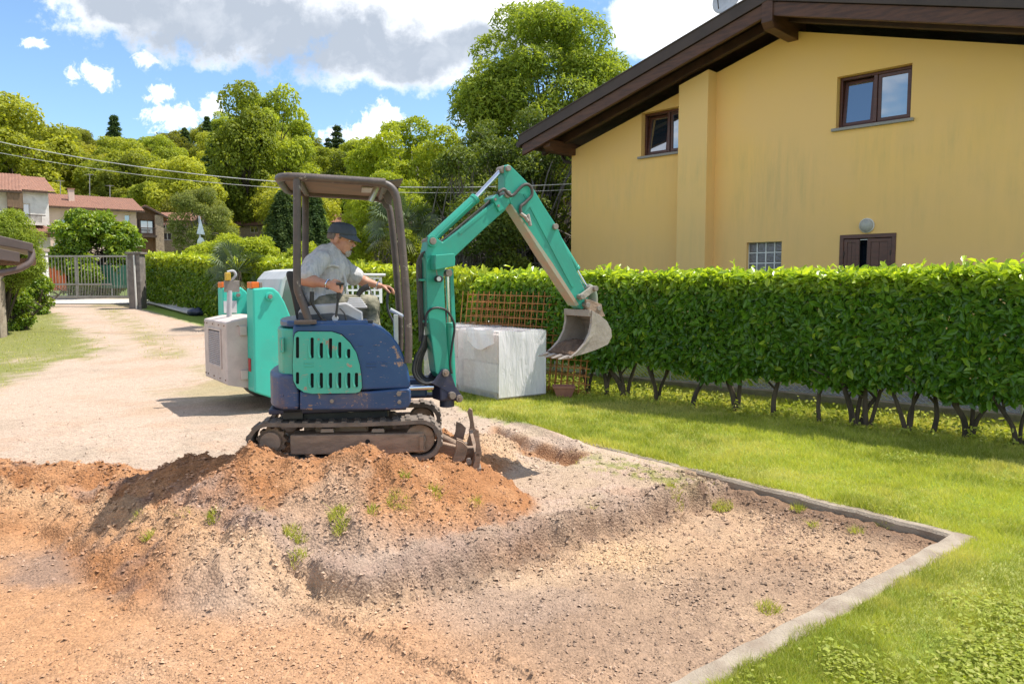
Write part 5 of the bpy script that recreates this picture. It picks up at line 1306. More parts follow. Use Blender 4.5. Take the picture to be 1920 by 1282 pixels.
MB().b6(X(248, 26), X(271, 26), 25.8, 26.2, .6, P(259, 477, 26).z).build('shaft', M_oldc, pi, bevel=.015)
MB().b6(X(245, 26), X(274, 26), 25.75, 26.25, P(259, 477, 26).z+.001, P(259, 473, 26).z).build('cap', M_oldc, pi, bevel=.01)
MB().tube([(X(263, 26), 25.76, .8), (X(261.5, 26), 25.76, P(259, 477, 26).z-.03)], .03, 8).build('cable_pipe', M_whiteR, pi, smooth=True)
wp = thing('gate_pier', (X(78, 28), 28, 1), 'white pier behind the left end of the gate', 'pier')
MB().b6(X(70, 28), X(89, 28), 27.8, 28.2, .6, P(78, 472, 28).z).build('shaft', M_whiteR, wp, bevel=.01)
MB().b6(X(68, 28), X(91, 28), 27.75, 28.25, P(78, 472, 28).z+.001, P(78, 466, 28).z).build('cap', M_conc, wp, bevel=.01)
# road and what stands across it
zr_ = float(zb(30, -17))
m = MB(); rp = [(-34, 29.2), (-9, 29.2), (-9, 32.5), (-34, 32.5)]
for (xx, yy_) in rp: pass
vs_ = []; 
for k in range(26):
    xx = -34+k; vs_ += [(xx, 27.5, float(zb(27.5, xx))+.03), (xx, 29.6, float(zb(29.6, xx))+.03)]
m.add(vs_, [(2*k, 2*k+2, 2*k+3, 2*k+1) for k in range(25)]); M_road = mat('pale_road', (.50, .46, .41), (.42, .38, .34), .9, 3, bump=.3)
props(m.build('road', M_road), kind='structure')
YF = 30.4; M_green = mat('green_screen_net', (.030, .135, .085), (.05, .17, .11), .7, 1.5, grime=.1, grimecol=(.15, .3, .15)); M_orange = mat('orange_red_board', (.58, .10, .03), (.62, .19, .04), .7, 2.2, stretch=(3, 3, 1), grime=.25, grimecol=(.30, .22, .10))
gs = thing('screen_fence', (X(128, YF), YF, 1.1), 'green netting screen on a wire fence across the road beyond the gate', 'fence')
m = MB(); V = []; Fc = []
for i in range(31):
    for j in range(5):
        px = 127+(330-127)*i/30; V.append(Vector((X(px, YF), YF+.05*math.sin(i*1.3)*(1-j/4)+.02*math.sin(i*3.1+j), P(px, 540, YF).z+(P(px, 497, YF).z-P(px, 540, YF).z)*j/4)))
for i in range(30):
    for j in range(4): Fc.append((i*5+j, (i+1)*5+j, (i+1)*5+j+1, i*5+j+1))
m.V = V; m.F = Fc; m.build('netting', M_green, gs, smooth=True)
for px in (127, 168, 210, 250, 290, 330): MB().tube([(X(px, YF), YF+.07, .6), (X(px, YF), YF+.07, P(px, 494, YF).z)], .03, 6).build('post', M_galv, gs)
of = thing('board_fence', (X(88, YF-.4), YF-.4, 1.1), 'orange red painted board panel left of the green screen beyond the gate', 'fence')
for k in range(9):
    x0 = X(88+k*4.4, YF-.4); MB().b6(x0+.008, x0+4.4/F*30.0-.008, YF-.42, YF-.39, P(100, 545, 30.0).z, P(100, 500, 30.0).z+.02*math.sin(k*2)).build('board', M_orange, of)
for z in (540, 506): MB().b6(X(87, YF-.4), X(128, YF-.4), YF-.388, YF-.35, P(100, z, 30.0).z, P(100, z, 30.0).z+.07).build('rail', M_dwood, of)
# sheet of board lying by the drive, blue bag
M_shtm = mat('grey_fibre_sheet', (.50, .47, .44), (.40, .37, .35), .8, 4)
a, b, c, d = GT(276, 571), GT(300, 558), GT(383, 582), GT(352, 592)
up = Vector((0, 0, .06)); fs = thing('fibre_sheet', tuple(a), 'long grey fibre sheet lying in the grass beside the left hedge', 'sheet')
up2 = Vector((0, 0, .30)); m = MB(); m.add([tuple(a+up), tuple(d+up), tuple(c+up2), tuple(b+up2), tuple(a+up+up*.4), tuple(d+up+up*.4), tuple(c+up2+up*.4), tuple(b+up2+up*.4)], [(0, 1, 2, 3), (7, 6, 5, 4), (0, 4, 5, 1), (1, 5, 6, 2), (2, 6, 7, 3), (3, 7, 4, 0)]).build('sheet', M_shtm, fs)
MB().tube([a+up*1.6, d+up*1.6], .03, 6).build('front_lip', M_shtm, fs)
M_navy = mat('navy_plastic', (.02, .03, .075), (.012, .018, .04), .35)
g = GT(368, 592); bb = thing('plastic_bag', tuple(g), 'dark blue plastic bag lying at the end of the grey sheet', 'bag')
m = MB(); m.sphere((g.x, g.y, g.z+.12), .22, 14, 9, (1.3, .8, .6)); m.sphere((g.x+.42, g.y+.15, g.z+.10), .17, 12, 8, (1.3, .8, .6))
for i, v in enumerate(m.V): m.V[i] = v+Vector((math.sin(v.z*40+v.x*19)*.02, 0, math.sin(v.x*31+v.y*17)*.025))
m.build('bag', M_navy, bb, smooth=True)

# ---------------- brown eave of the shed at the left edge
YE = 8.2; M_shed = mat('brown_painted_steel', (.14, .10, .085), (.10, .072, .06), .45, 3)
E = Fr(X(62, YE), YE, R(33))
sh = thing('shed_roof_eave', tuple(E.w(-.3, .2, P(0, 480, YE).z)), 'dark brown shed eave with gutter poking in at the left edge', 'shed')
def ep(px, py, v=0): return E.px(px, py, v)
MB(E).prism([ep(-200, 395), ep(62, 457), ep(62, 474), ep(52, 470), ep(-200, 424)], -.05, 1.6).build('roof_sheet', M_shed, sh, bevel=.008)
MB(E).prism([ep(-200, 428), ep(37, 474), ep(37, 492), ep(-200, 462)], -.11, -.052).build('fascia', M_shed, sh, bevel=.005)
gp = smooth_path([(ep(58, 468)[0], .05, ep(58, 468)[1]), (ep(59, 484)[0], .02, ep(59, 484)[1]), (ep(44, 500)[0], -.02, ep(44, 500)[1]), (ep(0, 512)[0], -.03, ep(0, 512)[1]), (ep(-200, 545)[0], -.03, ep(-200, 545)[1])], 6)
MB(E).tube([tuple(p) for p in gp], .036, 12).build('downpipe', M_shed, sh, smooth=True)
for k in range(3): MB(E).b6(ep(-90, 0)[0], ep(44, 0)[0], .12+k*.5, .18+k*.5, ep(0, 490)[1]-.02, ep(0, 490)[1]+.04).build('rafter', M_brownw, sh)
MB().b6(X(-22, 18.5), X(7, 18.5), 18.35, 18.6, .1, P(0, 505, 18.5).z).build('post', M_conc, sh, bevel=.015)
gpx = G(0, 690, .02); props(MB().b6(-8.9, G(18, 665, .02).x, G(0, 712).y, G(0, 662).y, -.1, .05).build('path_slab', M_conc, bevel=.01), kind='structure')
# ================================================================== MINI EXCAVATOR
M_teal = mat('teal_paint', (.028, .33, .225), (.035, .27, .19), .38, 3, wear=(.42, .30, .20), wearamt=.035, wearscale=5, grime=.12, grimecol=(.10, .22, .16))
M_tealf = mat('teal_paint_faded', (.05, .42, .30), (.09, .40, .29), .5, 3, wear=(.50, .36, .26), wearamt=.08, wearscale=7, grime=.2, grimecol=(.22, .32, .24))
M_blue = mat('blue_paint', (.018, .062, .175), (.028, .080, .20), .30, 3, wear=(.50, .34, .24), wearamt=.075, wearscale=5.5, grime=.25, grimecol=(.10, .09, .12))
M_bluew = mat('blue_paint_scuffed', (.020, .055, .14), (.035, .065, .16), 0.45, 3, wear=(.40, .26, .18), wearamt=.095, wearscale=6.5, grime=.4, grimecol=(.16, .11, .09))
M_navy2 = mat('navy_steel', (.020, .024, .060), (.035, .035, .06), .5, 6, wear=(.25, .17, .12), wearamt=.05, grime=.3, grimecol=(.13, .09, .07))
M_tube = mat('worn_brown_tube', (.115, .085, .07), (.075, .058, .05), .5, 8, wear=(.42, .36, .30), wearamt=.055, wearscale=9, bump=.1)
M_roofu = mat('canopy_sheet', (.20, .125, .08), (.15, .10, .07), .7, 4, grime=.2)
M_rubber = mat('dusty_rubber', (.21, .165, .13), (.13, .105, .085), .95, 7, bump=.4, bscale=40, grime=.35, grimecol=(.24, .15, .09))
M_mud = mat('muddy_steel', (.33, .225, .155), (.21, .145, .10), .85, 7, bump=.5, bscale=50, grime=.35, grimecol=(.30, .17, .09), stretch=(1, 1, 3))
M_steel = mat('worn_steel', (.30, .25, .21), (.22, .18, .15), .5, 8, metal=.3, bump=.2, grime=.3, grimecol=(.25, .15, .09))
M_bucket = mat('dusty_bucket_steel', (.40, .34, .28), (.31, .26, .22), .5, 5, metal=.2, bump=.25, bscale=30, grime=.3, grimecol=(.20, .14, .10))
M_chrome = mat('chrome_rod', (.72, .72, .74), (.65, .65, .68), .14, 3, metal=1)
M_black = mat('black_rubber', (.018, .018, .018), (.035, .033, .03), .55, 8)
M_hose = mat('dusty_hose', (.085, .07, .06), (.05, .045, .04), .6, 9)
M_grey = mat('console_grey', (.46, .45, .45), (.38, .37, .37), .55, 6, grime=.2, grimecol=(.2, .17, .15))
M_dgrey = mat('console_dark', (.075, .08, .095), (.05, .055, .065), .6, 6)
M_dark = mat('gap_shade', (.008, .008, .009), (.012, .012, .012), .9)  # near-black that paints the shade inside holes, slots and gaps
M_alu = mat('aluminium', (.55, .55, .54), (.45, .45, .44), .35, metal=.7)
M_lens = mat('orange_lens', (.75, .17, .02), (.6, .12, .02), .25)
UF = Fr(-1.30, 6.0, R(12))
def up(px, py, v=-.5): return UF.px(px, py, v)
def ups(l, v=-.5): return [up(a, b, v) for a, b in l]
def c2(cx, cy): return (440+cx/3.84, 580+cy/3.84)
ex = thing('mini_excavator', (-1.24, 6.05, .345), 'blue and teal mini excavator with brown canopy, standing on the orange earth heap', 'excavator')
# ---- undercarriage
def tp(px, py, v=-.5): return TRK.px(px, py, v)
uL, zt_ = tp(461, 828)[0], tp(640, 789)[1]; uR = tp(829, 828)[0]; zbm = tp(640, 867)[1]; rT = (zt_-zbm)/2; zc_ = (zt_+zbm)/2
cL, cR = uL+rT-.0, uR-rT
def stadium(r, n_=14, dl=0.0, sag=0.0):
    pts = [(cR+r*math.cos(a), zc_+r*math.sin(a)) for a in np.linspace(-math.pi/2, math.pi/2, n_)]
    if sag: pts += [(cR+(cL-cR)*t, zc_+r-sag*math.sin(math.pi*t)) for t in (.2, .4, .6, .8)]
    pts += [(cL+r*math.cos(a), zc_+r*math.sin(a)) for a in np.linspace(math.pi/2, 3*math.pi/2, n_)]
    return pts
def track(v0, v1, far):
    tr = MB(TRK).plate(stadium(rT-.004, sag=.012), [stadium(rT-.034, sag=.012)], v0, v1).build('track', M_rubber, ex, smooth=True)
    per = 2*(cR-cL)+2*math.pi*rT; n_ = 34
    for i in range(n_):
        s_ = per*i/n_; q = cR-cL
        if s_ < q: c, a = (cR-s_, zc_+rT-.012*math.sin(math.pi*s_/q)), math.pi/2
        elif s_ < q+math.pi*rT: a = math.pi/2+(s_-q)/rT; c = (cL+rT*math.cos(a), zc_+rT*math.sin(a))
        elif s_ < 2*q+math.pi*rT: c, a = (cL+(s_-q-math.pi*rT), zc_-rT), -math.pi/2
        else: a = -math.pi/2+(s_-2*q-math.pi*rT)/rT; c = (cR+rT*math.cos(a), zc_+rT*math.sin(a))
        nx_, nz_ = math.cos(a), math.sin(a); tx, tz = -nz_, nx_
        pr = [(c[0]+tx*k+nx_*h, c[1]+tz*k+nz_*h) for k, h in ((-.024, -.012), (.024, -.012), (.017, .007), (-.017, .007))]
        m = MB(TRK); m.prism(pr, v0+.008, v0+(v1-v0)*.46); m.prism([(p[0]+tx*.012, p[1]+tz*.012) for p in pr], v0+(v1-v0)*.54, v1-.008); m.build('lug', M_rubber, tr)
    fv0, fv1 = v0+.012, v1-.012
    pf = [tp(543, 817), tp(795, 813), tp(797, 847), tp(735, 851), tp(713, 856), tp(690, 852), tp(544, 853)]
    fb = MB(TRK).prism(pf, fv0, fv1).build('track_frame', M_mud, ex, bevel=.008)
    hx = tp(689, 828); MB(TRK).disc(hx, .018, fv0-.003, fv0+.01, 16).build('frame_hole_shade', M_dark, fb)  # solid black disc painted as the shade in a frame hole
    MB(TRK).disc(hx, .030, fv0-.0015, fv0+.008, 20).build('boss', M_mud, fb)
    a, b = tp(786, 818), tp(794, 845); MB(TRK).b6(a[0], b[0], fv0-.010, fv0, b[1], a[1]).build('guide_bar', M_mud, fb, bevel=.003)
    idl = MB(TRK).disc((cR-.01, zc_), rT-.045, fv0+.03, fv1-.03, 28).build('idler_wheel', M_mud, ex, bevel=.01)
    MB(TRK).disc((cR-.01, zc_), .045, fv0+.012, fv0+.04, 20).build('hub', M_steel, idl, bevel=.005)
    sp = MB(TRK); th_ = []
    for k in range(44): r_ = rT-.045 if k % 4 < 2 else rT-.062; th_.append((cL+.01+r_*math.cos(2*math.pi*k/44), zc_+r_*math.sin(2*math.pi*k/44)))
    so = sp.prism(th_, fv0+.06, fv1-.06).build('sprocket', M_mud, ex, bevel=.003)
    MB(TRK).disc((cL+.01, zc_), .078, fv0+.01, fv0+.07, 24).build('drive_hub', M_mud, so, bevel=.008)
    for k in range(3): MB(TRK).disc((cL+.3+k*.3, zbm+.075), .045, fv0+.02, fv1-.02, 16).build('roller', M_mud, ex, bevel=.006)
    for px in (612, 708):
        a = tp(px, 813); MB(TRK).prism([(a[0]-.05, a[1]), (a[0]+.05, a[1]), (a[0]+.045, a[1]+.03), (a[0]-.045, a[1]+.03)], fv0+.03, fv0+.12).build('roller_bracket', M_steel, ex, bevel=.004)
track(-.5, -.27, False); track(.27, .5, True)
MB(TRK).b6(cL+.22, cR-.22, -.27, .27, zc_-.05, zc_+.10).build('cross_frame', M_mud, ex, bevel=.02)
MB(TRK).b6(cL+.32, cR-.40, -.36, .36, zc_+.02, zc_+.14).build('carriage', M_mud, ex, bevel=.02)
zd = up(640, 770)[1]
MB(UF).b6(-.60, .42, -.36, .38, zd-.035, zd+.004).build('deck_underside', M_navy2, ex, bevel=.01)
MB(UF).b6(-.40, .28, -.30, .30, zd-.13, zd-.03).build('hydraulic_block', M_black, ex, bevel=.02)
m = MB(UF); m.tube([(0, 0, zc_+.1), (0, 0, zd+.02)], .30, 32); m.build('slewing_ring', M_steel, ex, bevel=.006)
for u_, v_ in ((-.45, -.2), (-.38, .05)): MB(UF).tube(smooth_path([(u_, v_, zd+.02), (u_-.05, v_-.04, zd-.10), (u_+.1, v_, zc_+.12)], 5), .022, 8).build('hose', M_black, ex, smooth=True)
tk = MB(UF).b6(-.50, -.35, -.36, -.2, zd-.08, zd+.003).build('belly_box', M_black, ex, bevel=.01)
# blade
bp_ = [tp(890, 850), tp(898, 849), tp(902, 858), tp(897, 893), tp(889, 893), tp(886, 878), tp(891, 862)]
bl = MB(TRK).prism(bp_, -.49, .49).build('dozer_blade', M_mud, ex, bevel=.005)
for v_ in (-.49, .44): MB(TRK).prism([tp(887, 812), tp(892, 804), tp(898, 807), tp(900, 828), tp(904, 850), tp(902, 857), tp(892, 856), tp(893, 835)], v_, v_+.05).build('end_lug', M_mud, bl, bevel=.005)
MB(TRK).prism([tp(903, 878), tp(901, 895), tp(892, 895), tp(895, 878)], -.492, .492).build('cutting_edge', M_steel, bl, bevel=.002)
for v_ in (-.28, .20):
    q = [tp(800, 822, v_), tp(862, 838, v_), tp(892, 838, v_), tp(892, 866, v_), tp(862, 868, v_), tp(800, 846, v_)]
    MB(TRK).prism(q, v_, v_+.06).build('blade_arm', M_mud, ex, bevel=.01)
q = [tp(857, 828), tp(868, 832), tp(878, 842), tp(872, 866), tp(858, 873), tp(848, 868), tp(855, 850)]
for v_ in (-.43, -.36, .33): MB(TRK).prism([(a+.02*(v_ > 0), b) for a, b in q], v_, v_+.022).build('blade_lug', M_mud, bl, bevel=.003)
MB(TRK).tube([(cR-.1, -.02, zc_+.06), (tp(880, 850, -.02)[0], -.02, tp(880, 846, -.02)[1])], .032, 12).build('blade_cylinder', M_mud, ex, smooth=True)
for v_ in (-.47, -.10, .12): MB(TRK).cyl((tp(880, 870)[0], v_, tp(880, 868)[1]), (tp(880, 870)[0], v_+.06, tp(880, 868)[1]), .022, 10).build('pin', M_steel, bl)

# ---- upper body
u_r = up(503, 720, -.22)[0]; u_s = up(560, 720)[0]
def rear_plan(off, ur=u_r, us=u_s, uf=None, n_=9):
    W_ = .5-off; pts = []
    uf = uf if uf is not None else us
    pts.append((uf, -W_))
    for i in range(n_+1):
        a = -math.pi/2+ math.pi*i/n_; s_ = abs(math.sin(a))**1.0
        c_ = max(0, math.cos(a))**.55
        pts.append((us-(us-ur-off)*c_, W_*math.sin(a)))
    pts.append((uf, W_)); return pts
u_f = up(770, 745)[0]
zz1, zz0 = up(560, 733)[1], up(560, 769)[1]
cw = MB(UF).plan(rear_plan(0), zz0, up(515, 697, -.3)[1]).build('counterweight', M_bluew, ex, smooth=True, bevel=.03, seg=3)
MB(UF).disc((up(520, 743)[0]+.055, up(520, 743)[1]), .016, -.475, -.40, 16).build('tow_hole_shade', M_dark, cw)  # black disc stands for the shade inside the towing hole
sk = [up(562, 733), up(620, 737), up(690, 734), up(765, 727), up(771, 732), up(771, 752), up(766, 764), up(750, 768), up(562, 769)]
sd_ = MB(UF).prism(sk, -.502, .48).build('side_skirt', M_bluew, ex, smooth=True, bevel=.016, seg=3)
for cx, cy, r_ in ((700, 658, .016), (1182, 605, .020), (1185, 665, .016)):
    q = up(*c2(cx, cy)); MB(UF).disc(q, r_*1.5, -.506, -.50, 18).build('washer', M_bluew, sd_); MB(UF).disc(q, r_, -.512, -.50, 6).build('bolt', M_steel, sd_, bevel=.002)
rp_ = MB(UF).plan(rear_plan(.035, us=up(548, 660)[0]+.0, uf=up(547, 660)[0]+.02, ur=up(518, 660, -.22)[0]-.03), up(530, 709, -.3)[1], up(530, 614, -.3)[1]).build('rear_cover', M_tealf, ex, smooth=True, bevel=.012)
m = MB(UF); q0, q1_ = up(*c2(322, 205), -.47), up(*c2(355, 310), -.47); m.plate([(q0[0], q1_[1]), (q1_[0], q1_[1]), (q1_[0], q0[1]), (q0[0], q0[1])], [[(q0[0]+.012, q1_[1]+.014), (q1_[0]-.012, q1_[1]+.014), (q1_[0]-.012, q0[1]-.014), (q0[0]+.012, q0[1]-.014)]], -.478, -.40); m.build('latch_frame', M_tealf, rp_, bevel=.003)
MB(UF).b6(q0[0]+.013, q1_[0]-.013, -.472, -.43, q1_[1]+.015, q0[1]-.015).build('latch', M_alu, rp_)
# engine hood with the curved front
hood = [up(549, 610), up(600, 606), up(680, 605), up(700, 608), up(718, 616), up(735, 630), up(748, 647), up(758, 668), up(765, 690), up(769, 712), up(770, 724), up(768, 728), up(690, 731), up(620, 735), up(562, 731), up(549, 712)]
hd_ = MB(UF).prism(hood, -.498, -.08).build('engine_hood', M_blue, ex, smooth=True, bevel=.035, seg=4, angle=50)
cp = MB(UF).plan(rear_plan(.005, us=up(565, 600)[0], uf=up(585, 600)[0], ur=up(521, 600, -.22)[0]), up(600, 613)[1], up(600, 601)[1]).build('deck_rim', M_blue, ex, smooth=True, bevel=.012)
MB(UF).b6(up(585, 600)[0]+.002, up(690, 600)[0], -.49, .46, up(600, 611)[1], up(600, 602)[1]).build('deck_plate', M_blue, ex, bevel=.01)
for (a, b) in (((890, 258), (925, 256)), ((1000, 257), (1025, 257)), ((950, 385), (1020, 384)), ((950, 410), (1020, 409)), ((1050, 384), (1100, 383)), ((500, 384), (570, 384)), ((500, 405), (570, 405))):
    q0, q1_ = up(*c2(*a), -.5), up(*c2(*b), -.5)
    dv = -.525 if a[0] < 600 else -.500
    MB(UF).b6(q0[0], q1_[0], dv-.004, dv+.004, q0[1]-.005, q0[1]+.005).build('pressed_rib', M_tealf if a[0] < 600 else M_blue, hd_, bevel=.0035)
out = [c2(*p) for p in ((428, 200), (436, 172), (460, 158), (700, 160), (770, 182), (830, 240), (875, 310), (900, 400), (912, 480), (916, 560), (900, 590), (870, 598), (560, 603), (500, 592), (450, 560), (425, 510), (418, 400))]
slots = [(454, 195, 350), (559, 200, 350), (625, 238, 350), (691, 205, 350), (757, 232, 350), (821, 282, 350), (454, 448, 535), (559, 455, 562), (625, 452, 565), (691, 452, 565), (757, 450, 565), (822, 452, 565), (877, 452, 558)]
hol = []
for cx, a, b in slots:
    w_ = 11.5; r_ = []
    for (x_, y_) in ((-w_, a+8), (-w_*.6, a+1), (w_*.6, a+1), (w_, a+8), (w_, b-8), (w_*.6, b-1), (-w_*.6, b-1), (-w_, b-8)): r_.append(up(*c2(cx+x_, y_)))
    hol.append(r_)
MB(UF).plate([up(*p) for p in [(a*1.0, b) for a, b in [(p[0]-1.2 if p[0] < 560 else p[0]+1.2, p[1]-1.2 if p[1] < 660 else p[1]+1.2) for p in out]]], [], -.5035, -.499).build('vent_shade_plate', M_dark, ex)  # solid dark plate: painted shade behind the vent slots and door gap
vd = MB(UF).plate([up(*p) for p in out], hol, -.524, -.504).build('vent_door', M_tealf, ex, bevel=.0045, angle=50)
for cx, a, b in slots:
    if cx == 454: continue
    m = MB(UF); q = [up(*c2(cx-15-10*math.sin(math.pi*t)*1.0, a+4+(b-a-8)*t)) for t in np.linspace(0, 1, 7)]
    m.tube([(p[0], -.524, p[1]) for p in q], [.004+.007*(t**.7) for t in np.linspace(0, 1, 7)], 8); m.build('louvre', M_tealf, vd, smooth=True)
q = up(*c2(605, 213)); MB(UF).disc(q, .008, -.530, -.523, 12).build('lock', M_steel, vd)
# floor, seat and controls
zf = up(740, 733)[1]
MB(UF).b6(up(640, 700)[0], u_f-.005, -.08, .48, zf-.03, zf).build('floor_plate', M_dgrey, ex, bevel=.006)
MB(UF).b6(u_r+.30, up(640, 700)[0], -.08, .48, zf-.02, up(600, 605)[1]-.012).build('engine_bay', M_blue, ex, bevel=.02)
st = thing_ = None
zs0 = up(600, 600, 0)[1]
sb = [up(*p, -.2) for p in ((556, 600), (547, 555), (536, 514), (539, 508), (548, 508), (556, 530), (572, 556), (584, 580), (588, 598))]
MB(UF).prism(sb, -.22, .22).build('seat_back', M_black, ex, smooth=True, bevel=.012, seg=3)
sc_ = [up(566, 602, -.15), up(566, 582, -.15), up(580, 574, -.15), up(640, 574, -.15), up(648, 582, -.15), up(646, 602, -.15)]
MB(UF).prism(sc_, -.21, .24).build('seat_cushion', M_black, ex, smooth=True, bevel=.03, seg=3)
def cc3(x, y): return (540+x/5.827, 400+y/5.827)
co = [cc3(205, 1025), cc3(300, 1000), cc3(560, 985), cc3(640, 975), cc3(818, 1075), cc3(820, 1198), cc3(120, 1198), cc3(112, 1070), cc3(150, 1035)]
con = MB(UF).prism(ups(co, -.42), -.42, -.24).build('control_console', M_grey, ex, bevel=.012, seg=2)
cd = [cc3(118, 1080), cc3(230, 1108), cc3(480, 1088), cc3(650, 1108), cc3(785, 1170), cc3(800, 1198), cc3(110, 1198)]
MB(UF).prism(ups(cd, -.425), -.428, -.421).build('console_skirt', M_dgrey, con, bevel=.002)
for i in range(5):
    q = up(*cc3(735+i*4, 935+i*22), -.33); w_ = .05+.009*i
    MB(UF).b6(q[0]-w_, q[0]+w_*.9, -.33-w_, -.33+w_, q[1]-.008, q[1]+.010).build('bellows', M_grey, con, bevel=.007)
def stick(pts, r, v, name, mt, par=None, flat=1.0):
    pp = smooth_path([(*(lambda q: (q[0], v, q[1]))(up(*cc3(*p), v)),) for p in pts], 5)
    n_ = len(pp); rr = r if not isinstance(r, tuple) else [r[0]+(r[1]-r[0])*i/(n_-1) for i in range(n_)]
    return MB(UF).tube([tuple(p) for p in pp], rr, 12).build(name, mt, par or ex, smooth=True)
stick([(760, 900), (790, 855), (830, 820), (885, 800)], (.018, .026), -.33, 'joystick', M_black)
stick([(525, 1130), (540, 1000), (548, 930)], .009, -.45, 'lever_shaft', M_black)
stick([(548, 935), (556, 860), (562, 790), (570, 765)], (.014, .022), -.45, 'lever_grip', M_black)
MB(UF).b6(*[f_(up(*cc3(x_, y_), -.45)[i_]) for x_, y_, i_, f_ in ((525, 780, 0, float), (615, 780, 0, float))], -.475, -.425, up(*cc3(0, 785), -.45)[1], up(*cc3(0, 755), -.45)[1]).build('lever_head', M_black, ex, bevel=.006)
stick([(262, 860), (258, 960), (290, 1030), (380, 1160)], (.012, .009), -.46, 'lever', M_black)
stick([(262, 855), (258, 970)], .016, -.46, 'lever_grip', M_black)
q = up(*cc3(515, 1145), -.43); kn = MB(UF).disc(q, .024, -.452, -.428, 20).build('knob', M_grey, con, bevel=.004)
q = up(*cc3(390, 1180), -.46); MB(UF).disc(q, .022, -.478, -.44, 16).build('lever_boss', M_black, ex, bevel=.004)
q = up(*cc3(860, 1180), -.4); MB(UF).b6(q[0]-.045, q[0]+.045, -.44, -.36, q[1]-.03, q[1]+.012).build('switch_box', M_black, ex, bevel=.006)
stick([(565, 1035), (620, 1100), (640, 1190)], .005, -.44, 'cable', M_black)
stick([(1105, 845), (1085, 930), (1095, 1060), (1150, 1190), (1175, 1290)], (.013, .008), .18, 'travel_lever', M_dgrey)
stick([(1090, 870), (1110, 845), (1150, 840)], .022, .18, 'travel_grip', M_black)
stick([(890, 820), (915, 880), (935, 980)], .006, .25, 'hand_rail', M_alu)
# canopy
def rect_path(pts, v): return [(q[0], v, q[1]) for q in (up(*p, -.5) for p in pts)]
zr0 = up(560, 338)[1]; ur0 = up(521, 340, -.4)[0]; ur1 = up(728, 350)[0]
near_front = [(690, 341), (716, 344), (732, 351), (742, 366), (747, 395), (753, 450), (759, 520), (764, 590), (766, 640), (765, 680)]
for v_, nm in ((-.5, 'canopy_post'), (.5, 'canopy_post')):
    MB(UF).tube(smooth_path(rect_path(near_front, v_), 5), .029, 14).build(nm, M_tube, ex, smooth=True)
    MB(UF).tube(smooth_path(rect_path([(557, 336), (557, 430), (557, 530), (561, 552), (570, 575), (580, 604)], v_), 5), .028, 14).build(nm, M_tube, ex, smooth=True)
    q = up(579, 604); MB(UF).b6(q[0]-.10, q[0]+.055, v_-.04, v_+.04, q[1]-.012, q[1]+.016).build('foot_plate', M_tube, ex, bevel=.004)
zA = up(560, 332)[1]; zB = up(700, 341)[1]; uA, uB = up(560, 332)[0], up(700, 341)[0]
def zrf(u): return zA+(zB-zA)*(u-uA)/(uB-uA)
rim = []
for s_ in (-1, 1):
    pass
cr_ = .17; rl = [(ur1-.02, -.5), (ur0+cr_, -.5)]+[(ur0+cr_-cr_*math.sin(a), -.5+cr_-cr_*math.cos(a)) for a in np.linspace(.2, math.pi/2, 6)]+[(ur0+cr_-cr_*math.cos(a), .5-cr_+cr_*math.sin(a)) for a in np.linspace(0.0, math.pi/2, 6)]+[(ur1-.02, .5)]
rfm = MB(UF).tube([(a, b, zrf(a)) for a, b in rl], .030, 12).build('canopy_rim', M_tube, ex, smooth=True)
rp2 = [(a+(.01 if a < 0 else 0), b*.985) for a, b in rl]
m = MB(UF); k = len(rp2); m.add([(a, b, zrf(a)+.002) for a, b in rp2]+[(a, b, zrf(a)+.030) for a, b in rp2], [tuple(range(k)), tuple(range(2*k-1, k-1, -1))]+[(i, (i+1) % k, (i+1) % k+k, i+k) for i in range(k)]).build('canopy_roof', M_roofu, ex, bevel=.004)
MB(UF).tube([(ur1-.02, -.47, zrf(ur1)-.005), (ur1-.02, .47, zrf(ur1)-.005)], .024, 12).build('cross_tube', M_tube, ex, smooth=True)
MB(UF).tube([(uA, -.5, zrf(uA)-.012), (uA, .5, zrf(uA)-.012)], .022, 12).build('cross_tube', M_tube, ex, smooth=True)
MB(UF).prism([up(712, 339), up(757, 333), up(752, 345), up(742, 352), up(741, 372), up(730, 366), up(722, 350)], .02, .045).build('gusset', M_tube, ex, bevel=.003)
MB(UF).prism([up(712, 338), up(757, 332.5), up(757, 334.5), up(712, 341)], -.44, .44).build('visor', M_tube, ex)
MB(UF).prism([up(712, 339), up(757, 333), up(752, 345), up(742, 352), up(741, 372), up(730, 366), up(722, 350)], .42, .445).build('gusset', M_tube, ex, bevel=.003)
q = up(700, 352, -.1); MB(UF).b6(q[0]-.09, q[0]-.0, -.2, .1, zrf(q[0])-.010, zrf(q[0])-.001).build('roof_label', M_grey, ex)
MB(UF).tube([(q[0]+.02, -.3, zrf(q[0])-.01), (q[0]-.03, -.3, zrf(q[0])-.12)], .022, 10).build('work_lamp_bracket', M_alu, ex, smooth=True)
MB(UF).tube(rect_path([(735, 583), (761, 597)], -.2), .016, 8).build('step_bar', M_alu, ex); 
MB(UF).b6(up(738, 600, -.3)[0], up(738, 600, -.3)[0]+.035, -.3, -.26, zf, up(738, 590, -.3)[1]).build('step_post', M_alu, ex, bevel=.004)
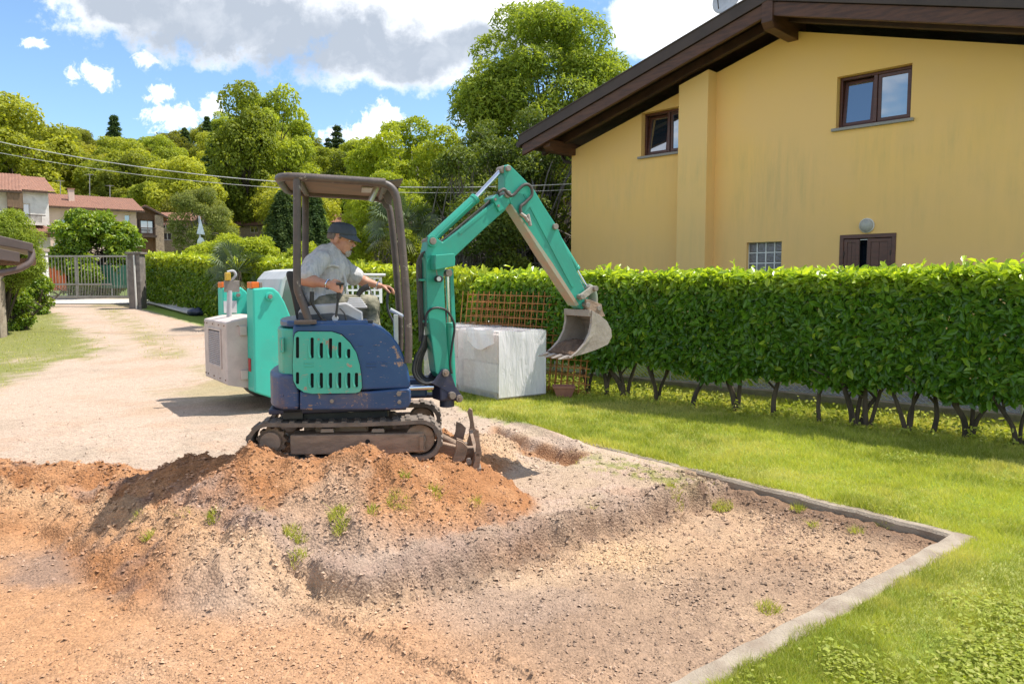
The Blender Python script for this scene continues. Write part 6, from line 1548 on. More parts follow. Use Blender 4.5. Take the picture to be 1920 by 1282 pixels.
# ---- swing bracket and boom
BF = Fr(-.564, 6.10, R(30))
def bp2(px, py, v=0.0): return BF.px(px, py, v)
def bps(l, v=0.0): return [bp2(a, b, v) for a, b in l]
def c3(x, y): return (720+x/3.2045, 300+y/3.2045)
n1_ = up(771, 722)[0]
MB(UF).b6(n1_-.05, n1_+.17, .02, .30, up(771, 764)[1], up(771, 728)[1]).build('nose_frame', M_blue, ex, bevel=.015)
MB(UF).b6(n1_-.02, n1_+.25, .08, .26, up(771, 742)[1]+.02, up(771, 734)[1]+.03).build('nose_plate', M_navy2, ex, bevel=.01)
MB(UF).b6(n1_-.02, n1_+.25, .08, .26, up(771, 764)[1]-.02, up(771, 758)[1]-.02).build('nose_plate', M_navy2, ex, bevel=.01)
MB(UF).cyl((n1_-.08, -.20, up(800, 737)[1]), (n1_+.20, -.14, up(800, 738)[1]), .022, 16).build('swing_rod', M_chrome, ex, smooth=True)
MB(UF).cyl((n1_-.12, -.21, up(800, 737)[1]), (n1_-.02, -.19, up(800, 737)[1]), .040, 16).build('swing_cylinder', M_blue, ex, smooth=True)
q = bp2(838, 740); sw = MB(BF); sw.tube([(q[0], 0, bp2(838, 762)[1]), (q[0], 0, bp2(838, 716)[1])], .060, 20); sb_ = sw.build('swing_post', M_navy2, ex, bevel=.006)
MB(BF).b6(q[0]-.10, q[0]+.03, -.085, .085, bp2(838, 748)[1], bp2(838, 722)[1]).build('swing_block', M_navy2, ex, bevel=.015)
MB(BF).tube([(q[0]-.005, -.06, bp2(838, 738)[1]), (q[0]-.005, -.125, bp2(838, 738)[1])], .03, 14).build('pin_boss', M_steel, sb_, bevel=.004)
MB(BF).tube([(q[0], 0, bp2(838, 716)[1]), (q[0], 0, bp2(838, 711)[1])], .042, 16).build('pin_cap', M_steel, sb_, bevel=.004)
for v_ in (-.088, .066):
    ear = [bp2(p, r) for p, r in ((800, 716), (806, 712), (816, 698), (822, 690), (832, 690), (838, 700), (846, 722), (857, 738), (857, 748), (850, 752), (836, 735), (812, 722))]
    MB(BF).prism(ear, v_, v_+.022).build('swing_ear', M_navy2, ex, bevel=.004)
for p in ((826, 697), (852, 744)):
    c = bp2(*p); MB(BF).tube([(c[0], -.105, c[1]), (c[0], .105, c[1])], .030, 18).build('pin', M_steel, ex, bevel=.004); MB(BF).disc(c, .014, -.115, -.10, 12).build('pin_centre', M_mud, ex)
boom = [(811, 696), (804, 640), (796, 585), (794, 520), (793, 475), (797, 455), (803, 447), (812, 446), (824, 455), (850, 436), (900, 396), (932, 371), (944, 362), (951, 380), (940, 396), (900, 432), (851, 478), (832, 496), (826, 512), (829, 585), (833, 645), (836, 696), (830, 705), (818, 706)]
bm_ = MB(BF).prism(bps(boom), -.062, .062).build('boom', M_teal, ex, bevel=.007)
MB(BF).prism(bps([(853, 436), (928, 375), (931, 378), (856, 440)]), -.066, -.06).build('weld_seam', M_teal, bm_)
for p in ((804, 453),): c = bp2(*p); MB(BF).disc(c, .028, -.09, .09, 20).build('pin', M_steel, ex, bevel=.003); MB(BF).disc(c, .045, -.078, -.061, 20).build('ear', M_teal, bm_, bevel=.003)
cl_ = bps([(922, 372), (932, 364), (944, 392), (935, 398)], -.07); MB(BF).prism(cl_, -.082, .082).build('hose_clamp', M_teal, bm_, bevel=.004)
for p in ((928, 374), (934, 386)): MB(BF).disc(bp2(*p, -.08), .011, -.092, -.08, 8).build('bolt', M_steel, bm_)
# lamp guard on the boom
lg_ = bps([c3(292, 572), c3(405, 562), c3(410, 600), c3(408, 638), c3(292, 662), c3(288, 620)], -.10)
MB(BF).prism(lg_, -.16, -.063).build('lamp_guard', M_teal, bm_, bevel=.006)
q = bp2(822, 523, -.12); MB(BF).disc(q, .026, -.155, -.09, 20).build('work_lamp', M_black, bm_, bevel=.004); MB(BF).disc((q[0]-.012, q[1]), .018, -.158, -.15, 16).build('lamp_lens', M_alu, bm_)
MB(BF).tube([(bp2(818, 506, -.11)[0], -.11, bp2(818, 506, -.11)[1]), (q[0], -.11, q[1])], .004, 6).build('lamp_wire', M_steel, bm_)
def cyl2(frame, a, b, c, rb, rr, name, v=0.0, mb_=M_teal):
    A, B, C = (frame.px(*p, v) for p in (a, b, c))
    o = MB(frame).tube([(A[0], v, A[1]), (B[0], v, B[1])], rb, 18).build(name, mb_, ex, smooth=True, bevel=.003)
    d = (Vector((B[0], B[1]))-Vector((A[0], A[1]))).normalized()
    MB(frame).tube([(B[0]-d.x*.025, v, B[1]-d.y*.025), (B[0]+d.x*.006, v, B[1]+d.y*.006)], rb*1.12, 18).build('gland', mb_, o, smooth=True, bevel=.003)
    MB(frame).tube([(B[0], v, B[1]), (C[0], v, C[1])], rr, 14).build('rod', M_chrome, ex, smooth=True)
    for e in (A, C): MB(frame).tube([(e[0], v-.045, e[1]), (e[0], v+.045, e[1])], .030, 16).build('cylinder_eye', M_steel, o, bevel=.004)
    return o
ac = cyl2(BF, (806, 451), (891, 372), (940, 319), .040, .020, 'arm_cylinder')
MB(BF).tube([tuple((bp2(a, b, -.04)[0], -.045, bp2(a, b, -.04)[1])) for a, b in ((818, 446), (822, 441), (885, 381))], .008, 8).build('feed_pipe', M_teal, ac, smooth=True)
bc = cyl2(BF, (848, 744), (842, 606), (838, 512), .036, .018, 'boom_cylinder', .0)
# the ram sits in front of the boom on its right flank: guard plate and side pipe
MB(BF).prism(bps([c3(405, 650), c3(427, 655), c3(442, 1000), c3(425, 1015), c3(418, 990)]), .03, .05).build('ram_guard', M_teal, ex, bevel=.004)
stk = [(940, 313), (946, 310), (952, 313), (975, 336), (995, 357), (1012, 386), (1037, 424), (1047, 447), (1066, 490), (1088, 540), (1096, 560), (1094, 574), (1084, 580), (1076, 574), (1060, 548), (1026, 494), (985, 432), (951, 384), (940, 366)]
sk_ = MB(BF).prism(bps(stk), -.058, .058).build('dipper_arm', M_teal, ex, bevel=.006)
MB(BF).prism(bps([(950, 384), (954, 386), (1028, 493), (1078, 571), (1073, 573), (1022, 497)]), -.064, .064).build('wear_plate', mat('bare_edge', (.42, .28, .19), (.30, .36, .26), .7, 5), sk_)
MB(BF).prism(bps([c3(745, 215), c3(790, 195), c3(830, 205), c3(880, 280), c3(820, 350), c3(760, 260)], -.06), -.064, -.058).build('side_plate', M_teal, sk_, bevel=.003)
MB(BF).prism(bps([c3(835, 205), c3(848, 202), c3(1060, 590), c3(1140, 760), c3(1128, 765), c3(1040, 600)], -.06), -.0635, -.058).build('weld_seam', M_teal, sk_, bevel=.002)
for p, r_ in (((945, 318), .024), ((944, 366), .030), ((1033, 426), .026)): c = bp2(*p); MB(BF).tube([(c[0], -.085, c[1]), (c[0], .085, c[1])], r_, 18).build('pin', M_steel, ex, bevel=.004)
bk = cyl2(BF, (1034, 430), (1080, 505), (1101, 541), .038, .018, 'bucket_cylinder')
MB(BF).tube([(bp2(a, b, -.045)[0], -.048, bp2(a, b, -.045)[1]) for a, b in ((1034, 440), (1040, 460), (1046, 468), (1062, 497))], .008, 8).build('feed_pipe', M_teal, bk, smooth=True)
for v_ in (-.10, .078):
    MB(BF).prism(bps([(1074, 553), (1080, 549), (1098, 536), (1106, 536), (1108, 544), (1100, 548), (1084, 560), (1076, 562)]), v_, v_+.02).build('link_bar', M_bucket, ex, bevel=.003)
lk = smooth_path([(bp2(a, b)[0], 0, bp2(a, b)[1]) for a, b in ((1100, 539), (1108, 543), (1112, 556), (1112, 570), (1109, 578))], 5)
MB(BF).tube([tuple(p) for p in lk], .030, 12, flat=1.4).build('tipping_link', mat('worn_green_grey', (.20, .27, .20), (.30, .26, .20), .6, 8), ex, smooth=True)
for p in ((1078, 556), (1103, 541), (1088, 571), (1109, 577)): c = bp2(*p); MB(BF).tube([(c[0], -.125, c[1]), (c[0], .125, c[1])], .024, 16).build('pin', M_steel, ex, bevel=.004)
# bucket
BV = .20
def b3(x, y, v=-BV): return bp2(720+x/3.2045, 300+y/3.2045, v)
outer = [b3(*p) for p in ((1245, 903), (1292, 928), (1340, 968), (1366, 1020), (1369, 1062), (1345, 1108), (1275, 1140), (1200, 1165), (1112, 1188))]
front_e = [b3(*p) for p in ((1112, 1188), (1160, 1148), (1200, 1100), (1230, 1040), (1242, 980), (1243, 940), (1245, 903))]
cen = Vector((sum(p[0] for p in outer)/len(outer), sum(p[1] for p in outer)/len(outer)))
inn = [((Vector(p)-cen)*.93+cen) for p in outer]; inn[0] = Vector(outer[0])+(Vector(front_e[-2])-Vector(outer[0])).normalized()*.02; inn[-1] = Vector(outer[-1])+Vector((-.0, .012))
bu = MB(BF).prism(list(outer)+[tuple(p) for p in reversed(inn)], -BV, BV).build('bucket', M_bucket, ex, bevel=.003)
M_bin = M_bucket
for v_ in (-BV-.001, BV-.013):
    MB(BF).prism(outer+front_e[1:-1], v_, v_+.014).build('side_plate', M_bucket, bu, bevel=.002)
fe2 = [(Vector(p)+(cen-Vector(p)).normalized()*-.0) for p in front_e]
fe3 = [Vector(p)+(cen-Vector(p)).normalized()*.045 for p in front_e]
for v_ in (-BV-.016, BV+.002): MB(BF).prism([tuple(p) for p in fe2]+[tuple(p) for p in reversed(fe3)], v_, v_+.014).build('side_edge', M_bucket, bu, bevel=.002)
hp_ = [b3(*p) for p in ((1243, 905), (1180, 893), (1105, 890), (1100, 915), (1160, 935), (1240, 942))]
top = [outer[0], (outer[0][0]-.02, outer[0][1]+.004), (outer[0][0]-.02, outer[0][1]-.055), (outer[0][0]+.02, outer[0][1]-.05)]
MB(BF).prism(top, -BV, BV).build('top_beam', M_bucket, bu, bevel=.004)
for v_ in (-.115, .095):
    MB(BF).prism(bps([(1084, 560), (1094, 562), (1114, 570), (1116, 582), (1121, 592), (1108, 594), (1098, 584), (1086, 578)]), v_, v_+.02).build('hinge_plate', M_mud, bu, bevel=.004)
lip = Vector(outer[-1]); ldir = (Vector(outer[-1])-Vector(outer[-2])).normalized(); lup = Vector((-ldir.y, ldir.x)); lup = lup if lup.y > 0 else -lup
for k in range(4):
    v_ = -BV+.012+k*(2*BV-.074)/3
    a = lip-ldir*.05; t = lip+ldir*.085; m = MB(BF)
    m.add([(a.x+lup.x*.022, v_, a.y+lup.y*.022), (a.x+lup.x*.022, v_+.05, a.y+lup.y*.022), (a.x-lup.x*.014, v_+.05, a.y-lup.y*.014), (a.x-lup.x*.014, v_, a.y-lup.y*.014),
           (t.x+lup.x*.006, v_+.008, t.y+lup.y*.006), (t.x+lup.x*.006, v_+.042, t.y+lup.y*.006), (t.x, v_+.042, t.y), (t.x, v_+.008, t.y)], [(3, 2, 1, 0), (4, 5, 6, 7), (0, 1, 5, 4), (1, 2, 6, 5), (2, 3, 7, 6), (3, 0, 4, 7)])
    m.build('tooth', M_bucket, bu, bevel=.003)
# earth left in the bucket
M_earth = mat('damp_earth', (.16, .095, .055), (.09, .055, .035), .95, 14, bump=1, bscale=50)
eb = thing('bucket_earth', tuple(BF.w(lip.x+.14, 0, lip.y+.07)), 'small heap of brown earth lying in the excavator bucket', 'earth')
m = MB(BF); V = []; k1, k2 = 20, 24; base_a = lip-ldir*.02; 
for i in range(k1+1):
    for j in range(k2+1):
        a, b = i/k1, j/k2; c = base_a-ldir*(a*.30); h = .010+.060*math.sin(math.pi*min(a*1.05, 1))**.8*math.sin(math.pi*b)**.35+.016*float(fbm(np.array([a*6.]), np.array([b*6.]), 1.5, 3, 9)[0])+.10*a*a*.6
        V.append(tuple(BF.w(c.x+lup.x*h, -BV+.016+b*(2*BV-.032), c.y+lup.y*h)))
m.V = [Vector(v) for v in V]; m.F = [(i*(k2+1)+j, (i+1)*(k2+1)+j, (i+1)*(k2+1)+j+1, i*(k2+1)+j+1) for i in range(k1) for j in range(k2)]
o = m.build('earth', M_earth, eb, smooth=True); s_ = o.modifiers.new('s', 'SOLIDIFY'); s_.thickness = .01; s_.offset = -1
# hoses
def hose(pts, r, v, name='hose', mt=M_hose, par=None):
    pp = []
    for i, p in enumerate(pts):
        vv = v if not isinstance(v, list) else v[i]; q = bp2(*p, vv); pp.append((q[0], vv, q[1]))
    return MB(BF).tube([tuple(p) for p in smooth_path(pp, 6)], r, 9).build(name, mt, par or ex, smooth=True)
for k in range(3):
    d = k*4
    hose([(787+d*.6, 640), (786+d, 600), (784+d, 560), (782+d, 510), (783+d, 490), (792+d, 475), (815+d*.4, 463+d*.5), (860, 425+d*.7), (905, 388+d*.7), (935, 360+d*.4)], .0085, -.03+k*.028, mt=M_hose)
hose([(935, 360), (945, 355), (953, 364), (962, 366), (978, 350), (988, 346), (996, 352), (997, 366), (985, 380), (976, 388), (977, 400)], .0135, -.085, 'crossover_hose')
q = bp2(984, 408, -.09)
for a, b in (((976, 400), (986, 408)), ((983, 404), (990, 416)), ((990, 402), (994, 424))):
    A, B = bp2(*a, -.09), bp2(*b, -.09); MB(BF).tube([(A[0], -.085, A[1]), (B[0], -.095, B[1])], .016, 8).build('pipe_fitting', M_bucket, ex, bevel=.003)
hose([(798, 612), (799, 592), (808, 580), (822, 577), (838, 583), (849, 600), (852, 618), (848, 645), (844, 680), (847, 700)], .0095, -.085, 'loop_hose', M_black)
hose([(834, 578), (836, 590), (833, 640), (838, 672)], .009, -.05, 'hose', M_black)
for k in range(4):
    hose([(795+k*2, 628), (790+k*3, 650), (779+k*4, 672), (775+k*4.5, 695), (783+k*4, 712-k*1.5), (798+k*2, 719-k*3), (815, 716-k*2)], .0125, -.06+k*.035, 'hose', M_black)
MB(BF).b6(bp2(787, 0)[0], bp2(800, 0)[0], -.05, .05, bp2(0, 628)[1], bp2(0, 622)[1]).build('hose_bracket', M_teal, ex, bevel=.003)
for k in range(2): q = bp2(845+k*2, 705+k*8, -.08); MB(BF).tube([(q[0], -.07, q[1]), (q[0]+.005, -.075, q[1]-.05)], .013, 8).build('pipe_fitting', M_bucket, ex, bevel=.002)
for p in ((787, 524), (786, 523)): pass
MB(BF).b6(bp2(779, 0)[0], bp2(797, 0)[0], -.04, .05, bp2(0, 526)[1], bp2(0, 521)[1]).build('hose_bracket', M_teal, ex, bevel=.002)

# ================================================================== DUMPER behind the excavator
M_tealb = mat('turquoise_paint', (.040, .50, .37), (.05, .44, .33), .45, 2.5, wear=(.55, .42, .30), wearamt=.045, wearscale=4, grime=.08, grimecol=(.2, .4, .3))
M_ebox = mat('beige_engine_box', (.56, .47, .42), (.47, .39, .35), .55, 5, wear=(.30, .14, .07), wearamt=.05, wearscale=9, grime=.2, grimecol=(.35, .20, .12))
M_cab = mat('light_grey_cab', (.52, .52, .50), (.44, .44, .42), .45, 5, grime=.15, grimecol=(.3, .25, .2))
DF = Fr(-3.32, 9.6, R(35))
def dq(px, py, v=0.0): return DF.px(px, py, v)
dm_ = thing('site_dumper', (-3.0, 10.2, 0), 'turquoise site dumper with beige louvred engine box parked behind the excavator', 'dumper')
pan = [dq(474, 541), dq(505, 539), dq(513, 540), dq(523, 548), dq(534, 566), dq(548, 600), dq(560, 640), (1.1, .55), (1.1, .22), dq(511, 747), dq(462+9, 736)]
pan = [p for p in pan]
pan[-1] = (0.0, dq(474, 736)[1])
for v0, v1 in ((0, .30), (1.50, 1.78)):
    so = MB(DF).prism(pan, v0+.0, v1).build('side_panel', M_tealb, dm_, bevel=.02, seg=2)
    c = dq(505, 556); MB(DF).disc(c, .055, v0-.03, v0, 22).build('pin_boss', M_tealb, so, bevel=.006); MB(DF).disc(c, .03, v0-.055, v0-.02, 6).build('bolt', M_steel, so, bevel=.004)
    MB(DF).b6(-.0, .10, v0+.02, v0+.22, pan[0][1]+.002, pan[0][1]+.085).build('marker_lamp', M_lens, dm_, bevel=.01)
    MB(DF).b6(.102, .14, v0+.02, v0+.22, pan[0][1]+.002, pan[0][1]+.08).build('lamp_base', M_steel, dm_, bevel=.004)
q = dq(455, 690, .29); MB(DF).b6(-.006, 0, .13, .24, dq(455, 700)[1], dq(455, 675)[1]).build('red_reflector', mat('red_reflector', (.45, .02, .02), (.35, .02, .02), .3), dm_)
EU = -.26; gz0_ = P(665, 569, 10.5).z; zt1 = dq(428, 604, .3)[1]+.0; zb1 = dq(431, 722, .3)[1]
MB(DF).plate([(EU, zb1+.0), (-.002, zb1-.06), (.3, zb1-.06), (.3, zt1+.06), (-.002, zt1+.05), (EU, zt1)], [], .31, 1.49).build('engine_box', M_ebox, dm_, bevel=.02)
RFm = Fr(*(DF.w(EU, .31, 0)[:2]), DF.th+math.pi/2)     # rear face frame: u runs across the back
lz1, lz0 = P(409, 616, 10.0).z, P(409, 690, 10.0).z
lv = MB(RFm).plate([(.22, lz0), (.92, lz0), (.92, lz1), (.22, lz1)], [[(.26, lz0+.03), (.88, lz0+.03), (.88, lz1-.03), (.26, lz1-.03)]], .0, .016).build('louvre_frame', M_ebox, dm_, bevel=.003)
MB(RFm).b6(.26, .88, .001, .004, lz0+.03, lz1-.03).build('louvre_back', M_dark, lv)  # dark backing paints the shade between the slats
for k in range(18): z = lz0+.035+k*(lz1-lz0-.07)/18; MB(RFm).add([(.26, .016, z), (.88, .016, z), (.88, .005, z+.012), (.26, .005, z+.012), (.26, .014, z-.004), (.88, .014, z-.004), (.88, .003, z+.008), (.26, .003, z+.008)], [(0, 1, 2, 3), (7, 6, 5, 4), (0, 4, 5, 1), (2, 6, 7, 3), (1, 5, 6, 2), (0, 3, 7, 4)]).build('slat', M_ebox, lv)
for z in (dq(452, 620, .3)[1], dq(447, 703, .3)[1]): MB(DF).b6(-.09, .0, .27, .308, z-.06, z+.06).build('hinge', M_ebox, dm_, bevel=.006)
for u_ in (.06, .34, .66, .98, 1.12):
    for z in (zt1-.05, zb1+.06): MB(RFm).disc((u_, z), .010, -.0, .012, 8).build('bolt', M_mud, dm_)
for v_ in (.36, 1.38): MB(DF).b6(1.44, 1.48, v_, v_+.04, .6, gz0_).build('guard_post', M_cab, dm_)
# tread plate deck over the engine, lever stand
MB(DF).b6(.3, 1.0, .31, 1.49, zt1-.02, zt1+.05).build('deck', M_ebox, dm_, bevel=.01)
pb_ = DF.px(420, 592, .9)
pst = MB(DF).tube([(0-.05, .95, zt1), (0-.03, .95, P(424, 545, 10.3).z)], .035, 10).build('stand_post', M_grey, dm_, smooth=True)
zP = P(424, 545, 10.3).z
MB(DF).b6(-.10, .10, .93, .98, zP-.02, P(424, 526, 10.3).z).build('stand_plate', M_steel, dm_, bevel=.005)
MB(DF).tube(smooth_path([(-.02, .95, P(424, 528, 10.3).z), (.05, .93, P(424, 516, 10.3).z), (.02, .93, P(424, 508, 10.3).z), (-.06, .93, P(424, 510, 10.3).z)], 5), .018, 8).build('stand_hook', M_grey, dm_, smooth=True)
MB(DF).b6(-.09, -.02, .90, .97, P(424, 526, 10.3).z, P(424, 511, 10.3).z).build('warning_lamp', mat('yellow_plastic', (.62, .38, .03), (.5, .3, .03), .4), dm_, bevel=.01)
MB(DF).b6(.02, .20, 1.48, 1.498, P(424, 588, 10.6).z, P(424, 565, 10.6).z).build('notice_label', mat('paper_label', (.62, .62, .6), (.5, .5, .5), .6), dm_)
# cab frame with windscreen, grille
M_cabg = glassmat('cab_glass', (.05, .09, .10), 1.8, .05)
zc1 = P(535, 504, 10.4).z; zc0 = P(535, 604, 10.4).z
cf = [(.42, zc0), (.43, zc0+.3), (.50, zc1-.14), (.60, zc1-.03), (.74, zc1), (1.35, zc1), (1.40, zc0)]
ho = [(.48, zc0+.06), (.485, zc0+.3), (.55, zc1-.17), (.63, zc1-.08), (.76, zc1-.06), (1.3, zc1-.06), (1.34, zc0+.06)]
for v_ in (.33, 1.42): MB(DF).plate(cf, [ho], v_, v_+.05).build('cab_frame', M_cab, dm_, bevel=.012); MB(DF).prism(ho, v_+.02, v_+.028).build('cab_window', M_cabg, dm_)
MB(DF).prism(cf[1:6]+[(1.35, zc1-.03), (.76, zc1-.035), (.63, zc1-.06), (.53, zc1-.15), (.46, zc0+.3)], .385, 1.415).build('cab_roof', M_cab, dm_, bevel=.01)
g0 = 1.42; gz1, gz0 = P(665, 519, 10.5).z, P(665, 570, 10.5).z; holes = []
for i in range(6):
    for j in range(4):
        a, b = g0+.03+i*.085, gz0+.03+j*((gz1-gz0-.03)/4); holes.append([(a, b), (a+.06, b), (a+.06, b+(gz1-gz0)/4-.035), (a, b+(gz1-gz0)/4-.035)])
MB(DF).plate([(g0, gz0), (g0+.56, gz0), (g0+.56, gz1), (g0, gz1)], holes, .36, .375).build('guard_grille', M_white, dm_)
MB(DF).tube([(g0-.02, .34, gz1+.03), (g0+.60, .34, gz1+.03)], .022, 10).build('guard_rail', M_cab, dm_, smooth=True)
MB(DF).prism([(.9, .5), (1.5, .5), (1.5, .95), (1.35, 1.2), (.9, 1.25)], .05, 1.7).build('skip', M_tealb, dm_, bevel=.03)
MB(DF).b6(.1, 1.95, .35, 1.4, .32, .62).build('chassis', M_navy2, dm_, bevel=.03)
for u_ in (.58, 1.55):
    for v0, v1 in ((.02, .30), (1.45, 1.73)):
        ty = MB(DF).disc((u_, .31), .32, v0, v1, 32).build('tyre', M_rubber, dm_, smooth=True, bevel=.05, seg=3)
        MB(DF).disc((u_, .31), .17, v0-.012, v1+.012, 24).build('rim', M_steel, ty, bevel=.01)
# ================================================================== DRIVER
M_skin = mat('skin', (.56, .29, .19), (.47, .22, .14), .5, 14, bump=.12, bscale=120, spec=.4)
M_shirt = mat('grey_shirt', (.58, .56, .54), (.43, .425, .425), .9, 9, bump=.5, bscale=14, stretch=(5, 5, .5))
M_tee = mat('grey_tee', (.22, .23, .24), (.16, .17, .18), .95, 6)
M_trs = mat('khaki_trousers', (.31, .28, .20), (.10, .10, .065), .95, 9, bump=.5, bscale=22, detail=4)
M_cap = mat('faded_navy_cap', (.075, .095, .125), (.052, .068, .092), .9, 12, bump=.3, bscale=90)
M_hair = mat('grey_hair', (.22, .18, .155), (.12, .10, .085), .85, 60, bump=.6, bscale=150)
M_beard = mat('white_beard', (.60, .56, .50), (.42, .38, .33), .9, 90, bump=.8, bscale=160)
M_boot = mat('work_boot', (.06, .045, .035), (.04, .03, .025), .8, 9)
def man_pt(px, py, v): q = UF.px(px, py, v); return UF.w(q[0], v, q[1])
class Blob(MB):
    """closed capsules and ellipsoids, fused into one skin by a voxel remesh"""
    def ell(s, c, r, M3=None, seg=18, rings=12):
        b = len(s.V); M3 = M3 or Matrix.Identity(3); c = Vector(c)
        vs = [Vector((0, 0, 1))]
        for j in range(1, rings):
            th = math.pi*j/rings; vs += [Vector((math.sin(th)*math.cos(2*math.pi*i/seg), math.sin(th)*math.sin(2*math.pi*i/seg), math.cos(th))) for i in range(seg)]
        vs.append(Vector((0, 0, -1)))
        s.V += [c+M3 @ Vector((v.x*r[0], v.y*r[1], v.z*r[2])) for v in vs]
        f = [(0, 1+i, 1+(i+1) % seg) for i in range(seg)]
        for j in range(rings-2): f += [(1+j*seg+i, 1+(j+1)*seg+i, 1+(j+1)*seg+(i+1) % seg, 1+j*seg+(i+1) % seg) for i in range(seg)]
        e = 1+(rings-1)*seg; f += [(e, e-seg+(i+1) % seg, e-seg+i) for i in range(seg)]
        s.F += [[b+k for k in q] for q in f]; return s
    def cap(s, a, b, ra, rb, n_=None, sq=1.0):
        a, b = Vector(a), Vector(b); L = (b-a).length; n_ = n_ or max(2, int(L/(min(ra, rb)*.45))+1)
        z = (b-a).normalized(); x = Vector((0, 0, 1)).cross(z); x = x.normalized() if x.length > .1 else Vector((1, 0, 0)); y = z.cross(x); M3 = Matrix((x, y, z)).transposed()
        for i in range(n_+1):
            t = i/n_; r = ra+(rb-ra)*t; s.ell(a.lerp(b, t), (r, r*sq, r), M3, 14, 9)
        return s
    def fuse(s, name, mt, parent, voxel, sm=6, noise=0.0):
        o = s.build(name, mt, parent)
        md = o.modifiers.new('r', 'REMESH'); md.mode = 'VOXEL'; md.voxel_size = voxel; md.use_smooth_shade = True
        if sm: m2 = o.modifiers.new('s', 'SMOOTH'); m2.factor = .5; m2.iterations = sm
        return o
def clouds(o, name, size, strength, depth=2):
    tx = bpy.data.textures.new(name, 'CLOUDS'); tx.noise_scale = size; tx.noise_depth = depth
    d = o.modifiers.new('d', 'DISPLACE'); d.texture = tx; d.strength = strength; d.mid_level = .5; d.texture_coords = 'LOCAL'
mp_ = man_pt
pelv = mp_(598, 568, 0); waist = mp_(600, 545, 0); chest = mp_(610, 508, 0); uch = mp_(616, 488, 0); neckb = mp_(622, 474, 0)
shR = mp_(598, 487, -.19); shL = mp_(631, 491, .19)
elR = mp_(572, 524, -.30); wrR = mp_(618, 534, -.40); hdR = mp_(630, 540, -.43)
elL = mp_(672, 524, .26); wrL = mp_(712, 536, .20); hdL = mp_(723, 539, .18)
hipR = mp_(604, 574, -.12); knR = mp_(690, 571, -.16); anR = mp_(700, 668, -.02)
hipL = mp_(604, 574, .12); knL = mp_(695, 570, .16); anL = mp_(702, 665, .16)
HC = mp_(641, 448, 0)
yaw = R(12)-R(20); pitch = R(14)
Hx = Vector((math.cos(yaw)*math.cos(pitch), math.sin(yaw)*math.cos(pitch), -math.sin(pitch))); Hy = Vector((-math.sin(yaw), math.cos(yaw), 0)); Hz = Hx.cross(Hy)
HM = Matrix((Hx, Hy, Hz)).transposed()
def hl(x, y, z): return HC+HM @ Vector((x, y, z))
man = thing('person', tuple(pelv), 'man in grey short sleeved shirt and dark cap with glasses, driving the excavator', 'person')
B = Blob()
# trunk, neck, arms, legs, feet as one skin
B.ell(pelv, (.15, .16, .13)); B.cap(waist, chest, .13, .15); B.cap(chest, uch, .14, .10); B.cap(neckb, hl(-.02, 0, -.06), .066, .060)
B.cap(shR, elR, .056, .050); B.cap(elR, elR.lerp(wrR, .35), .050, .049); B.cap(elR.lerp(wrR, .35), wrR, .048, .030, sq=.85)
B.cap(shL, elL, .056, .046); B.cap(elL, elL.lerp(wrL, .3), .046, .046); B.cap(elL.lerp(wrL, .3), wrL, .045, .029, sq=.85)
for h_, k_, a_ in ((hipR, knR, anR), (hipL, knL, anL)):
    B.cap(h_, k_, .075, .055); B.cap(k_, a_, .052, .035); B.cap(a_, a_+UF.u*.14+Vector((0, 0, -.05)), .035, .03)
# head
B.ell(hl(-.012, 0, .028), (.102, .078, .092), HM); B.ell(hl(.022, 0, -.035), (.074, .064, .078), HM); B.ell(hl(.048, 0, -.082), (.042, .043, .032), HM)
B.ell(hl(.058, .026, -.036), (.026, .024, .024), HM); B.ell(hl(.058, -.026, -.036), (.026, .024, .024), HM)
B.ell(hl(.080, 0, .022), (.014, .046, .014), HM)
B.cap(hl(.086, 0, .006), hl(.108, 0, -.026), .009, .014); B.ell(hl(.100, .011, -.032), (.010, .009, .008), HM); B.ell(hl(.100, -.011, -.032), (.010, .009, .008), HM)
B.ell(hl(.086, 0, -.056), (.012, .024, .0055), HM); B.ell(hl(.083, 0, -.067), (.012, .021, .006), HM)
B.ell(hl(.070, .028, .004), (.012, .014, .010), HM); B.ell(hl(.070, -.028, .004), (.012, .014, .010), HM)
for sy in (-1, 1):
    B.ell(hl(-.012, sy*.080, -.012), (.021, .009, .032), HM); B.ell(hl(-.016, sy*.074, -.010), (.016, .012, .024), HM)
# hands: palm plus five bent fingers closed round the grips
def hand(wr, palm_c, fwd, side, upv, curl, spread=.019, thumb=1, L=1.0):
    """fwd: finger direction, side: across the knuckles, upv: back of the hand"""
    fwd, side, upv = fwd.normalized(), side.normalized(), upv.normalized()
    for k in range(4): B.cap(wr+side*(k-1.5)*.010, palm_c+fwd*.030+side*(k-1.5)*spread, .017, .0125, sq=1)
    lens = (.070, .078, .072, .056)
    for k in range(4):
        p = palm_c+fwd*.035+side*(k-1.5)*spread; d = fwd; l = lens[k]*L
        for j, (fr_, ang) in enumerate(((.45, curl[0]), (.30, curl[1]), (.25, curl[2]))):
            a = sum(curl[:j+1])+k*.06; dd = fwd*math.cos(a)-upv*math.sin(a); q = p+dd*l*fr_; B.cap(p, q, .0095-.001*j, .0088-.001*j, n_=3); p = q
    s_ = side*thumb; p = wr.lerp(palm_c, .45)+s_*.022; q = p+fwd*.022+s_*.026-upv*.012; r_ = q+fwd*.028+s_*.004-upv*.018; t_ = r_+fwd*.018-upv*.014
    B.cap(p, q, .014, .0115, n_=3); B.cap(q, r_, .0112, .010, n_=3); B.cap(r_, t_, .010, .0085, n_=2)
gr = mp_(636, 538, -.45)
